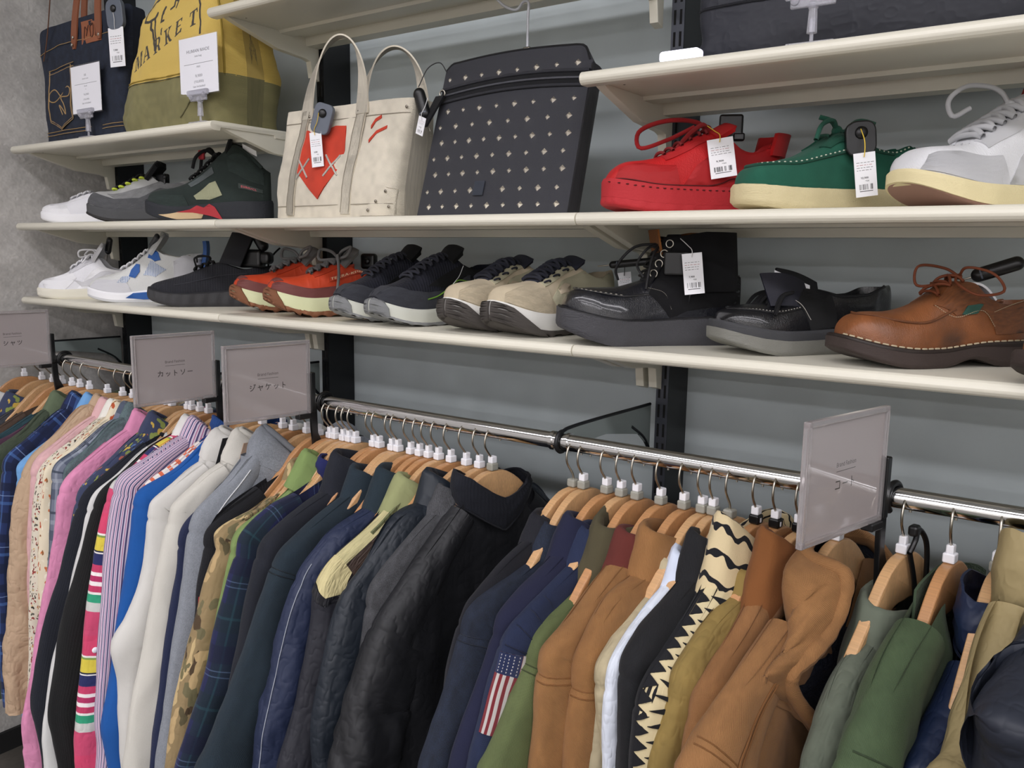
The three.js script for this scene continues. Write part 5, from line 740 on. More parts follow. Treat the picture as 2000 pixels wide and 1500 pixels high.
// ---------------------------------------------------------------- garments
// [stem x, index of the shoulder tip, half thickness, near outline as [reach along the hanger, height from the hanger top]]
const GARMENT_SHAPES = {
  skyShirt:[-1.298,2,0.016,[[0.092,-0.011],[0.128,-0.056],[0.238,-0.130],[0.243,-0.159],[0.250,-0.229],[0.259,-0.312]]],
  plaidNavyShirt:[-1.367,2,0.016,[[0.105,-0.025],[0.175,-0.077],[0.238,-0.126],[0.246,-0.170],[0.258,-0.253],[0.274,-0.373]]],
  oliveShirt:[-1.453,2,0.016,[[0.113,-0.040],[0.161,-0.084],[0.238,-0.136],[0.250,-0.184],[0.267,-0.268]]],
  tanJacket:[-1.253,2,0.020,[[0.109,-0.004],[0.170,-0.056],[0.238,-0.121],[0.274,-0.210],[0.287,-0.320],[0.303,-0.459],[0.315,-0.578],[0.317,-0.689],[0.311,-0.831]]],
  palePinkShirt:[-1.228,2,0.016,[[0.116,-0.030],[0.184,-0.074],[0.238,-0.116],[0.249,-0.181],[0.260,-0.285],[0.269,-0.402]]],
  floralShirt:[-1.191,2,0.016,[[0.100,-0.022],[0.157,-0.059],[0.238,-0.116],[0.257,-0.178],[0.268,-0.275],[0.280,-0.389],[0.288,-0.507],[0.302,-0.685]]],
  creamPrintShirt:[-1.169,2,0.012,[[0.106,-0.024],[0.180,-0.078],[0.239,-0.118],[0.250,-0.170],[0.268,-0.328]]],
  greyPlaidShirt:[-1.136,2,0.016,[[0.112,-0.025],[0.184,-0.073],[0.238,-0.107],[0.246,-0.165],[0.255,-0.254],[0.269,-0.378]]],
  greenGreyDenim:[-1.112,2,0.012,[[0.113,-0.019],[0.175,-0.070],[0.225,-0.110],[0.235,-0.162],[0.251,-0.261]]],
  pinkShirt:[-1.090,2,0.016,[[0.109,-0.040],[0.187,-0.088],[0.238,-0.127],[0.253,-0.157],[0.264,-0.220],[0.281,-0.306],[0.299,-0.393],[0.315,-0.457],[0.331,-0.532],[0.345,-0.596],[0.354,-0.639],[0.353,-0.746]]],
  blueDenimShirt:[-1.028,2,0.016,[[0.104,-0.035],[0.181,-0.091],[0.238,-0.136],[0.252,-0.172],[0.268,-0.240],[0.290,-0.334]]],
  navyKnit:[-1.012,2,0.016,[[0.114,-0.056],[0.180,-0.099],[0.238,-0.142],[0.259,-0.184],[0.280,-0.244],[0.304,-0.326],[0.324,-0.392],[0.342,-0.453],[0.356,-0.509],[0.366,-0.564],[0.360,-0.621],[0.354,-0.715]]],
  whiteLongTee:[-0.983,2,0.012,[[0.120,-0.062],[0.186,-0.110],[0.238,-0.147],[0.267,-0.241],[0.294,-0.343],[0.316,-0.414],[0.337,-0.484],[0.352,-0.567],[0.363,-0.630],[0.363,-0.699]]],
  blackKnit:[-0.951,2,0.016,[[0.120,-0.050],[0.185,-0.094],[0.238,-0.133],[0.263,-0.192],[0.285,-0.262],[0.308,-0.337],[0.328,-0.412],[0.347,-0.493],[0.362,-0.564],[0.356,-0.622],[0.351,-0.692]]],
  stripeRugby:[-0.902,2,0.018,[[0.147,-0.042],[0.190,-0.075],[0.237,-0.105],[0.249,-0.131],[0.265,-0.182],[0.280,-0.247],[0.293,-0.307],[0.304,-0.368],[0.313,-0.430],[0.323,-0.492],[0.333,-0.570],[0.341,-0.677]]],
  lilacStripeShirt:[-0.878,2,0.018,[[0.107,-0.025],[0.182,-0.060],[0.237,-0.091],[0.251,-0.126],[0.263,-0.177],[0.275,-0.248],[0.286,-0.340],[0.298,-0.444],[0.311,-0.570]]],
  redStripeTee:[-0.822,2,0.007,[[0.105,-0.029],[0.154,-0.062],[0.221,-0.100],[0.232,-0.136],[0.239,-0.201]]],
  blueSweat:[-0.808,2,0.020,[[0.078,-0.014],[0.166,-0.074],[0.237,-0.103],[0.247,-0.121],[0.258,-0.185],[0.269,-0.249],[0.280,-0.313],[0.295,-0.403],[0.313,-0.470],[0.333,-0.550],[0.330,-0.592],[0.323,-0.649]]],
  whiteHoodieA:[-0.766,2,0.019,[[0.152,-0.064],[0.191,-0.088],[0.237,-0.118],[0.242,-0.134],[0.250,-0.188],[0.258,-0.232],[0.273,-0.284],[0.293,-0.334],[0.318,-0.378],[0.315,-0.445],[0.320,-0.511],[0.321,-0.633]]],
  whiteHoodieB:[-0.701,2,0.020,[[0.164,-0.062],[0.194,-0.082],[0.237,-0.113],[0.243,-0.131],[0.257,-0.177],[0.271,-0.228],[0.289,-0.313],[0.309,-0.396],[0.327,-0.461],[0.341,-0.537],[0.350,-0.594]]],
  navyCrew:[-0.669,2,0.012,[[0.145,-0.075],[0.187,-0.106],[0.238,-0.150],[0.250,-0.215],[0.269,-0.309],[0.291,-0.422],[0.307,-0.517],[0.318,-0.594]]],
  greySweat:[-0.628,2,0.020,[[0.127,-0.022],[0.170,-0.061],[0.236,-0.113],[0.250,-0.154],[0.260,-0.204],[0.271,-0.269],[0.285,-0.333],[0.299,-0.407],[0.313,-0.481],[0.325,-0.536],[0.331,-0.574]]],
  blackTee:[-0.594,2,0.014,[[0.149,-0.081],[0.214,-0.111],[0.238,-0.136],[0.246,-0.180],[0.258,-0.234],[0.271,-0.317],[0.295,-0.426]]],
  camoJacket:[-0.561,2,0.018,[[0.092,-0.073],[0.156,-0.103],[0.241,-0.135],[0.243,-0.169],[0.252,-0.186],[0.265,-0.220],[0.280,-0.268],[0.294,-0.311],[0.310,-0.362],[0.327,-0.423],[0.342,-0.493],[0.349,-0.538]]],
  lightGreenJacket:[-0.524,2,0.013,[[0.032,-0.014],[0.121,-0.075],[0.229,-0.129],[0.245,-0.174],[0.261,-0.235],[0.279,-0.313],[0.299,-0.401]]],
  navyPlaidShirt:[-0.491,2,0.018,[[0.133,-0.072],[0.182,-0.084],[0.241,-0.124],[0.250,-0.156],[0.264,-0.189],[0.283,-0.248],[0.298,-0.298],[0.312,-0.349],[0.332,-0.397],[0.356,-0.452],[0.374,-0.500]]],
  blackCoachJacket:[-0.444,2,0.020,[[0.095,-0.060],[0.158,-0.083],[0.230,-0.122],[0.247,-0.155],[0.261,-0.197],[0.273,-0.247],[0.288,-0.306],[0.305,-0.373]]],
  tealNavyCoat:[-0.397,2,0.022,[[0.079,-0.053],[0.151,-0.086],[0.228,-0.128],[0.245,-0.147],[0.267,-0.192],[0.291,-0.247],[0.310,-0.293],[0.331,-0.339],[0.355,-0.383],[0.377,-0.426],[0.395,-0.454]]],
  pipedNavyJacket:[-0.330,2,0.020,[[0.116,-0.072],[0.185,-0.094],[0.236,-0.134],[0.253,-0.157],[0.274,-0.199],[0.293,-0.253],[0.306,-0.300],[0.319,-0.347],[0.329,-0.386],[0.339,-0.452]]],
  creamBrownJacket:[-0.286,2,0.020,[[0.080,-0.044],[0.154,-0.090],[0.234,-0.132],[0.257,-0.167],[0.262,-0.208],[0.274,-0.255],[0.288,-0.309],[0.305,-0.372],[0.329,-0.439]]],
  darkHoodJacket:[-0.224,2,0.020,[[0.062,-0.045],[0.147,-0.053],[0.222,-0.124],[0.253,-0.152],[0.272,-0.188],[0.288,-0.240],[0.301,-0.293],[0.313,-0.355]]],
  greyDenimJacket:[-0.196,2,0.018,[[0.035,-0.033],[0.110,-0.058],[0.227,-0.144],[0.238,-0.190],[0.246,-0.237],[0.262,-0.298]]],
  blackBomber:[-0.169,2,0.026,[[0.055,-0.028],[0.114,-0.069],[0.227,-0.169],[0.250,-0.196],[0.265,-0.222],[0.283,-0.262],[0.301,-0.300],[0.314,-0.351],[0.325,-0.396]]],
  blackNavyShirt:[-0.011,2,0.012,[[0.040,-0.048],[0.126,-0.070],[0.224,-0.119],[0.238,-0.139],[0.251,-0.168],[0.264,-0.205]]],
  navyDenimJacket:[0.007,2,0.020,[[0.045,-0.056],[0.114,-0.085],[0.242,-0.124],[0.258,-0.158],[0.272,-0.198],[0.290,-0.243],[0.308,-0.280],[0.329,-0.323]]],
  navyWoolCoat:[0.048,2,0.018,[[0.049,-0.038],[0.111,-0.069],[0.226,-0.122],[0.238,-0.152],[0.256,-0.194],[0.279,-0.233],[0.303,-0.274],[0.318,-0.311]]],
  quiltedNavyJacket:[0.073,2,0.016,[[0.018,-0.042],[0.099,-0.073],[0.234,-0.126],[0.255,-0.147],[0.264,-0.172],[0.278,-0.203],[0.291,-0.241],[0.307,-0.277],[0.313,-0.303]]],
  oliveJacket:[0.099,2,0.020,[[0.062,-0.083],[0.140,-0.109],[0.222,-0.142],[0.240,-0.173],[0.259,-0.202],[0.281,-0.236],[0.304,-0.270],[0.320,-0.291]]],
  caramelCord:[0.138,2,0.022,[[0.105,-0.063],[0.180,-0.103],[0.251,-0.136],[0.257,-0.162],[0.261,-0.196],[0.265,-0.243],[0.271,-0.298]]],
  caramelDuck:[0.174,2,0.022,[[0.105,-0.071],[0.170,-0.086],[0.235,-0.151],[0.238,-0.178],[0.246,-0.224],[0.251,-0.293]]],
  beigeCoat:[0.202,2,0.013,[[0.052,-0.072],[0.153,-0.099],[0.232,-0.143],[0.235,-0.176],[0.229,-0.220],[0.219,-0.294]]],
  whiteShirt:[0.218,2,0.012,[[0.091,-0.068],[0.158,-0.093],[0.231,-0.135],[0.240,-0.169],[0.240,-0.223],[0.237,-0.280]]],
  blackQuilt:[0.242,2,0.020,[[0.048,-0.039],[0.113,-0.066],[0.232,-0.116],[0.243,-0.147],[0.241,-0.202],[0.240,-0.270]]],
  zebraJacket:[0.279,2,0.019,[[0.085,-0.033],[0.139,-0.077],[0.245,-0.139],[0.257,-0.163],[0.261,-0.200],[0.265,-0.244]]],
  mustardShirt:[0.306,2,0.018,[[0.073,-0.065],[0.139,-0.076],[0.231,-0.117],[0.240,-0.140],[0.252,-0.174],[0.265,-0.201],[0.274,-0.229]]],
  brownWork:[0.337,2,0.018,[[0.064,-0.035],[0.147,-0.087],[0.235,-0.134],[0.245,-0.160],[0.254,-0.188],[0.259,-0.223]]],
  caramelParka:[0.385,2,0.022,[[0.142,-0.064],[0.221,-0.093],[0.284,-0.121],[0.310,-0.136],[0.328,-0.152],[0.344,-0.167]]],
  greyOliveShirt:[0.464,2,0.018,[[0.101,-0.082],[0.159,-0.101],[0.224,-0.153],[0.242,-0.181]]],
  greenParka:[0.516,2,0.028,[[0.098,-0.042],[0.164,-0.061],[0.254,-0.109],[0.278,-0.146]]],
  navyShellJacket:[0.565,2,0.022,[[0.011,-0.058],[0.114,-0.097],[0.217,-0.137],[0.232,-0.146]]],
  khakiPuffer:[0.600,2,0.024,[[0.081,-0.004],[0.083,-0.079],[0.228,-0.110],[0.269,-0.116]]],
  darkPuffer:[0.655,2,0.030,[[0.128,0.019],[0.233,0.008],[0.342,-0.014],[0.340,-0.035],[0.324,-0.070]]]
};
const HANG_TURN = -9 * Math.PI / 180;
// wooden hanger, hook and size marker
const woodMat = (() => {
  const n = tileNoise(256, 10, 61), m = tileNoise(256, 128, 62), t = dataTexture(256, (i, j) => { const k = n(i >> 2, j), f = 0.92 + 0.05 * k + 0.1 * (m(i >> 2, j) - 0.5); return [0.83 * f, 0.655 * f, 0.465 * f]; }, { srgb: true, size: 0.12 });
  return new THREE.MeshPhysicalMaterial({ map: t, roughness: 0.42, clearcoat: 0.3, clearcoatRoughness: 0.35 });
})();
const wood2 = woodMat.clone(); wood2.color.set(0xeeddd0);
const armGeo = (() => {
  const top = curve([[0, 0], [0.02, -0.002], [0.04, -0.011], [0.06, -0.026], [0.08, -0.046], [0.1, -0.066], [0.12, -0.084], [0.15, -0.113], [0.18, -0.139], [0.22, -0.17]]), th = curve([[0, 0.056], [0.03, 0.052], [0.06, 0.045], [0.12, 0.04], [0.22, 0.03]]), bot = (z) => top(z) - th(z);
  const s = new THREE.Shape(); const R = 0.213; s.moveTo(0, 0);
  for (let i = 1; i <= 24; i++) s.lineTo(R * i / 24, top(R * i / 24)); for (let i = 24; i >= 0; i--) s.lineTo(R * i / 24, bot(R * i / 24));
  for (let i = 1; i <= 24; i++) s.lineTo(-R * i / 24, bot(R * i / 24)); for (let i = 24; i >= 1; i--) s.lineTo(-R * i / 24, top(R * i / 24));
  let g = new THREE.ExtrudeGeometry(s, { depth: 0.009, bevelEnabled: true, bevelThickness: 0.0022, bevelSize: 0.0022, bevelSegments: 3 });
  g.translate(0, -0.0022, -0.0045); g.rotateY(-Math.PI / 2);
  const p = g.attributes.position, uv = g.attributes.uv;
  for (let i = 0; i < p.count; i++) { const z = p.getZ(i); uv.setXY(i, p.getY(i), z); p.setX(i, p.getX(i) + 0.16 * z * z); }
  g.deleteAttribute('normal'); return toCreasedNormals(g, 0.6);
})();
const hookGeo = (() => { const R = 0.0185, c = 0.081 - 0.0258 + RAIL.r + 0.001 - R + 0.0003, pts = []; pts.push(V(0, -0.01, 0), V(0, 0.012, 0), V(0, 0.02, 0.002)); for (let i = 0; i <= 12; i++) { const a = -0.75 + (Math.PI + 0.95) * i / 12; pts.push(V(0, c + (R + 0.003) * Math.sin(a), (R + 0.0025) * Math.cos(a))); } return tube(pts, 0.0017, 60, 8); })();
const letterTex = canvasTexture(32, 32, (g) => { g.fillStyle = '#c8c8c4'; g.fillRect(0, 0, 32, 32); g.fillStyle = '#333'; g.font = 'bold 22px sans-serif'; g.fillText('M', 6, 24); });
function hanger(label, x, kind = 'white', group, dy = 0, turn = 0) {
  const o = thing('wooden_hanger', label, 'hanger', [x, HANG_Y + dy, RAIL.z], HANG_TURN + turn, group);
  part('arms', armGeo, (x * 1000 | 0) % 3 ? woodMat : wood2, o, 'varnished wooden arms'); const h = part('hook', hookGeo, M.steel, o); h.rotation.y = 0.12 - HANG_TURN * 0.3;
  if (kind === 'white') part('size_marker', [new RoundedBoxGeometry(0.014, 0.012, 0.015, 2, 0.002).translate(0, 0.006, 0), new RoundedBoxGeometry(0.009, 0.011, 0.011, 2, 0.002).translate(0, 0.017, 0)], M.whitePlastic, o);
  else { part('size_marker', new RoundedBoxGeometry(0.015, 0.013, 0.016, 2, 0.003).translate(0, 0.0065, 0), kind === 'black' ? M.blackPlastic : new THREE.MeshPhysicalMaterial({ color: 0x9b9a90, roughness: 0.35 }), o); if (kind !== 'bare') part('size_cap', new RoundedBoxGeometry(0.011, 0.012, 0.012, 2, 0.002).translate(0, 0.0185, 0), M.whitePlastic, o); if (kind === 'black') part('size_letter', box(0.0006, 0.006, 0.003, 0.0078, 0.006, 0.001), M.whitePlastic, o); }
  return o;
}
// a garment on its hanger; local z runs along the hanger towards the shop, y up from the hanger top, x along the rail
const garments = {};
function garment(key, o) {
  const [x0, tip, th, S] = GARMENT_SHAPES[key], seed = x0 * 37.3 + 5, T0 = S[tip], mat = o.mat, wr = o.wr ?? 0.0055, top0 = S[0];
  const root = thing(o.name, o.label, o.cat, [x0, HANG_Y, RAIL.z], HANG_TURN);
  // shoulder line as a function of |z|
  const nz = 0.055, ny = Math.min(-0.012, top0[1] + (top0[0] - nz) * 0.32);
  const shPts = [[0, ny + 0.002], [nz, ny]]; for (let i = 0; i <= tip; i++) if (S[i][0] > shPts[shPts.length - 1][0] + 0.012) shPts.push(S[i]);
  const sh = curve(shPts), tz = T0[0] - 0.004, hem = o.hem ?? -0.68, hang = o.flare ?? 0.02;
  const puff = o.puff || 0;
  const bodyAt = (p, q, side) => {
    const w0 = tz - 0.004, wq = lerp(w0, 0.235 + hang * q, smooth(0.02, 0.35, q)), a = Math.abs(p), z = p * wq, dip = side > 0 ? (o.dip ?? 0.045) : 0.02, zz = a * w0;
    const yt = sh(zz) - 0.001 - dip * Math.max(0, 1 - (zz / nz) ** 2), y = lerp(yt, hem, q);
    let t = th * Math.sqrt(Math.max(0, 1 - a ** 5)) * lerp(0.5, 1, smooth(0, 0.1, q)) * (0.85 + 0.3 * q) + 0.003 * (1 - smooth(0.05, 0.3, q)) * (1 - a ** 6);
    const fold = wr * 1.6 * fbm(z * 9 + seed, y * 2.2, seed, 3) + wr * fbm(z * 20, y * 9 + seed, seed + 3, 3) * 0.6;
    if (puff) t += puff * Math.abs(Math.sin(y * Math.PI / (o.pitch || 0.09)));
    return V(side * t + fold * smooth(0, 0.12, q) + 0.16 * Math.min(0.045, zz * zz) , y, z);
  };
  const NP = 36, NQ = 52, body = grid((u, v) => { const s = u < 0.5 ? 1 : -1, p = s > 0 ? -1 + 4 * u : 1 - 4 * (u - 0.5); return bodyAt(clamp(p, -1, 1), v * v * 0.4 + v * 0.6, s); }, NP * 2, NQ, { closeU: true, flip: true, uvf: (u, v, p) => [p.z, p.y] });
  part('body', body, o.bodyMat || mat, root);
  // near sleeve follows the traced outline, far sleeve is a quieter mirror of it
  const end = S[S.length - 1], len = o.sleeve ?? 0.6, prev = S[S.length - 2], d = V(0, end[1] - prev[1], (end[0] - prev[0]) * 0.4).normalize(), tail = [], yEnd = T0[1] - len;
  if (end[1] > yEnd) { const n = Math.ceil((end[1] - yEnd) / 0.12); for (let i = 1; i <= n; i++) { const k = (end[1] - yEnd) * i / n; tail.push([clamp(end[0] + d.z / -d.y * k * 0.5 + 0.004 * Math.sin(i * 2 + seed), end[0] - 0.02, end[0] + 0.03), end[1] - k]); } }
  const r0 = ['shirt', 'big', undefined].includes(o.collar) ? 0.076 : Math.min(Math.max(0.085, S[0][0]), T0[0] - 0.1), start = [[r0, sh(r0)]]; for (let i = 0; i < tip; i++) if (S[i][0] > r0 + 0.02 && S[i][0] < T0[0] - 0.03) start.push(S[i]);
  const outline = [...start, ...S.slice(tip), ...tail].filter((p) => p[1] > yEnd - 0.02);
  const R = o.r ?? 0.056;
  const sleeveOf = (pts, far) => {
    const c = new THREE.CatmullRomCurve3(pts.map(([z, y]) => V(0, y, z)), false, 'centripetal'); c.arcLengthDivisions = 400; const L = c.getLength(); let sTip = 0, far2 = -1; for (let i = 0; i <= 200; i++) { const p = c.getPointAt(i / 200), d = Math.hypot(Math.abs(p.z) - T0[0], p.y - T0[1]); if (far2 < 0 || d < far2) { far2 = d; sTip = i / 200 * L; } }
    const kz = curve([[0, 0.36], [sTip * 0.5, 0.5], [sTip, 0.86], [sTip + 0.1, 1], [lerp(sTip + 0.1, L, 0.55), 0.87], [L, o.cuffW ?? 0.66]]), kx = curve([[0, 0.9], [sTip, 1], [sTip + 0.08, 1.08], [L, 1]]);
    const rz = (t) => R * kz(t * L), rx = (t) => (Math.max(th, 0.008) + 0.0035) * kx(t * L);
    const f = (u, t, lift = 0) => {
      const p = c.getPointAt(clamp(t, 0, 1)), g = c.getTangentAt(clamp(t, 0, 1)), a = u * Math.PI * 2, n = V(0, -g.z, g.y); if (far) n.negate();   // n points inward from the outline
      let r = rz(t), x = rx(t); const s = t * L;
      let k = 1; if (o.seamAt !== 0) k -= 0.05 * Math.exp(-(((s - sTip - (o.seamAt || 0.035)) / 0.004) ** 2)); if (o.cuff && s > L - 0.055) k += 0.06 * (s > L - 0.05 ? 1 : 0); if (o.elbow) k += o.elbow * Math.exp(-(((s - sTip - 0.27) / 0.07) ** 2));
      if (puff) { r += puff * 0.4 * Math.abs(Math.sin(s * Math.PI / (o.pitch || 0.09))); x += puff * 0.9 * Math.abs(Math.sin(s * Math.PI / (o.pitch || 0.09))); }
      const ca = Math.cos(a), sa = Math.sin(a), e = 0.85, cx = Math.sign(ca) * Math.abs(ca) ** e, cn = Math.sign(sa) * Math.abs(sa) ** e;
      const w = wr * (0.8 * fbm(s * 7 + seed * 2, a * 1.1, seed + 9, 3) + (o.pucker || 0.25) * lerp(0.25, 1, smooth(0.02, 0.2, s - sTip)) * (0.55 * fbm(s * 24 + a * 1.6, a * 0.8 + seed, 2, 3) + 0.35 * (1 - 2 * Math.abs(noise(s * 17 + a * 2.2 + seed * 3, a * 0.7, 5))))) * smooth(0, 0.16, s);
      const out = p.clone().addScaledVector(n, r - cn * (r * k + w * 0.6 + lift)); out.x += cx * (x * k + w * 1.3 + lift) + 0.16 * Math.min(0.045, p.z * p.z);
      return out;
    };
    const seg = Math.round(40 + L * 110), g = grid((u, v) => f(u, v), 28, seg, { closeU: true, flip: !far, uvf: (u, v) => [u * 0.3, v * L] });
    const cap = grid((u, v) => f(u, 1).lerp(f(0.25, 1).add(f(0.75, 1)).multiplyScalar(0.5).add(V(0, 0.012, 0)), v), 28, 3, { closeU: true });
    return { geo: [g, cap], f, L, g: (u, s, lift) => f(u, (sTip + s) / L, lift), sTip };
  };
  const near = sleeveOf(outline, false);
  part('sleeve', near.geo, o.sleeveMat || mat, root);
  if (!o.noFar) part('sleeve', sleeveOf(outline.map(([z, y]) => [-(z <= T0[0] ? z : T0[0] + (z - T0[0]) * 0.3), y]), true).geo, o.sleeveMat || mat, root);
  const G = { root, near, S, th, sh, nz, ny, tz, x0, bodyAt, patch(name, poly, m, lift = 0.0015, edge = 0.04, label) { const g = part(name, overlay(poly, (s, a, off) => near.g(a, s, off), lift, edge), m, root, label); return g; } };
  collarOf(o.collar || 'shirt', G, o);
  garments[key] = G; return G;
}
// collars stand on an oval round the hanger's neck
function collarOf(kind, G, o) {
  if (kind === 'none') return;
  const m = o.collarMat || o.mat, th = G.th, a = o.neck ?? 0.074, b = Math.min(0.03, Math.max(0.0135, th + 0.003)), y0 = (q) => lerp(-0.07 - (o.dip ?? 0.045) * 0.5, G.sh(a) - 0.006, Math.min(1, Math.abs(Math.sin(q)) ** 1.2)) + (Math.cos(q) < 0 ? 0.018 * Math.abs(Math.cos(q)) : 0);
  const P = (q, k, h) => { const s = Math.sin(q), c = Math.cos(q); return V((b + k) * Math.sign(c) * Math.abs(c) ** 0.8 + 0.16 * 0.003, y0(q) + h + (o.lift || 0), (a + k * 1.4) * s); };
  const H0 = o.stand ?? 0.03, F = o.fold ?? 0.045, low = (q) => (Math.sin(q) < 0 ? 1 - 0.5 * Math.abs(Math.sin(q)) : 1), H = H0, W = (q, y) => 0.003 * noise(q * 3 + G.x0 * 50, y * 30);
  if (kind === 'shirt' || kind === 'big') {
    const prof = (v) => v < 0.42 ? [-0.001 + 0.002 * v, H * v / 0.42] : v < 0.55 ? [0.002 + 0.008 * (v - 0.42) / 0.13, H + 0.003 * Math.sin((v - 0.42) / 0.13 * 3.14)] : [0.01 + 0.012 * (v - 0.55) / 0.45, H - (F + H * 0.3) * (v - 0.55) / 0.45];
    part('collar', sheet((u, v) => { const q = u * Math.PI * 2, [k, h] = prof(v), p = P(q, k + W(q, h), h * low(q) - (kind === 'big' ? 0.012 : 0.006) * Math.max(0, Math.cos(q)) * v); const sl = Math.abs(Math.sin(q)); if (v > 0.55) { p.y -= sl * 0.016 * (v - 0.55) / 0.45; p.z += Math.sign(Math.sin(q)) * sl * 0.02 * (v - 0.55) / 0.45; } return p; }, 48, 16, 0.0022, { closeU: true, uvf: (u, v, p) => [u * 0.36, v * 0.12] }), m, G.root);
  } else if (kind === 'stand' || kind === 'rib') {
    part('collar', sheet((u, v) => { const q = u * Math.PI * 2; return P(q, 0.002 + 0.004 * Math.sin(v * 3.1) + W(q, v), (H + 0.01) * v * low(q)); }, 48, 8, kind === 'rib' ? 0.004 : 0.003, { closeU: true, uvf: (u, v, p) => [u * 0.36, v * 0.06] }), m, G.root);
    part('collar_seam', tube(Array.from({ length: 32 }, (_, i) => P(i / 32 * Math.PI * 2, 0.004, -0.002)), 0.0016, 64, 6, true), m, G.root);
  } else if (kind === 'crew') {
    part('collar', tube(Array.from({ length: 32 }, (_, i) => P(i / 32 * Math.PI * 2, 0.002, 0.004)), 0.0058, 72, 8, true), m, G.root);
  } else if (kind === 'hood') {
    // a soft hood slumped in a thick roll about the neck, fullest on the near side
    part('hood', grid((u, v) => { const q = u * Math.PI * 2, c = Math.cos(v * 6.2832), d = Math.sin(v * 6.2832), s = Math.sin(q), full = 0.55 + 0.45 * Math.max(0, s), w = 1 + 0.25 * fbm(q * 2 + G.x0 * 9, v * 3, 2), base = P(q, 0, 0); return V(base.x + (0.012 * c + 0.008) * Math.cos(q) * w, base.y + 0.012 - 0.03 * Math.max(0, s) * (1 - d) * 0.6 + 0.034 * full * d * w - 0.012 * Math.max(0, Math.cos(q)), base.z + s * (0.024 * full * (1 + c) * w + (1 - d) * 0.012)); }, 56, 22, { closeU: true, uvf: (u, v) => [u * 0.4, v * 0.2] }), m, G.root);
    part('hood_hem', tube(Array.from({ length: 24 }, (_, i) => { const q = i / 24 * 6.2832; const p = P(q, 0.004, 0.03 + 0.012 * Math.sin(q)); p.z += 0.01 * Math.sin(q); return p; }), 0.006, 60, 8, true), m, G.root);
    if (o.lining) part('hood_lining', sheet((u, v) => { const q = u * Math.PI * 2; return P(q, -0.003, lerp(-0.02, 0.026, v)); }, 36, 5, 0.002, { closeU: true }), o.lining, G.root);
  }
}
// ---- printed and woven cloths (each map covers the size given, in metres)
const paintCloth = (size, n, paint, kind = 'weave', opts = {}) => { const t = canvasTexture(n, n, paint, { repeat: [1 / size, 1 / size] }); return cloth(0xffffff, kind, { map: t, ...opts }); };
const plaidPaint = (base, lines) => (g, w, h) => { g.fillStyle = base; g.fillRect(0, 0, w, h); for (const [c, p, k, al] of lines) { g.globalAlpha = al; g.fillStyle = c; g.fillRect(p * w, 0, k * w, h); g.fillRect(0, p * h, w, k * h); } g.globalAlpha = 1; };
const blot = (seed, base, cols, n, r0, r1) => (g, w, h) => { const r = rng(seed); g.fillStyle = base; g.fillRect(0, 0, w, h); for (let i = 0; i < n; i++) { g.fillStyle = cols[Math.floor(r() * cols.length)]; const x = r() * w, y = r() * h, q = lerp(r0, r1, r()) * w, k = 0.4 + r(), a = r() * 6; for (const dx of [-w, 0, w]) for (const dy of [-h, 0, h]) { g.beginPath(); for (let j = 0; j <= 12; j++) { const t = j / 12 * 6.283, rr = q * (0.75 + 0.35 * Math.sin(t * 2 + a) + 0.2 * Math.sin(t * 3 + a * 2)); g.lineTo(x + dx + rr * Math.cos(t) * k, y + dy + rr * Math.sin(t)); } g.fill(); } } };
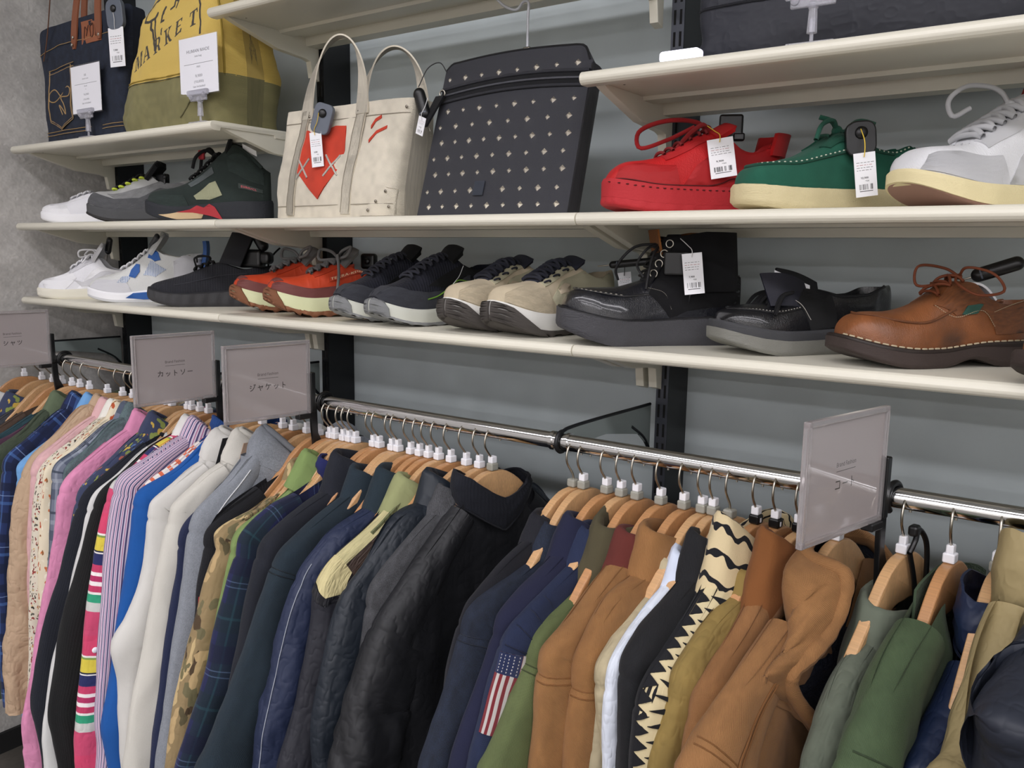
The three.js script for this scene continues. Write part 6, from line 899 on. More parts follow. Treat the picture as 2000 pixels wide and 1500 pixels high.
const PR = {
  bluePlaid: paintCloth(0.12, 256, plaidPaint('#1c2c58', [['#0f1a38', 0.1, 0.2, 0.8], ['#4a6ea8', 0.45, 0.06, 0.6], ['#93a8c8', 0.62, 0.015, 0.7], ['#0d1630', 0.72, 0.16, 0.7]])),
  greyPlaid: paintCloth(0.09, 256, plaidPaint('#6f7686', [['#3e4658', 0.1, 0.25, 0.6], ['#a9b0bb', 0.5, 0.1, 0.5], ['#2e3646', 0.75, 0.06, 0.7]])),
  navyPlaid: paintCloth(0.15, 256, plaidPaint('#1a1f48', [['#10222e', 0.1, 0.32, 0.75], ['#20404a', 0.24, 0.03, 0.7], ['#5b6f8c', 0.6, 0.012, 0.6], ['#5b6f8c', 0.66, 0.012, 0.6], ['#0f1430', 0.75, 0.2, 0.6]])),
  lilac: paintCloth(0.036, 256, (g, w, h) => { g.fillStyle = '#d9cfde'; g.fillRect(0, 0, w, h); for (let i = 0; i < 4; i++) { g.fillStyle = '#4d4470'; g.fillRect(i * 64, 0, 20, h); g.fillStyle = '#b86a94'; g.fillRect(i * 64 + 34, 0, 10, h); } }),
  redStripe: paintCloth(0.06, 128, (g, w, h) => { g.fillStyle = '#efe6e0'; g.fillRect(0, 0, w, h); g.fillStyle = '#e0704f'; for (let i = 0; i < 3; i++) g.fillRect(0, i * 43, w, 16); }),
  rugby: paintCloth(0.245, 512, (g, w, h) => { let y = 0; for (const [c, k] of [['#c9496e', 0.2], ['#c9c9c4', 0.075], ['#2f9a74', 0.065], ['#e9e4df', 0.02], ['#c03a62', 0.05], ['#efe9e6', 0.035], ['#b03060', 0.045], ['#efe9e6', 0.03], ['#c23c64', 0.06], ['#232a5c', 0.09], ['#e9e4df', 0.012], ['#161a36', 0.012], ['#d9c648', 0.11], ['#7c9a4c', 0.016], ['#ece7e2', 0.016], ['#d0446a', 0.17]]) { g.fillStyle = c; g.fillRect(0, y * h, w, k * h + 1); y += k; } }, 'cotton'),
  camo: paintCloth(0.3, 512, blot(5, '#8f7b58', ['#5a5138', '#6c6548', '#b59b70', '#4a3a28', '#716a48', '#c2aa7c'], 80, 0.03, 0.1), 'cotton'),
  floral: paintCloth(0.2, 512, blot(8, '#d8d0be', ['#7a2f2c', '#4a4238', '#b9b29c', '#8d3a34', '#c9a15c', '#5c5a50', '#e6dfce', '#9a4038', '#3a332c', '#7a2f2c'], 420, 0.006, 0.026)),
  redFloral: paintCloth(0.16, 256, blot(12, '#e2d6bc', ['#b4502c', '#c96a3a', '#e8dfc8', '#8a5a30', '#efe6d2'], 70, 0.015, 0.05)),
  aloha: paintCloth(0.18, 256, blot(17, '#38405c', ['#c9a94c', '#5d7ab0', '#87944c', '#a85a4c', '#24304c'], 90, 0.015, 0.05)),
  zebra: paintCloth(0.075, 512, (g, w, h) => { g.fillStyle = '#d6c49c'; g.fillRect(0, 0, w, h); g.fillStyle = '#17181d'; for (let i = 0; i < 5; i++) { g.beginPath(); for (let j = 0; j <= 32; j++) { const x = j / 32 * w; g.lineTo(x, (i + 0.25) * h / 5 + 12 * Math.sin(j * 0.39 + i * 1.7) - 20 * (0.6 + 0.4 * Math.sin(j * 0.78 + i))); } for (let j = 32; j >= 0; j--) { const x = j / 32 * w; g.lineTo(x, (i + 0.25) * h / 5 + 12 * Math.sin(j * 0.39 + i * 1.7) + 20 * (0.6 + 0.4 * Math.cos(j * 0.59 + i * 2))); } g.fill(); } }, 'fleece'),
};
const C = cloth;
const ivoryCloth = C(0xcfcdc8, 'fleece'), navyLining = C(0x141826, 'nylon', { rough: 0.6 });
const list = [
  // key, name, category, label, options, hanger marker
  ['oliveShirt', 'shirt', 'shirt', 'dark olive shirt with pale inner seams, third garment from the left end of the rail', { mat: C(0x3f4a3a, 'cotton'), collarMat: C(0x5d6a52, 'cotton') }],
  ['plaidNavyShirt', 'shirt', 'shirt', 'navy blue plaid shirt between the olive and the sky blue shirts', { mat: PR.bluePlaid }],
  ['skyShirt', 'shirt', 'shirt', 'sky blue shirt beside the tan jacket', { mat: C(0x6fa3d8, 'cotton') }],
  ['tanJacket', 'jacket', 'jacket', 'wrinkled tan jacket hanging beside the pale pink shirt', { mat: C(0xb59b80, 'nylon', { rough: 0.8, bump: 0.003 }), wr: 0.008, pucker: 1 }],
  ['palePinkShirt', 'shirt', 'shirt', 'pale dusty pink shirt between the tan jacket and the patterned shirt', { mat: C(0xd9aeb0, 'cotton') }],
  ['floralShirt', 'patterned_shirt', 'shirt', 'cream shirt with a busy dark red and black pattern', { mat: PR.floral, collarMat: C(0xe6e3da, 'cotton') }],
  ['creamPrintShirt', 'patterned_shirt', 'shirt', 'cream shirt with orange print on the shoulder', { mat: PR.redFloral }],
  ['greyPlaidShirt', 'shirt', 'shirt', 'grey blue plaid shirt just left of the bright pink shirt', { mat: PR.greyPlaid }],
  ['pinkShirt', 'shirt', 'shirt', 'bright pink cotton shirt with its long sleeve fully in view', { mat: C(0xdd8fb4, 'cotton'), cuff: true, pucker: 0.6 }],
  ['greenGreyDenim', 'shirt', 'shirt', 'faded grey green denim shirt hidden behind the bright pink shirt', { mat: C(0x6f8488, 'denim') }],
  ['blueDenimShirt', 'patterned_shirt', 'shirt', 'blue shirt with colourful print, between the pink shirt and the navy knit', { mat: PR.aloha }],
  ['navyKnit', 'sweater', 'sweater', 'dark navy knit with a bent elbow, right of the bright pink shirt', { mat: C(0x161a24, 'knit'), collar: 'crew', elbow: 0.1 }],
  ['whiteLongTee', 'sweater', 'sweater', 'white long-sleeved top, a thin strip between navy and black knits', { mat: C(0xd2d2d0, 'fleece'), collar: 'crew' }],
  ['blackKnit', 'sweater', 'sweater', 'black knit with a cream neckline, left of the striped rugby shirt', { mat: C(0x111213, 'knit'), collarMat: C(0xd8cfb4, 'knit'), collar: 'crew', elbow: 0.1 }],
  ['stripeRugby', 'rugby_shirt', 'shirt', 'pink, yellow and green horizontally striped rugby shirt', { mat: PR.rugby, collarMat: C(0xe6e4e0, 'cotton'), pucker: 0.2 }],
  ['lilacStripeShirt', 'striped_shirt', 'shirt', 'lilac and purple finely striped shirt', { mat: PR.lilac }],
  ['redStripeTee', 'striped_shirt', 'shirt', 'white tee with orange red stripes, a sliver left of the blue sweatshirt', { mat: PR.redStripe, collar: 'crew', sleeve: 0.2 }],
  ['blueSweat', 'sweatshirt', 'sweatshirt', 'royal blue sweatshirt left of the two white hoodies', { mat: C(0x17539c, 'fleece'), collarMat: C(0x1c3f78, 'knit'), collar: 'rib', elbow: 0.1 }],
  ['whiteHoodieA', 'hoodie', 'hoodie', 'white hoodie with its elbow poking out, beside the royal blue sweatshirt', { mat: ivoryCloth, collar: 'hood', lining: C(0x15161c, 'knit'), elbow: 0.14, cuff: true }],
  ['whiteHoodieB', 'hoodie', 'hoodie', 'off-white hoodie with a straight sleeve, beside the grey sweatshirt', { mat: C(0xcbc8bf, 'fleece'), collar: 'hood', lining: C(0x24252c, 'knit') }],
  ['navyCrew', 'sweater', 'sweater', 'navy top showing as a strip between the off-white hoodie and the grey sweatshirt', { mat: C(0x1e2644, 'knit'), collar: 'crew' }],
  ['greySweat', 'sweatshirt', 'sweatshirt', 'heather grey hooded sweatshirt with a white shoulder seam', { mat: C(0x8f949c, 'fleece', { heather: true }), collar: 'hood' }],
  ['blackTee', 'sweater', 'sweater', 'black top with a red mark on the chest, left of the camouflage jacket', { mat: C(0x121318, 'knit'), collar: 'crew' }],
  ['camoJacket', 'camouflage_jacket', 'jacket', 'brown and tan camouflage jacket with a shoulder strap', { mat: PR.camo }],
  ['lightGreenJacket', 'jacket', 'jacket', 'light green jacket, a strip between camouflage and navy plaid', { mat: C(0x7d9358, 'cotton'), stand: 0.026, fold: 0.035 }],
  ['navyPlaidShirt', 'flannel_shirt', 'shirt', 'navy and dark green plaid flannel shirt right of the light green jacket', { mat: PR.navyPlaid, bodyMat: PR.navyPlaid, collar: 'rib', collarMat: C(0x1d245c, 'twill') }],
  ['blackCoachJacket', 'jacket', 'jacket', 'black navy jacket with a large upturned collar and folded hood', { mat: C(0x171b26, 'twill'), collar: 'big', stand: 0.055, fold: 0.06 }, 'white'],
  ['tealNavyCoat', 'coat', 'coat', 'dark teal navy heavy coat with double stitched armhole', { mat: C(0x1c2b36, 'twill'), collar: 'big', r: 0.062, stand: 0.035, fold: 0.06 }],
  ['pipedNavyJacket', 'nylon_jacket', 'jacket', 'navy nylon jacket with thin white piping along the sleeve', { mat: C(0x1c2744, 'nylon', { rough: 0.62 }), collarMat: C(0x1a2a34, 'twill'), collar: 'shirt', stand: 0.05, wr: 0.007, pucker: 1 }],
  ['creamBrownJacket', 'colour_block_jacket', 'jacket', 'black brown jacket with a cream and olive striped shoulder', { mat: C(0x20212a, 'nylon', { rough: 0.7 }), collarMat: C(0x93976a, 'cotton'), stand: 0.03, fold: 0.035 }],
  ['darkHoodJacket', 'padded_jacket', 'jacket', 'dark padded jacket with a stowed hood, left of the grey denim jacket', { mat: C(0x18202a, 'nylon', { rough: 0.55 }), collar: 'big', stand: 0.05, fold: 0.07, wr: 0.007 }],
  ['greyDenimJacket', 'denim_jacket', 'jacket', 'faded charcoal grey denim jacket beside the black bomber', { mat: C(0x55565a, 'denim') }],
  ['blackBomber', 'bomber_jacket', 'jacket', 'black bomber jacket with a ribbed collar and crumpled sleeve, last before the gap', { mat: C(0x191a1e, 'nylon', { rough: 0.6, bump: 0.0016 }), collar: 'rib', collarMat: C(0x0f121c, 'knit'), wr: 0.009, pucker: 1.3, stand: 0.042, r: 0.06, neck: 0.075, hem: -0.62, cuff: true }, 'grey'],
  ['blackNavyShirt', 'shirt', 'shirt', 'black navy shirt, first garment after the gap', { mat: C(0x15161f, 'twill') }, 'bare'],
  ['navyDenimJacket', 'denim_jacket', 'jacket', 'dark navy denim jacket, second garment after the gap', { mat: C(0x222c40, 'denim'), r: 0.062 }, 'grey'],
  ['navyWoolCoat', 'wool_coat', 'coat', 'smooth dark navy wool coat beside the quilted jacket with a flag', { mat: C(0x1a1d36, 'fleece') }, 'grey'],
  ['quiltedNavyJacket', 'jacket', 'jacket', 'navy jacket with a red and white striped flag patch on the sleeve', { mat: C(0x1c2745, 'twill') }, 'grey'],
  ['oliveJacket', 'jacket', 'jacket', 'olive green jacket with a brown olive collar', { mat: C(0x5d6840, 'twill'), collarMat: C(0x4c4632, 'suede'), lift: 0.034, fold: 0.05 }, 'grey'],
  ['caramelCord', 'work_jacket', 'jacket', 'caramel canvas jacket with a maroon corduroy collar', { mat: C(0x966b40, 'canvas'), collarMat: C(0x5f2a24, 'suede'), r: 0.064 }, 'grey'],
  ['caramelDuck', 'work_jacket', 'jacket', 'caramel canvas jacket with a matching collar, right of the maroon collar', { mat: C(0x93683d, 'canvas'), fold: 0.07, stand: 0.05, r: 0.06 }, 'grey'],
  ['beigeCoat', 'coat', 'coat', 'light beige coat, a thin strip beside the white shirt', { mat: C(0xb4a788, 'cotton') }, 'grey'],
  ['whiteShirt', 'shirt', 'shirt', 'white shirt with a blue checked collar lining', { mat: C(0xdfe6f2, 'cotton'), collarMat: C(0xcfd8ea, 'cotton') }, 'grey'],
  ['blackQuilt', 'jacket', 'jacket', 'black jacket just left of the cream and black patterned jacket', { mat: C(0x15161a, 'twill'), stand: 0.045, fold: 0.09, r: 0.06, wr: 0.006 }, 'bare'],
  ['zebraJacket', 'patterned_jacket', 'jacket', 'black jacket with a cream zebra collar and rows of triangles', { mat: C(0x17181d, 'fleece'), collarMat: PR.zebra, collar: 'big', stand: 0.06, fold: 0.08 }, 'black'],
  ['mustardShirt', 'shirt', 'shirt', 'mustard yellow shirt right of the triangle patterned jacket', { mat: C(0x8d7640, 'cotton'), r: 0.058 }, 'black'],
  ['brownWork', 'work_jacket', 'jacket', 'brown canvas work jacket behind the big hooded caramel parka', { mat: C(0x94683f, 'canvas'), collarMat: C(0x7f4f28, 'suede'), stand: 0.06, fold: 0.08 }, 'black'],
  ['caramelParka', 'hooded_parka', 'parka', 'caramel canvas parka with a wide open hood and dark navy lining', { mat: C(0x956a40, 'canvas'), collar: 'none', r: 0.07, wr: 0.007, seamAt: 0.08, dip: 0.1 }, 'white'],
  ['greyOliveShirt', 'overshirt', 'shirt', 'grey olive overshirt on the hanger with the black lanyard', { mat: C(0x61685a, 'cotton'), fold: 0.06, r: 0.058 }, 'white'],
  ['greenParka', 'field_jacket', 'jacket', 'green field jacket with its shoulder and belt loop in view', { mat: C(0x47593c, 'twill'), collar: 'none', r: 0.075, wr: 0.008, dip: 0.1 }, 'white'],
  ['navyShellJacket', 'shell_jacket', 'jacket', 'shiny dark navy jacket right of the green field jacket', { mat: C(0x16233f, 'nylon', { rough: 0.5, bump: 0.002 }), stand: 0.06, fold: 0.03, collar: 'stand', wr: 0.006, pucker: 1, r: 0.062 }, 'grey'],
  ['khakiPuffer', 'padded_jacket', 'jacket', 'khaki beige padded jacket near the right edge of the rail', { mat: C(0x9a8a62, 'nylon', { rough: 0.7, bump: 0.002 }), puff: 0.003, wr: 0.007, stand: 0.075, collar: 'stand', r: 0.06 }, 'grey'],
  ['darkPuffer', 'padded_jacket', 'jacket', 'dark navy padded jacket cut off by the right edge', { mat: C(0x1d222e, 'nylon', { rough: 0.6, bump: 0.002 }), puff: 0.004, pitch: 0.14, wr: 0.006, collar: 'none', r: 0.07 }, 'grey'],
];
const stock = (x, reach = 0.236, th = 0.011) => [x, 2, th, [[0.1, -0.062], [0.16, -0.096], [reach, -0.136], [reach + 0.02, -0.22], [reach + 0.04, -0.38], [reach + 0.05, -0.6]]];
Object.assign(GARMENT_SHAPES, { farBlack: stock(-1.8, 0.24, 0.018), farFloral: stock(-1.7, 0.24, 0.014), farGrey: stock(-1.64), farBrown: stock(-1.59), farTeal: stock(-1.54), farPlum: stock(-1.5) });
list.unshift(
  ['farBlack', 'shirt', 'shirt', 'black shirt with a white collar lining, first garment at the left end of the rail', { mat: C(0x131418, 'cotton'), collarMat: C(0xe4e4e2, 'cotton') }],
  ['farFloral', 'patterned_shirt', 'shirt', 'dark plum flowered shirt, second garment at the left end of the rail', { mat: PR.aloha }],
  ['farGrey', 'shirt', 'shirt', 'charcoal shirt squeezed between the plum flowered and olive shirts', { mat: C(0x3a3c42, 'cotton'), collar: 'none' }],
  ['farBrown', 'shirt', 'shirt', 'brown shirt squeezed between the plum flowered and olive shirts', { mat: C(0x4a3a30, 'cotton'), collar: 'none' }],
  ['farTeal', 'shirt', 'shirt', 'dark teal shirt squeezed between the plum flowered and olive shirts', { mat: C(0x24414a, 'cotton'), collar: 'none' }],
  ['farPlum', 'shirt', 'shirt', 'plum shirt squeezed between the plum flowered and olive shirts', { mat: C(0x4a2c40, 'cotton'), collar: 'none' }]);
for (const [key, name, cat, label, opts, marker] of list) {
  const G = garment(key, { name, cat, label, ...opts });
  const words = label.split(' ');
  hanger((words.length <= 12 ? 'wooden hanger of the ' : 'hanger of the ') + words.slice(0, 13).join(' '), GARMENT_SHAPES[key][0], marker || 'white', undefined, 0, 0.05 * Math.sin(GARMENT_SHAPES[key][0] * 91));
}
for (const [x, where] of [[-0.547, 'the camouflage and light green jackets'], [-0.508, 'the light green jacket and the navy plaid shirt'], [-0.429, 'the large-collared black jacket and the teal navy coat'], [-0.382, 'the teal navy coat and the piped nylon jacket, nearer the coat'], [-0.351, 'the teal navy coat and the piped nylon jacket, nearer the nylon'], [-0.309, 'the piped nylon jacket and the cream shouldered jacket'], [-0.258, 'the cream shouldered jacket and the padded jacket']]) hanger('wooden hanger between ' + where, x);

// ---- details on single garments
const arc = (G, a, t0, t1, r, m, name, n = 24, lift = 0.001) => part(name, tube(Array.from({ length: n }, (_, i) => G.near.g(typeof a === 'function' ? a(i / (n - 1)) : a, lerp(t0, t1, i / (n - 1)), lift)), r, n * 3, 6), m, G.root);
const onBody = (G) => (p, q, off) => { const v = G.bodyAt(p, q, 1); v.x += off; return v; };
const cream = C(0xd8c9a0, 'fleece'), stitchDark = C(0x14151a, 'smooth');
{ // flag patch: its stripes run down the sleeve
  const G = garments.quiltedNavyJacket, t = canvasTexture(256, 256, (g) => { for (let i = 0; i < 13; i++) { g.fillStyle = i % 2 ? '#e6e1dc' : '#8f2a34'; g.fillRect(i * 256 / 13, 0, 20, 256); } g.fillStyle = '#22305c'; g.fillRect(120, 190, 136, 66); g.fillStyle = '#e6e1dc'; for (let i = 0; i < 5; i++) for (let j = 0; j < 6; j++) g.fillRect(130 + i * 26, 196 + j * 10, 5, 5); });
  const geo = overlay([[0.04, -0.06], [0.145, -0.06], [0.145, 0.24], [0.04, 0.24]], (s, a, off) => G.near.g(a, s, off), 0.0016, 0.03), uv = geo.attributes.uv; for (let i = 0; i < uv.count; i++) uv.setXY(i, (uv.getY(i) + 0.06) / 0.3, (uv.getX(i) - 0.04) / 0.105);
  part('flag_patch', geo, C(0xffffff, 'weave', { map: t }), G.root, 'red and white striped flag patch');
  for (let k = 0; k < 7; k++) arc(G, (u) => -0.08 + 0.3 * u, -0.06 + 0.03 * k, -0.06 + 0.03 * k, 0.0009, C(0x141c34, 'smooth'), 'quilt_seam', 12, 0);
}
{ // cream and olive shoulder stripes
  const G = garments.creamBrownJacket, ol = C(0x6e7350, 'cotton'), br = C(0x4a3c36, 'nylon', { rough: 0.7 });
  G.patch('cream_stripe', [[-0.15, 0.1], [-0.02, 0.12], [-0.02, 0.26], [-0.15, 0.26]], C(0xc9c090, 'cotton'), 0.0018, 0.03); G.patch('brown_panel', [[-0.15, -0.04], [-0.02, -0.04], [-0.02, 0.115], [-0.15, 0.095]], br, 0.0012, 0.03);
  G.patch('cream_chevron', [[-0.02, 0.05], [0.034, 0.03], [0.05, 0.14], [0.03, 0.27], [-0.02, 0.27]], C(0xd3c795, 'cotton'), 0.002, 0.03); G.patch('dark_chevron', [[0.03, 0.02], [0.046, 0.02], [0.066, 0.14], [0.046, 0.3], [0.03, 0.3], [0.05, 0.14]], C(0x1b1c22, 'nylon'), 0.0018, 0.03);
  part('olive_flap', overlay([[0.2, -0.004], [0.5, 0.0], [0.55, 0.06], [0.3, 0.08]], (p, q, off) => { const v = G.bodyAt(-p + 0.9, q, 1); v.x += off + 0.004; return v; }, 0.002, 0.05), ol, G.root);
}
for (const [k, c] of [['whiteHoodieA', 0x121318], ['whiteHoodieB', 0xb59a84]]) { const G = garments[k]; part('hood_lining', sheet((u, v) => V(G.th + 0.006 + 0.012 * Math.sin(u * 3.14) * Math.sin(v * 3.14), lerp(-0.1, -0.012, v), lerp(0.0, 0.1, u) + 0.03 * (1 - v)), 12, 12, 0.002), C(c, 'knit'), G.root); }
{ const G = garments.pipedNavyJacket; arc(G, 0.19, 0.0, 0.5, 0.0007, C(0xaab0bc, 'smooth'), 'white_piping', 40, 0.001); }
{ const G = garments.greySweat; arc(G, 0.06, -0.12, 0.02, 0.0012, C(0xd6d8da, 'smooth'), 'white_seam', 20); }
{ const G = garments.greyOliveShirt; const d = []; for (let i = 0; i < 46; i++) { const p = G.near.g(0.07, lerp(0.02, 0.5, i / 45), 0.001); d.push(new THREE.SphereGeometry(0.0011, 6, 4).scale(1, 2.2, 1).translate(p.x, p.y, p.z)); } part('sleeve_stitching', d, C(0xb9b9a8, 'smooth'), G.root); }
{ const G = garments.blackTee; G.patch('red_mark', [[0.12, 0.02], [0.19, 0.02], [0.19, 0.2], [0.12, 0.2]], C(0xb0303a, 'smooth'), 0.0016); }
{ // triangles along the shoulder and sleeve
  const G = garments.zebraJacket, f = onBody(G);
  G.patch('cream_band', [[-0.16, -0.02], [0.1, -0.02], [0.14, 0.27], [-0.16, 0.27]], cream, 0.0014, 0.03, 'cream band with black triangles');
  const blk = C(0x15161b, 'fleece'); for (let i = 0; i < 15; i++) { const t = -0.155 + i * 0.019; G.patch('black_triangle', [[t, -0.024], [t + 0.019, -0.024], [t + 0.013, 0.2]], blk, 0.0028, 0.03); if (i < 14) G.patch('black_triangle', [[t + 0.012, 0.272], [t + 0.03, 0.272], [t + 0.02, 0.19]], blk, 0.0028, 0.03); }
}
{ // shoulder strap on the camouflage jacket, belt loop on the green one
  const G = garments.camoJacket; part('shoulder_strap', overlay([[0.34, -0.004], [0.92, -0.004], [0.95, 0.02], [0.92, 0.045], [0.34, 0.045]], onBody(G), 0.0035, 0.05), PR.camo, G.root); const b = G.bodyAt(0.82, 0.02, 1); part('button', new THREE.SphereGeometry(0.006, 14, 10).scale(0.4, 1, 1).translate(b.x + 0.005, b.y, b.z), C(0x4a3f2c, 'smooth'), G.root);
  const H = garments.greenParka; part('belt_loop', sheet((u, v) => H.near.g(lerp(-0.12, 0.24, u), 0.07 + 0.03 * u + 0.026 * (v - 0.5), 0.006 + 0.006 * Math.sin(u * 3.1)), 16, 4, 0.003), H.root.children[0].material, H.root); arc(H, (u) => -0.2 + 0.45 * u, 0.02, 0.02, 0.0012, C(0x33432b, 'smooth'), 'armhole_seam', 16, 0);
  part('back_panel', sheet((u, v) => { const z = lerp(-0.2, 0.07, u); return V(-0.012 - 0.006 * Math.sin(u * 3), H.sh(Math.abs(z)) + 0.012 - 0.1 * v, z); }, 16, 6, 0.003), C(0x3d4d38, 'cotton'), H.root);
}
for (const [k, c] of [['caramelCord', 0x7d5228], ['caramelDuck', 0x7d5228], ['tealNavyCoat', 0x0e161d], ['navyDenimJacket', 0x131a28], ['caramelParka', 0x7d5228], ['oliveJacket', 0x3c4526]]) { const G = garments[k]; for (const d of [0, 0.012]) arc(G, (u) => -0.22 + 0.5 * u, 0.035 + d * 0.7, 0.035 + d * 0.7, 0.0009, C(c, 'smooth'), 'armhole_seam', 20, 0); }
{ const G = garments.stripeRugby, p = G.near.g(0.1, 0.33, 0.003); part('cuff_button', new THREE.SphereGeometry(0.006, 14, 10).scale(0.6, 1, 1).translate(p.x, p.y, p.z), M.whitePlastic, G.root); }
{ // the open hood of the caramel parka
  const G = garments.caramelParka, duck = C(0x956a40, 'canvas');
  const rim = [[-0.035, 0.008, 0.02], [-0.012, 0.0, 0.085], [0.03, -0.013, 0.08], [0.036, -0.043, 0.094], [0.034, -0.072, 0.122], [0.03, -0.088, 0.16], [0.022, -0.103, 0.182], [0.02, -0.12, 0.18], [0.026, -0.17, 0.14], [0.032, -0.205, 0.1], [0.034, -0.165, 0.02], [0.024, -0.135, -0.07], [0.012, -0.098, -0.12], [0.0, -0.07, -0.15], [-0.016, -0.03, -0.115], [-0.03, -0.006, -0.04]];
  const base = [[-0.03, -0.06, 0.02], [-0.022, -0.08, 0.08], [-0.004, -0.115, 0.12], [0.01, -0.135, 0.145], [0.012, -0.14, 0.16], [0.014, -0.145, 0.17], [0.018, -0.15, 0.165], [0.02, -0.165, 0.15], [0.026, -0.19, 0.12], [0.03, -0.215, 0.09], [0.03, -0.18, 0.02], [0.022, -0.155, -0.05], [0.004, -0.13, -0.1], [-0.008, -0.11, -0.12], [-0.02, -0.085, -0.09], [-0.03, -0.06, -0.04]];
  const cr = new THREE.CatmullRomCurve3(rim.map((p) => V(p[0] + 0.016, p[1], p[2])), true, 'centripetal'), cb = new THREE.CatmullRomCurve3(base.map((p) => V(p[0] + 0.01, p[1], p[2])), true, 'centripetal');
  part('hood', sheet((u, v) => { const a = cr.getPoint(u), b = cb.getPoint(u), k = 4 * v * (1 - v), near = Math.max(0, a.z + 0.02) / 0.12, p = a.clone().lerp(b, v); p.z += k * (0.048 * Math.min(1, near) * (u < 0.45 ? 1 : 0.2) - 0.012 * (a.z < -0.02 ? 1 : 0)); p.y += k * 0.02 * Math.min(1, near) * (u < 0.45 ? 1 : 0); p.x -= k * 0.01 * (u > 0.12 && u < 0.5 ? 1 : 0.3); const w = 0.005 * fbm(u * 14, v * 3, 4); p.z += w * k; p.x += w * k; return p; }, 110, 18, 0.004, { closeU: true, uvf: (u, v) => [u * 0.7, v * 0.2] }), duck, G.root);
  part('hood_rim', grid((u, v) => { const p = cr.getPoint(u), t = cr.getTangent(u), r = 0.0095 * (1 + 0.16 * fbm(u * 40, 1, 2)), a = v * 6.2832, n1 = V(0, 1, 0).cross(t).normalize(), n2 = t.clone().cross(n1); return p.addScaledVector(n1, r * Math.cos(a)).addScaledVector(n2, r * Math.sin(a)); }, 140, 12, { closeU: true, uvf: (u, v) => [u * 0.7, v * 0.06] }), duck, G.root, 'padded caramel hood rim');
  part('hood_lining', sheet((u, v) => { const a = cr.getPoint(u), b = cb.getPoint(u), k = 4 * v * (1 - v), c = V(0.034, -0.15, 0.015), p = v < 0.6 ? a.clone().lerp(b.clone().lerp(c, 0.25), v / 0.6) : b.clone().lerp(c, lerp(0.25, 0.92, (v - 0.6) / 0.4)); p.x -= 0.004; p.z += k * (a.z > 0.04 && u < 0.45 ? 0.018 : 0); return p; }, 80, 14, 0.002, { closeU: true }), C(0x161b29, 'nylon', { rough: 0.65 }), G.root, 'dark navy hood lining');
  arc(G, 0.03, -0.1, 0.5, 0.0012, C(0x7d5228, 'smooth'), 'sleeve_seam', 40); arc(G, 0.05, -0.1, 0.5, 0.0012, C(0x7d5228, 'smooth'), 'sleeve_seam', 40);
}
{ // lanyard looped over the overshirt's hanger
  const o = thing('lanyard', 'black lanyard looped over the hanger of the grey olive overshirt', 'lanyard', [0.464, HANG_Y, RAIL.z], HANG_TURN);
  part('loop', tube([[0.012, 0.006, 0.012], [0.014, 0.02, 0.002], [0.012, 0.03, -0.012], [0.016, 0.012, -0.03], [0.018, -0.04, -0.036], [0.02, -0.1, -0.03]], 0.0034, 40, 8), M.blackPlastic, o); part('loop', tube([[0.012, 0.006, 0.012], [0.014, -0.03, -0.004], [0.016, -0.08, -0.02], [0.02, -0.11, -0.028]], 0.0034, 40, 8), M.blackPlastic, o); part('knot', new RoundedBoxGeometry(0.012, 0.014, 0.016, 3, 0.004).translate(0.01, 0.03, -0.004), M.blackPlastic, o);
}

// ---------------------------------------------------------------- section signs on the rail
const KANA = {
  'shi': [[[.2, .15], [.36, .26]], [[.12, .42], [.28, .52]], [[.2, .92], [.5, .8], [.74, .5], [.86, .25]]], 'ya': [[[.1, .5], [.86, .36], [.66, .66]], [[.3, .24], [.5, .98]]], 'tsu': [[[.14, .22], [.25, .46]], [[.4, .15], [.5, .4]], [[.86, .16], [.8, .5], [.6, .76], [.3, .93]]],
  'ka': [[[.1, .3], [.86, .3], [.8, .86], [.64, .8]], [[.45, .05], [.42, .5], [.12, .92]]], 'xtsu': [[[.2, .45], [.28, .6]], [[.42, .4], [.5, .56]], [[.8, .42], [.72, .7], [.38, .95]]], 'to': [[[.36, .08], [.36, .96]], [[.36, .4], [.76, .6]]], 'so': [[[.2, .15], [.32, .45]], [[.82, .12], [.75, .5], [.35, .92]]], 'bar': [[[.1, .5], [.9, .5]]],
  'ji': [[[.16, .18], [.32, .28]], [[.1, .44], [.25, .54]], [[.16, .92], [.46, .8], [.7, .5], [.8, .28]], [[.72, .04], [.78, .18]], [[.88, .0], [.94, .14]]], 'ke': [[[.3, .08], [.1, .5]], [[.22, .32], [.9, .32]], [[.6, .32], [.55, .65], [.3, .95]]], 'ko': [[[.15, .2], [.82, .2], [.82, .86]], [[.12, .86], [.86, .86]]],
};
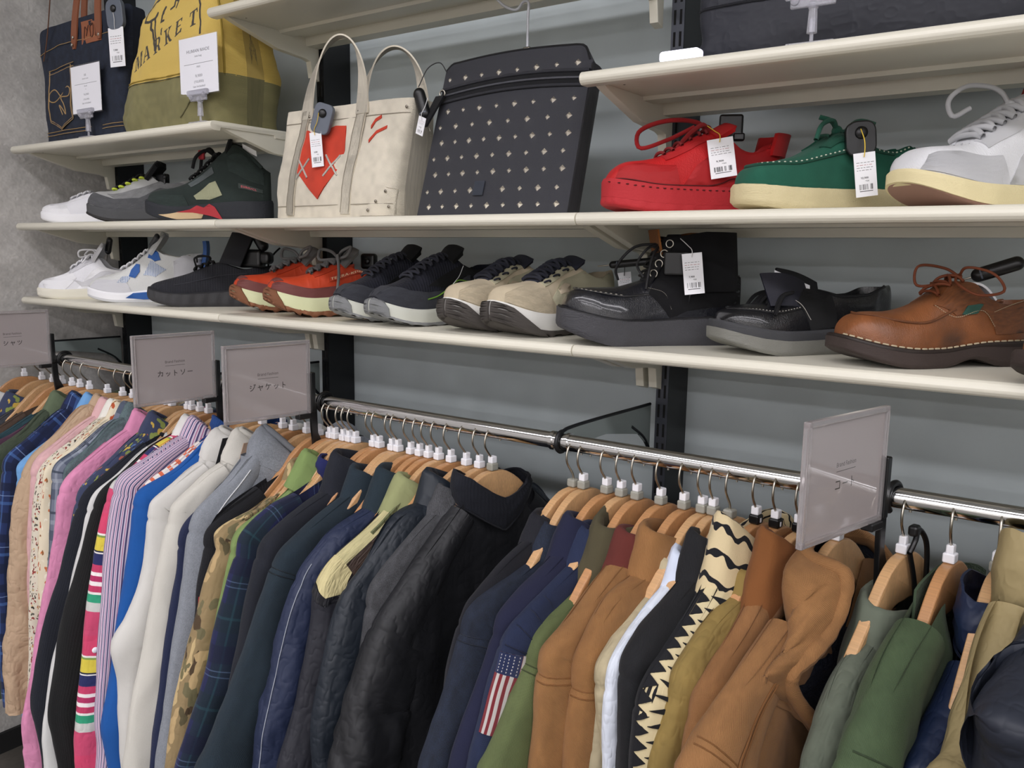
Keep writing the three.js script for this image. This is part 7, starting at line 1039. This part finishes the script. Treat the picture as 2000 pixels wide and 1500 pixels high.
function sectionSign(label, x, turn, kana, dy = 0) {
  const w = 0.176, h = 0.14, o = thing('section_sign', label, 'sign', [x, RAIL.y + 0.048 + dy, RAIL.z + 0.034], turn);
  const face = canvasTexture(512, 408, (g) => {
    g.fillStyle = '#a9a09f'; g.fillRect(0, 0, 512, 408); g.fillStyle = '#3a3634'; g.textAlign = 'center'; g.font = '21px sans-serif'; g.fillText('Brand Fashion', 256, 168); g.fillRect(190, 184, 132, 2);
    const s = 40, gap = 10, n = kana.length, x0 = 256 - (n * s + (n - 1) * gap) / 2; g.strokeStyle = '#2b2726'; g.lineWidth = 4; g.lineCap = 'round'; g.lineJoin = 'round';
    kana.forEach((k, i) => { for (const st of KANA[k]) { g.beginPath(); st.forEach(([a, b], j) => { const X = x0 + i * (s + gap) + a * s, Y2 = 214 + b * s; j ? g.lineTo(X, Y2) : g.moveTo(X, Y2); }); g.stroke(); } });
  });
  const plain = new THREE.MeshStandardMaterial({ color: 0xa39a98, roughness: 0.8 }), pm = new THREE.MeshPhysicalMaterial({ map: face, roughness: 0.6, clearcoat: 1, clearcoatRoughness: 0.06 });
  part('card', new THREE.BoxGeometry(0.0012, h - 0.014, w - 0.014).translate(0, 0, w / 2), [pm, plain, plain, plain, plain, plain], o);
  const fr = new THREE.MeshPhysicalMaterial({ color: 0xd8d2d2, roughness: 0.12, transmission: 0.7, thickness: 0.004, ior: 1.49 });
  const strip = [box(0.008, 0.007, w, 0, h / 2 - 0.0035, w / 2, 0.0015), box(0.008, 0.007, w, 0, -h / 2 + 0.0035, w / 2, 0.0015), box(0.008, h - 0.002, 0.007, 0, 0, 0.0035, 0.0015), box(0.008, h - 0.002, 0.007, 0, 0, w - 0.0035, 0.0015)];
  for (const s of strip) part('frame_strip', s, fr, o);
  part('holder_bar', box(0.014, 0.076, 0.01, 0, -0.03, -0.004, 0.002), M.blackPlastic, o); part('holder_foot', box(0.016, 0.01, 0.026, 0, -h / 2 - 0.004, 0.016, 0.002), M.blackPlastic, o);
  const t = new THREE.TorusGeometry(RAIL.r + 0.0045, 0.0042, 10, 32, Math.PI * 1.5); t.rotateY(Math.PI / 2); t.rotateX(-0.5); t.translate(0, -0.048 - dy, -0.034); part('rail_ring', t, M.blackPlastic, o);
  part('leg', plateX([[0.0, -0.05], [-0.012, -0.05], [-0.014, -0.11], [-0.026, -0.135], [-0.022, -0.19], [-0.012, -0.2], [-0.002, -0.1]], 0.007, 0, 0.001), M.blackPlastic, o);
}
sectionSign('grey section sign at the far left end of the rail', -1.57, -0.05, ['shi', 'ya', 'tsu'], 0.012);
sectionSign('left-hand of two neighbouring grey section signs, above the striped shirts', -0.873, -0.06, ['ka', 'xtsu', 'to', 'so', 'bar'], 0.003);
sectionSign('right-hand of two neighbouring grey section signs, above the grey sweatshirt', -0.578, -0.12, ['ji', 'ya', 'ke', 'xtsu', 'to'], 0.005);
sectionSign('grey section sign above the caramel hooded parka at the right', 0.44, -0.25, ['ko', 'bar', 'to']);
renderer.render(scene, camera);
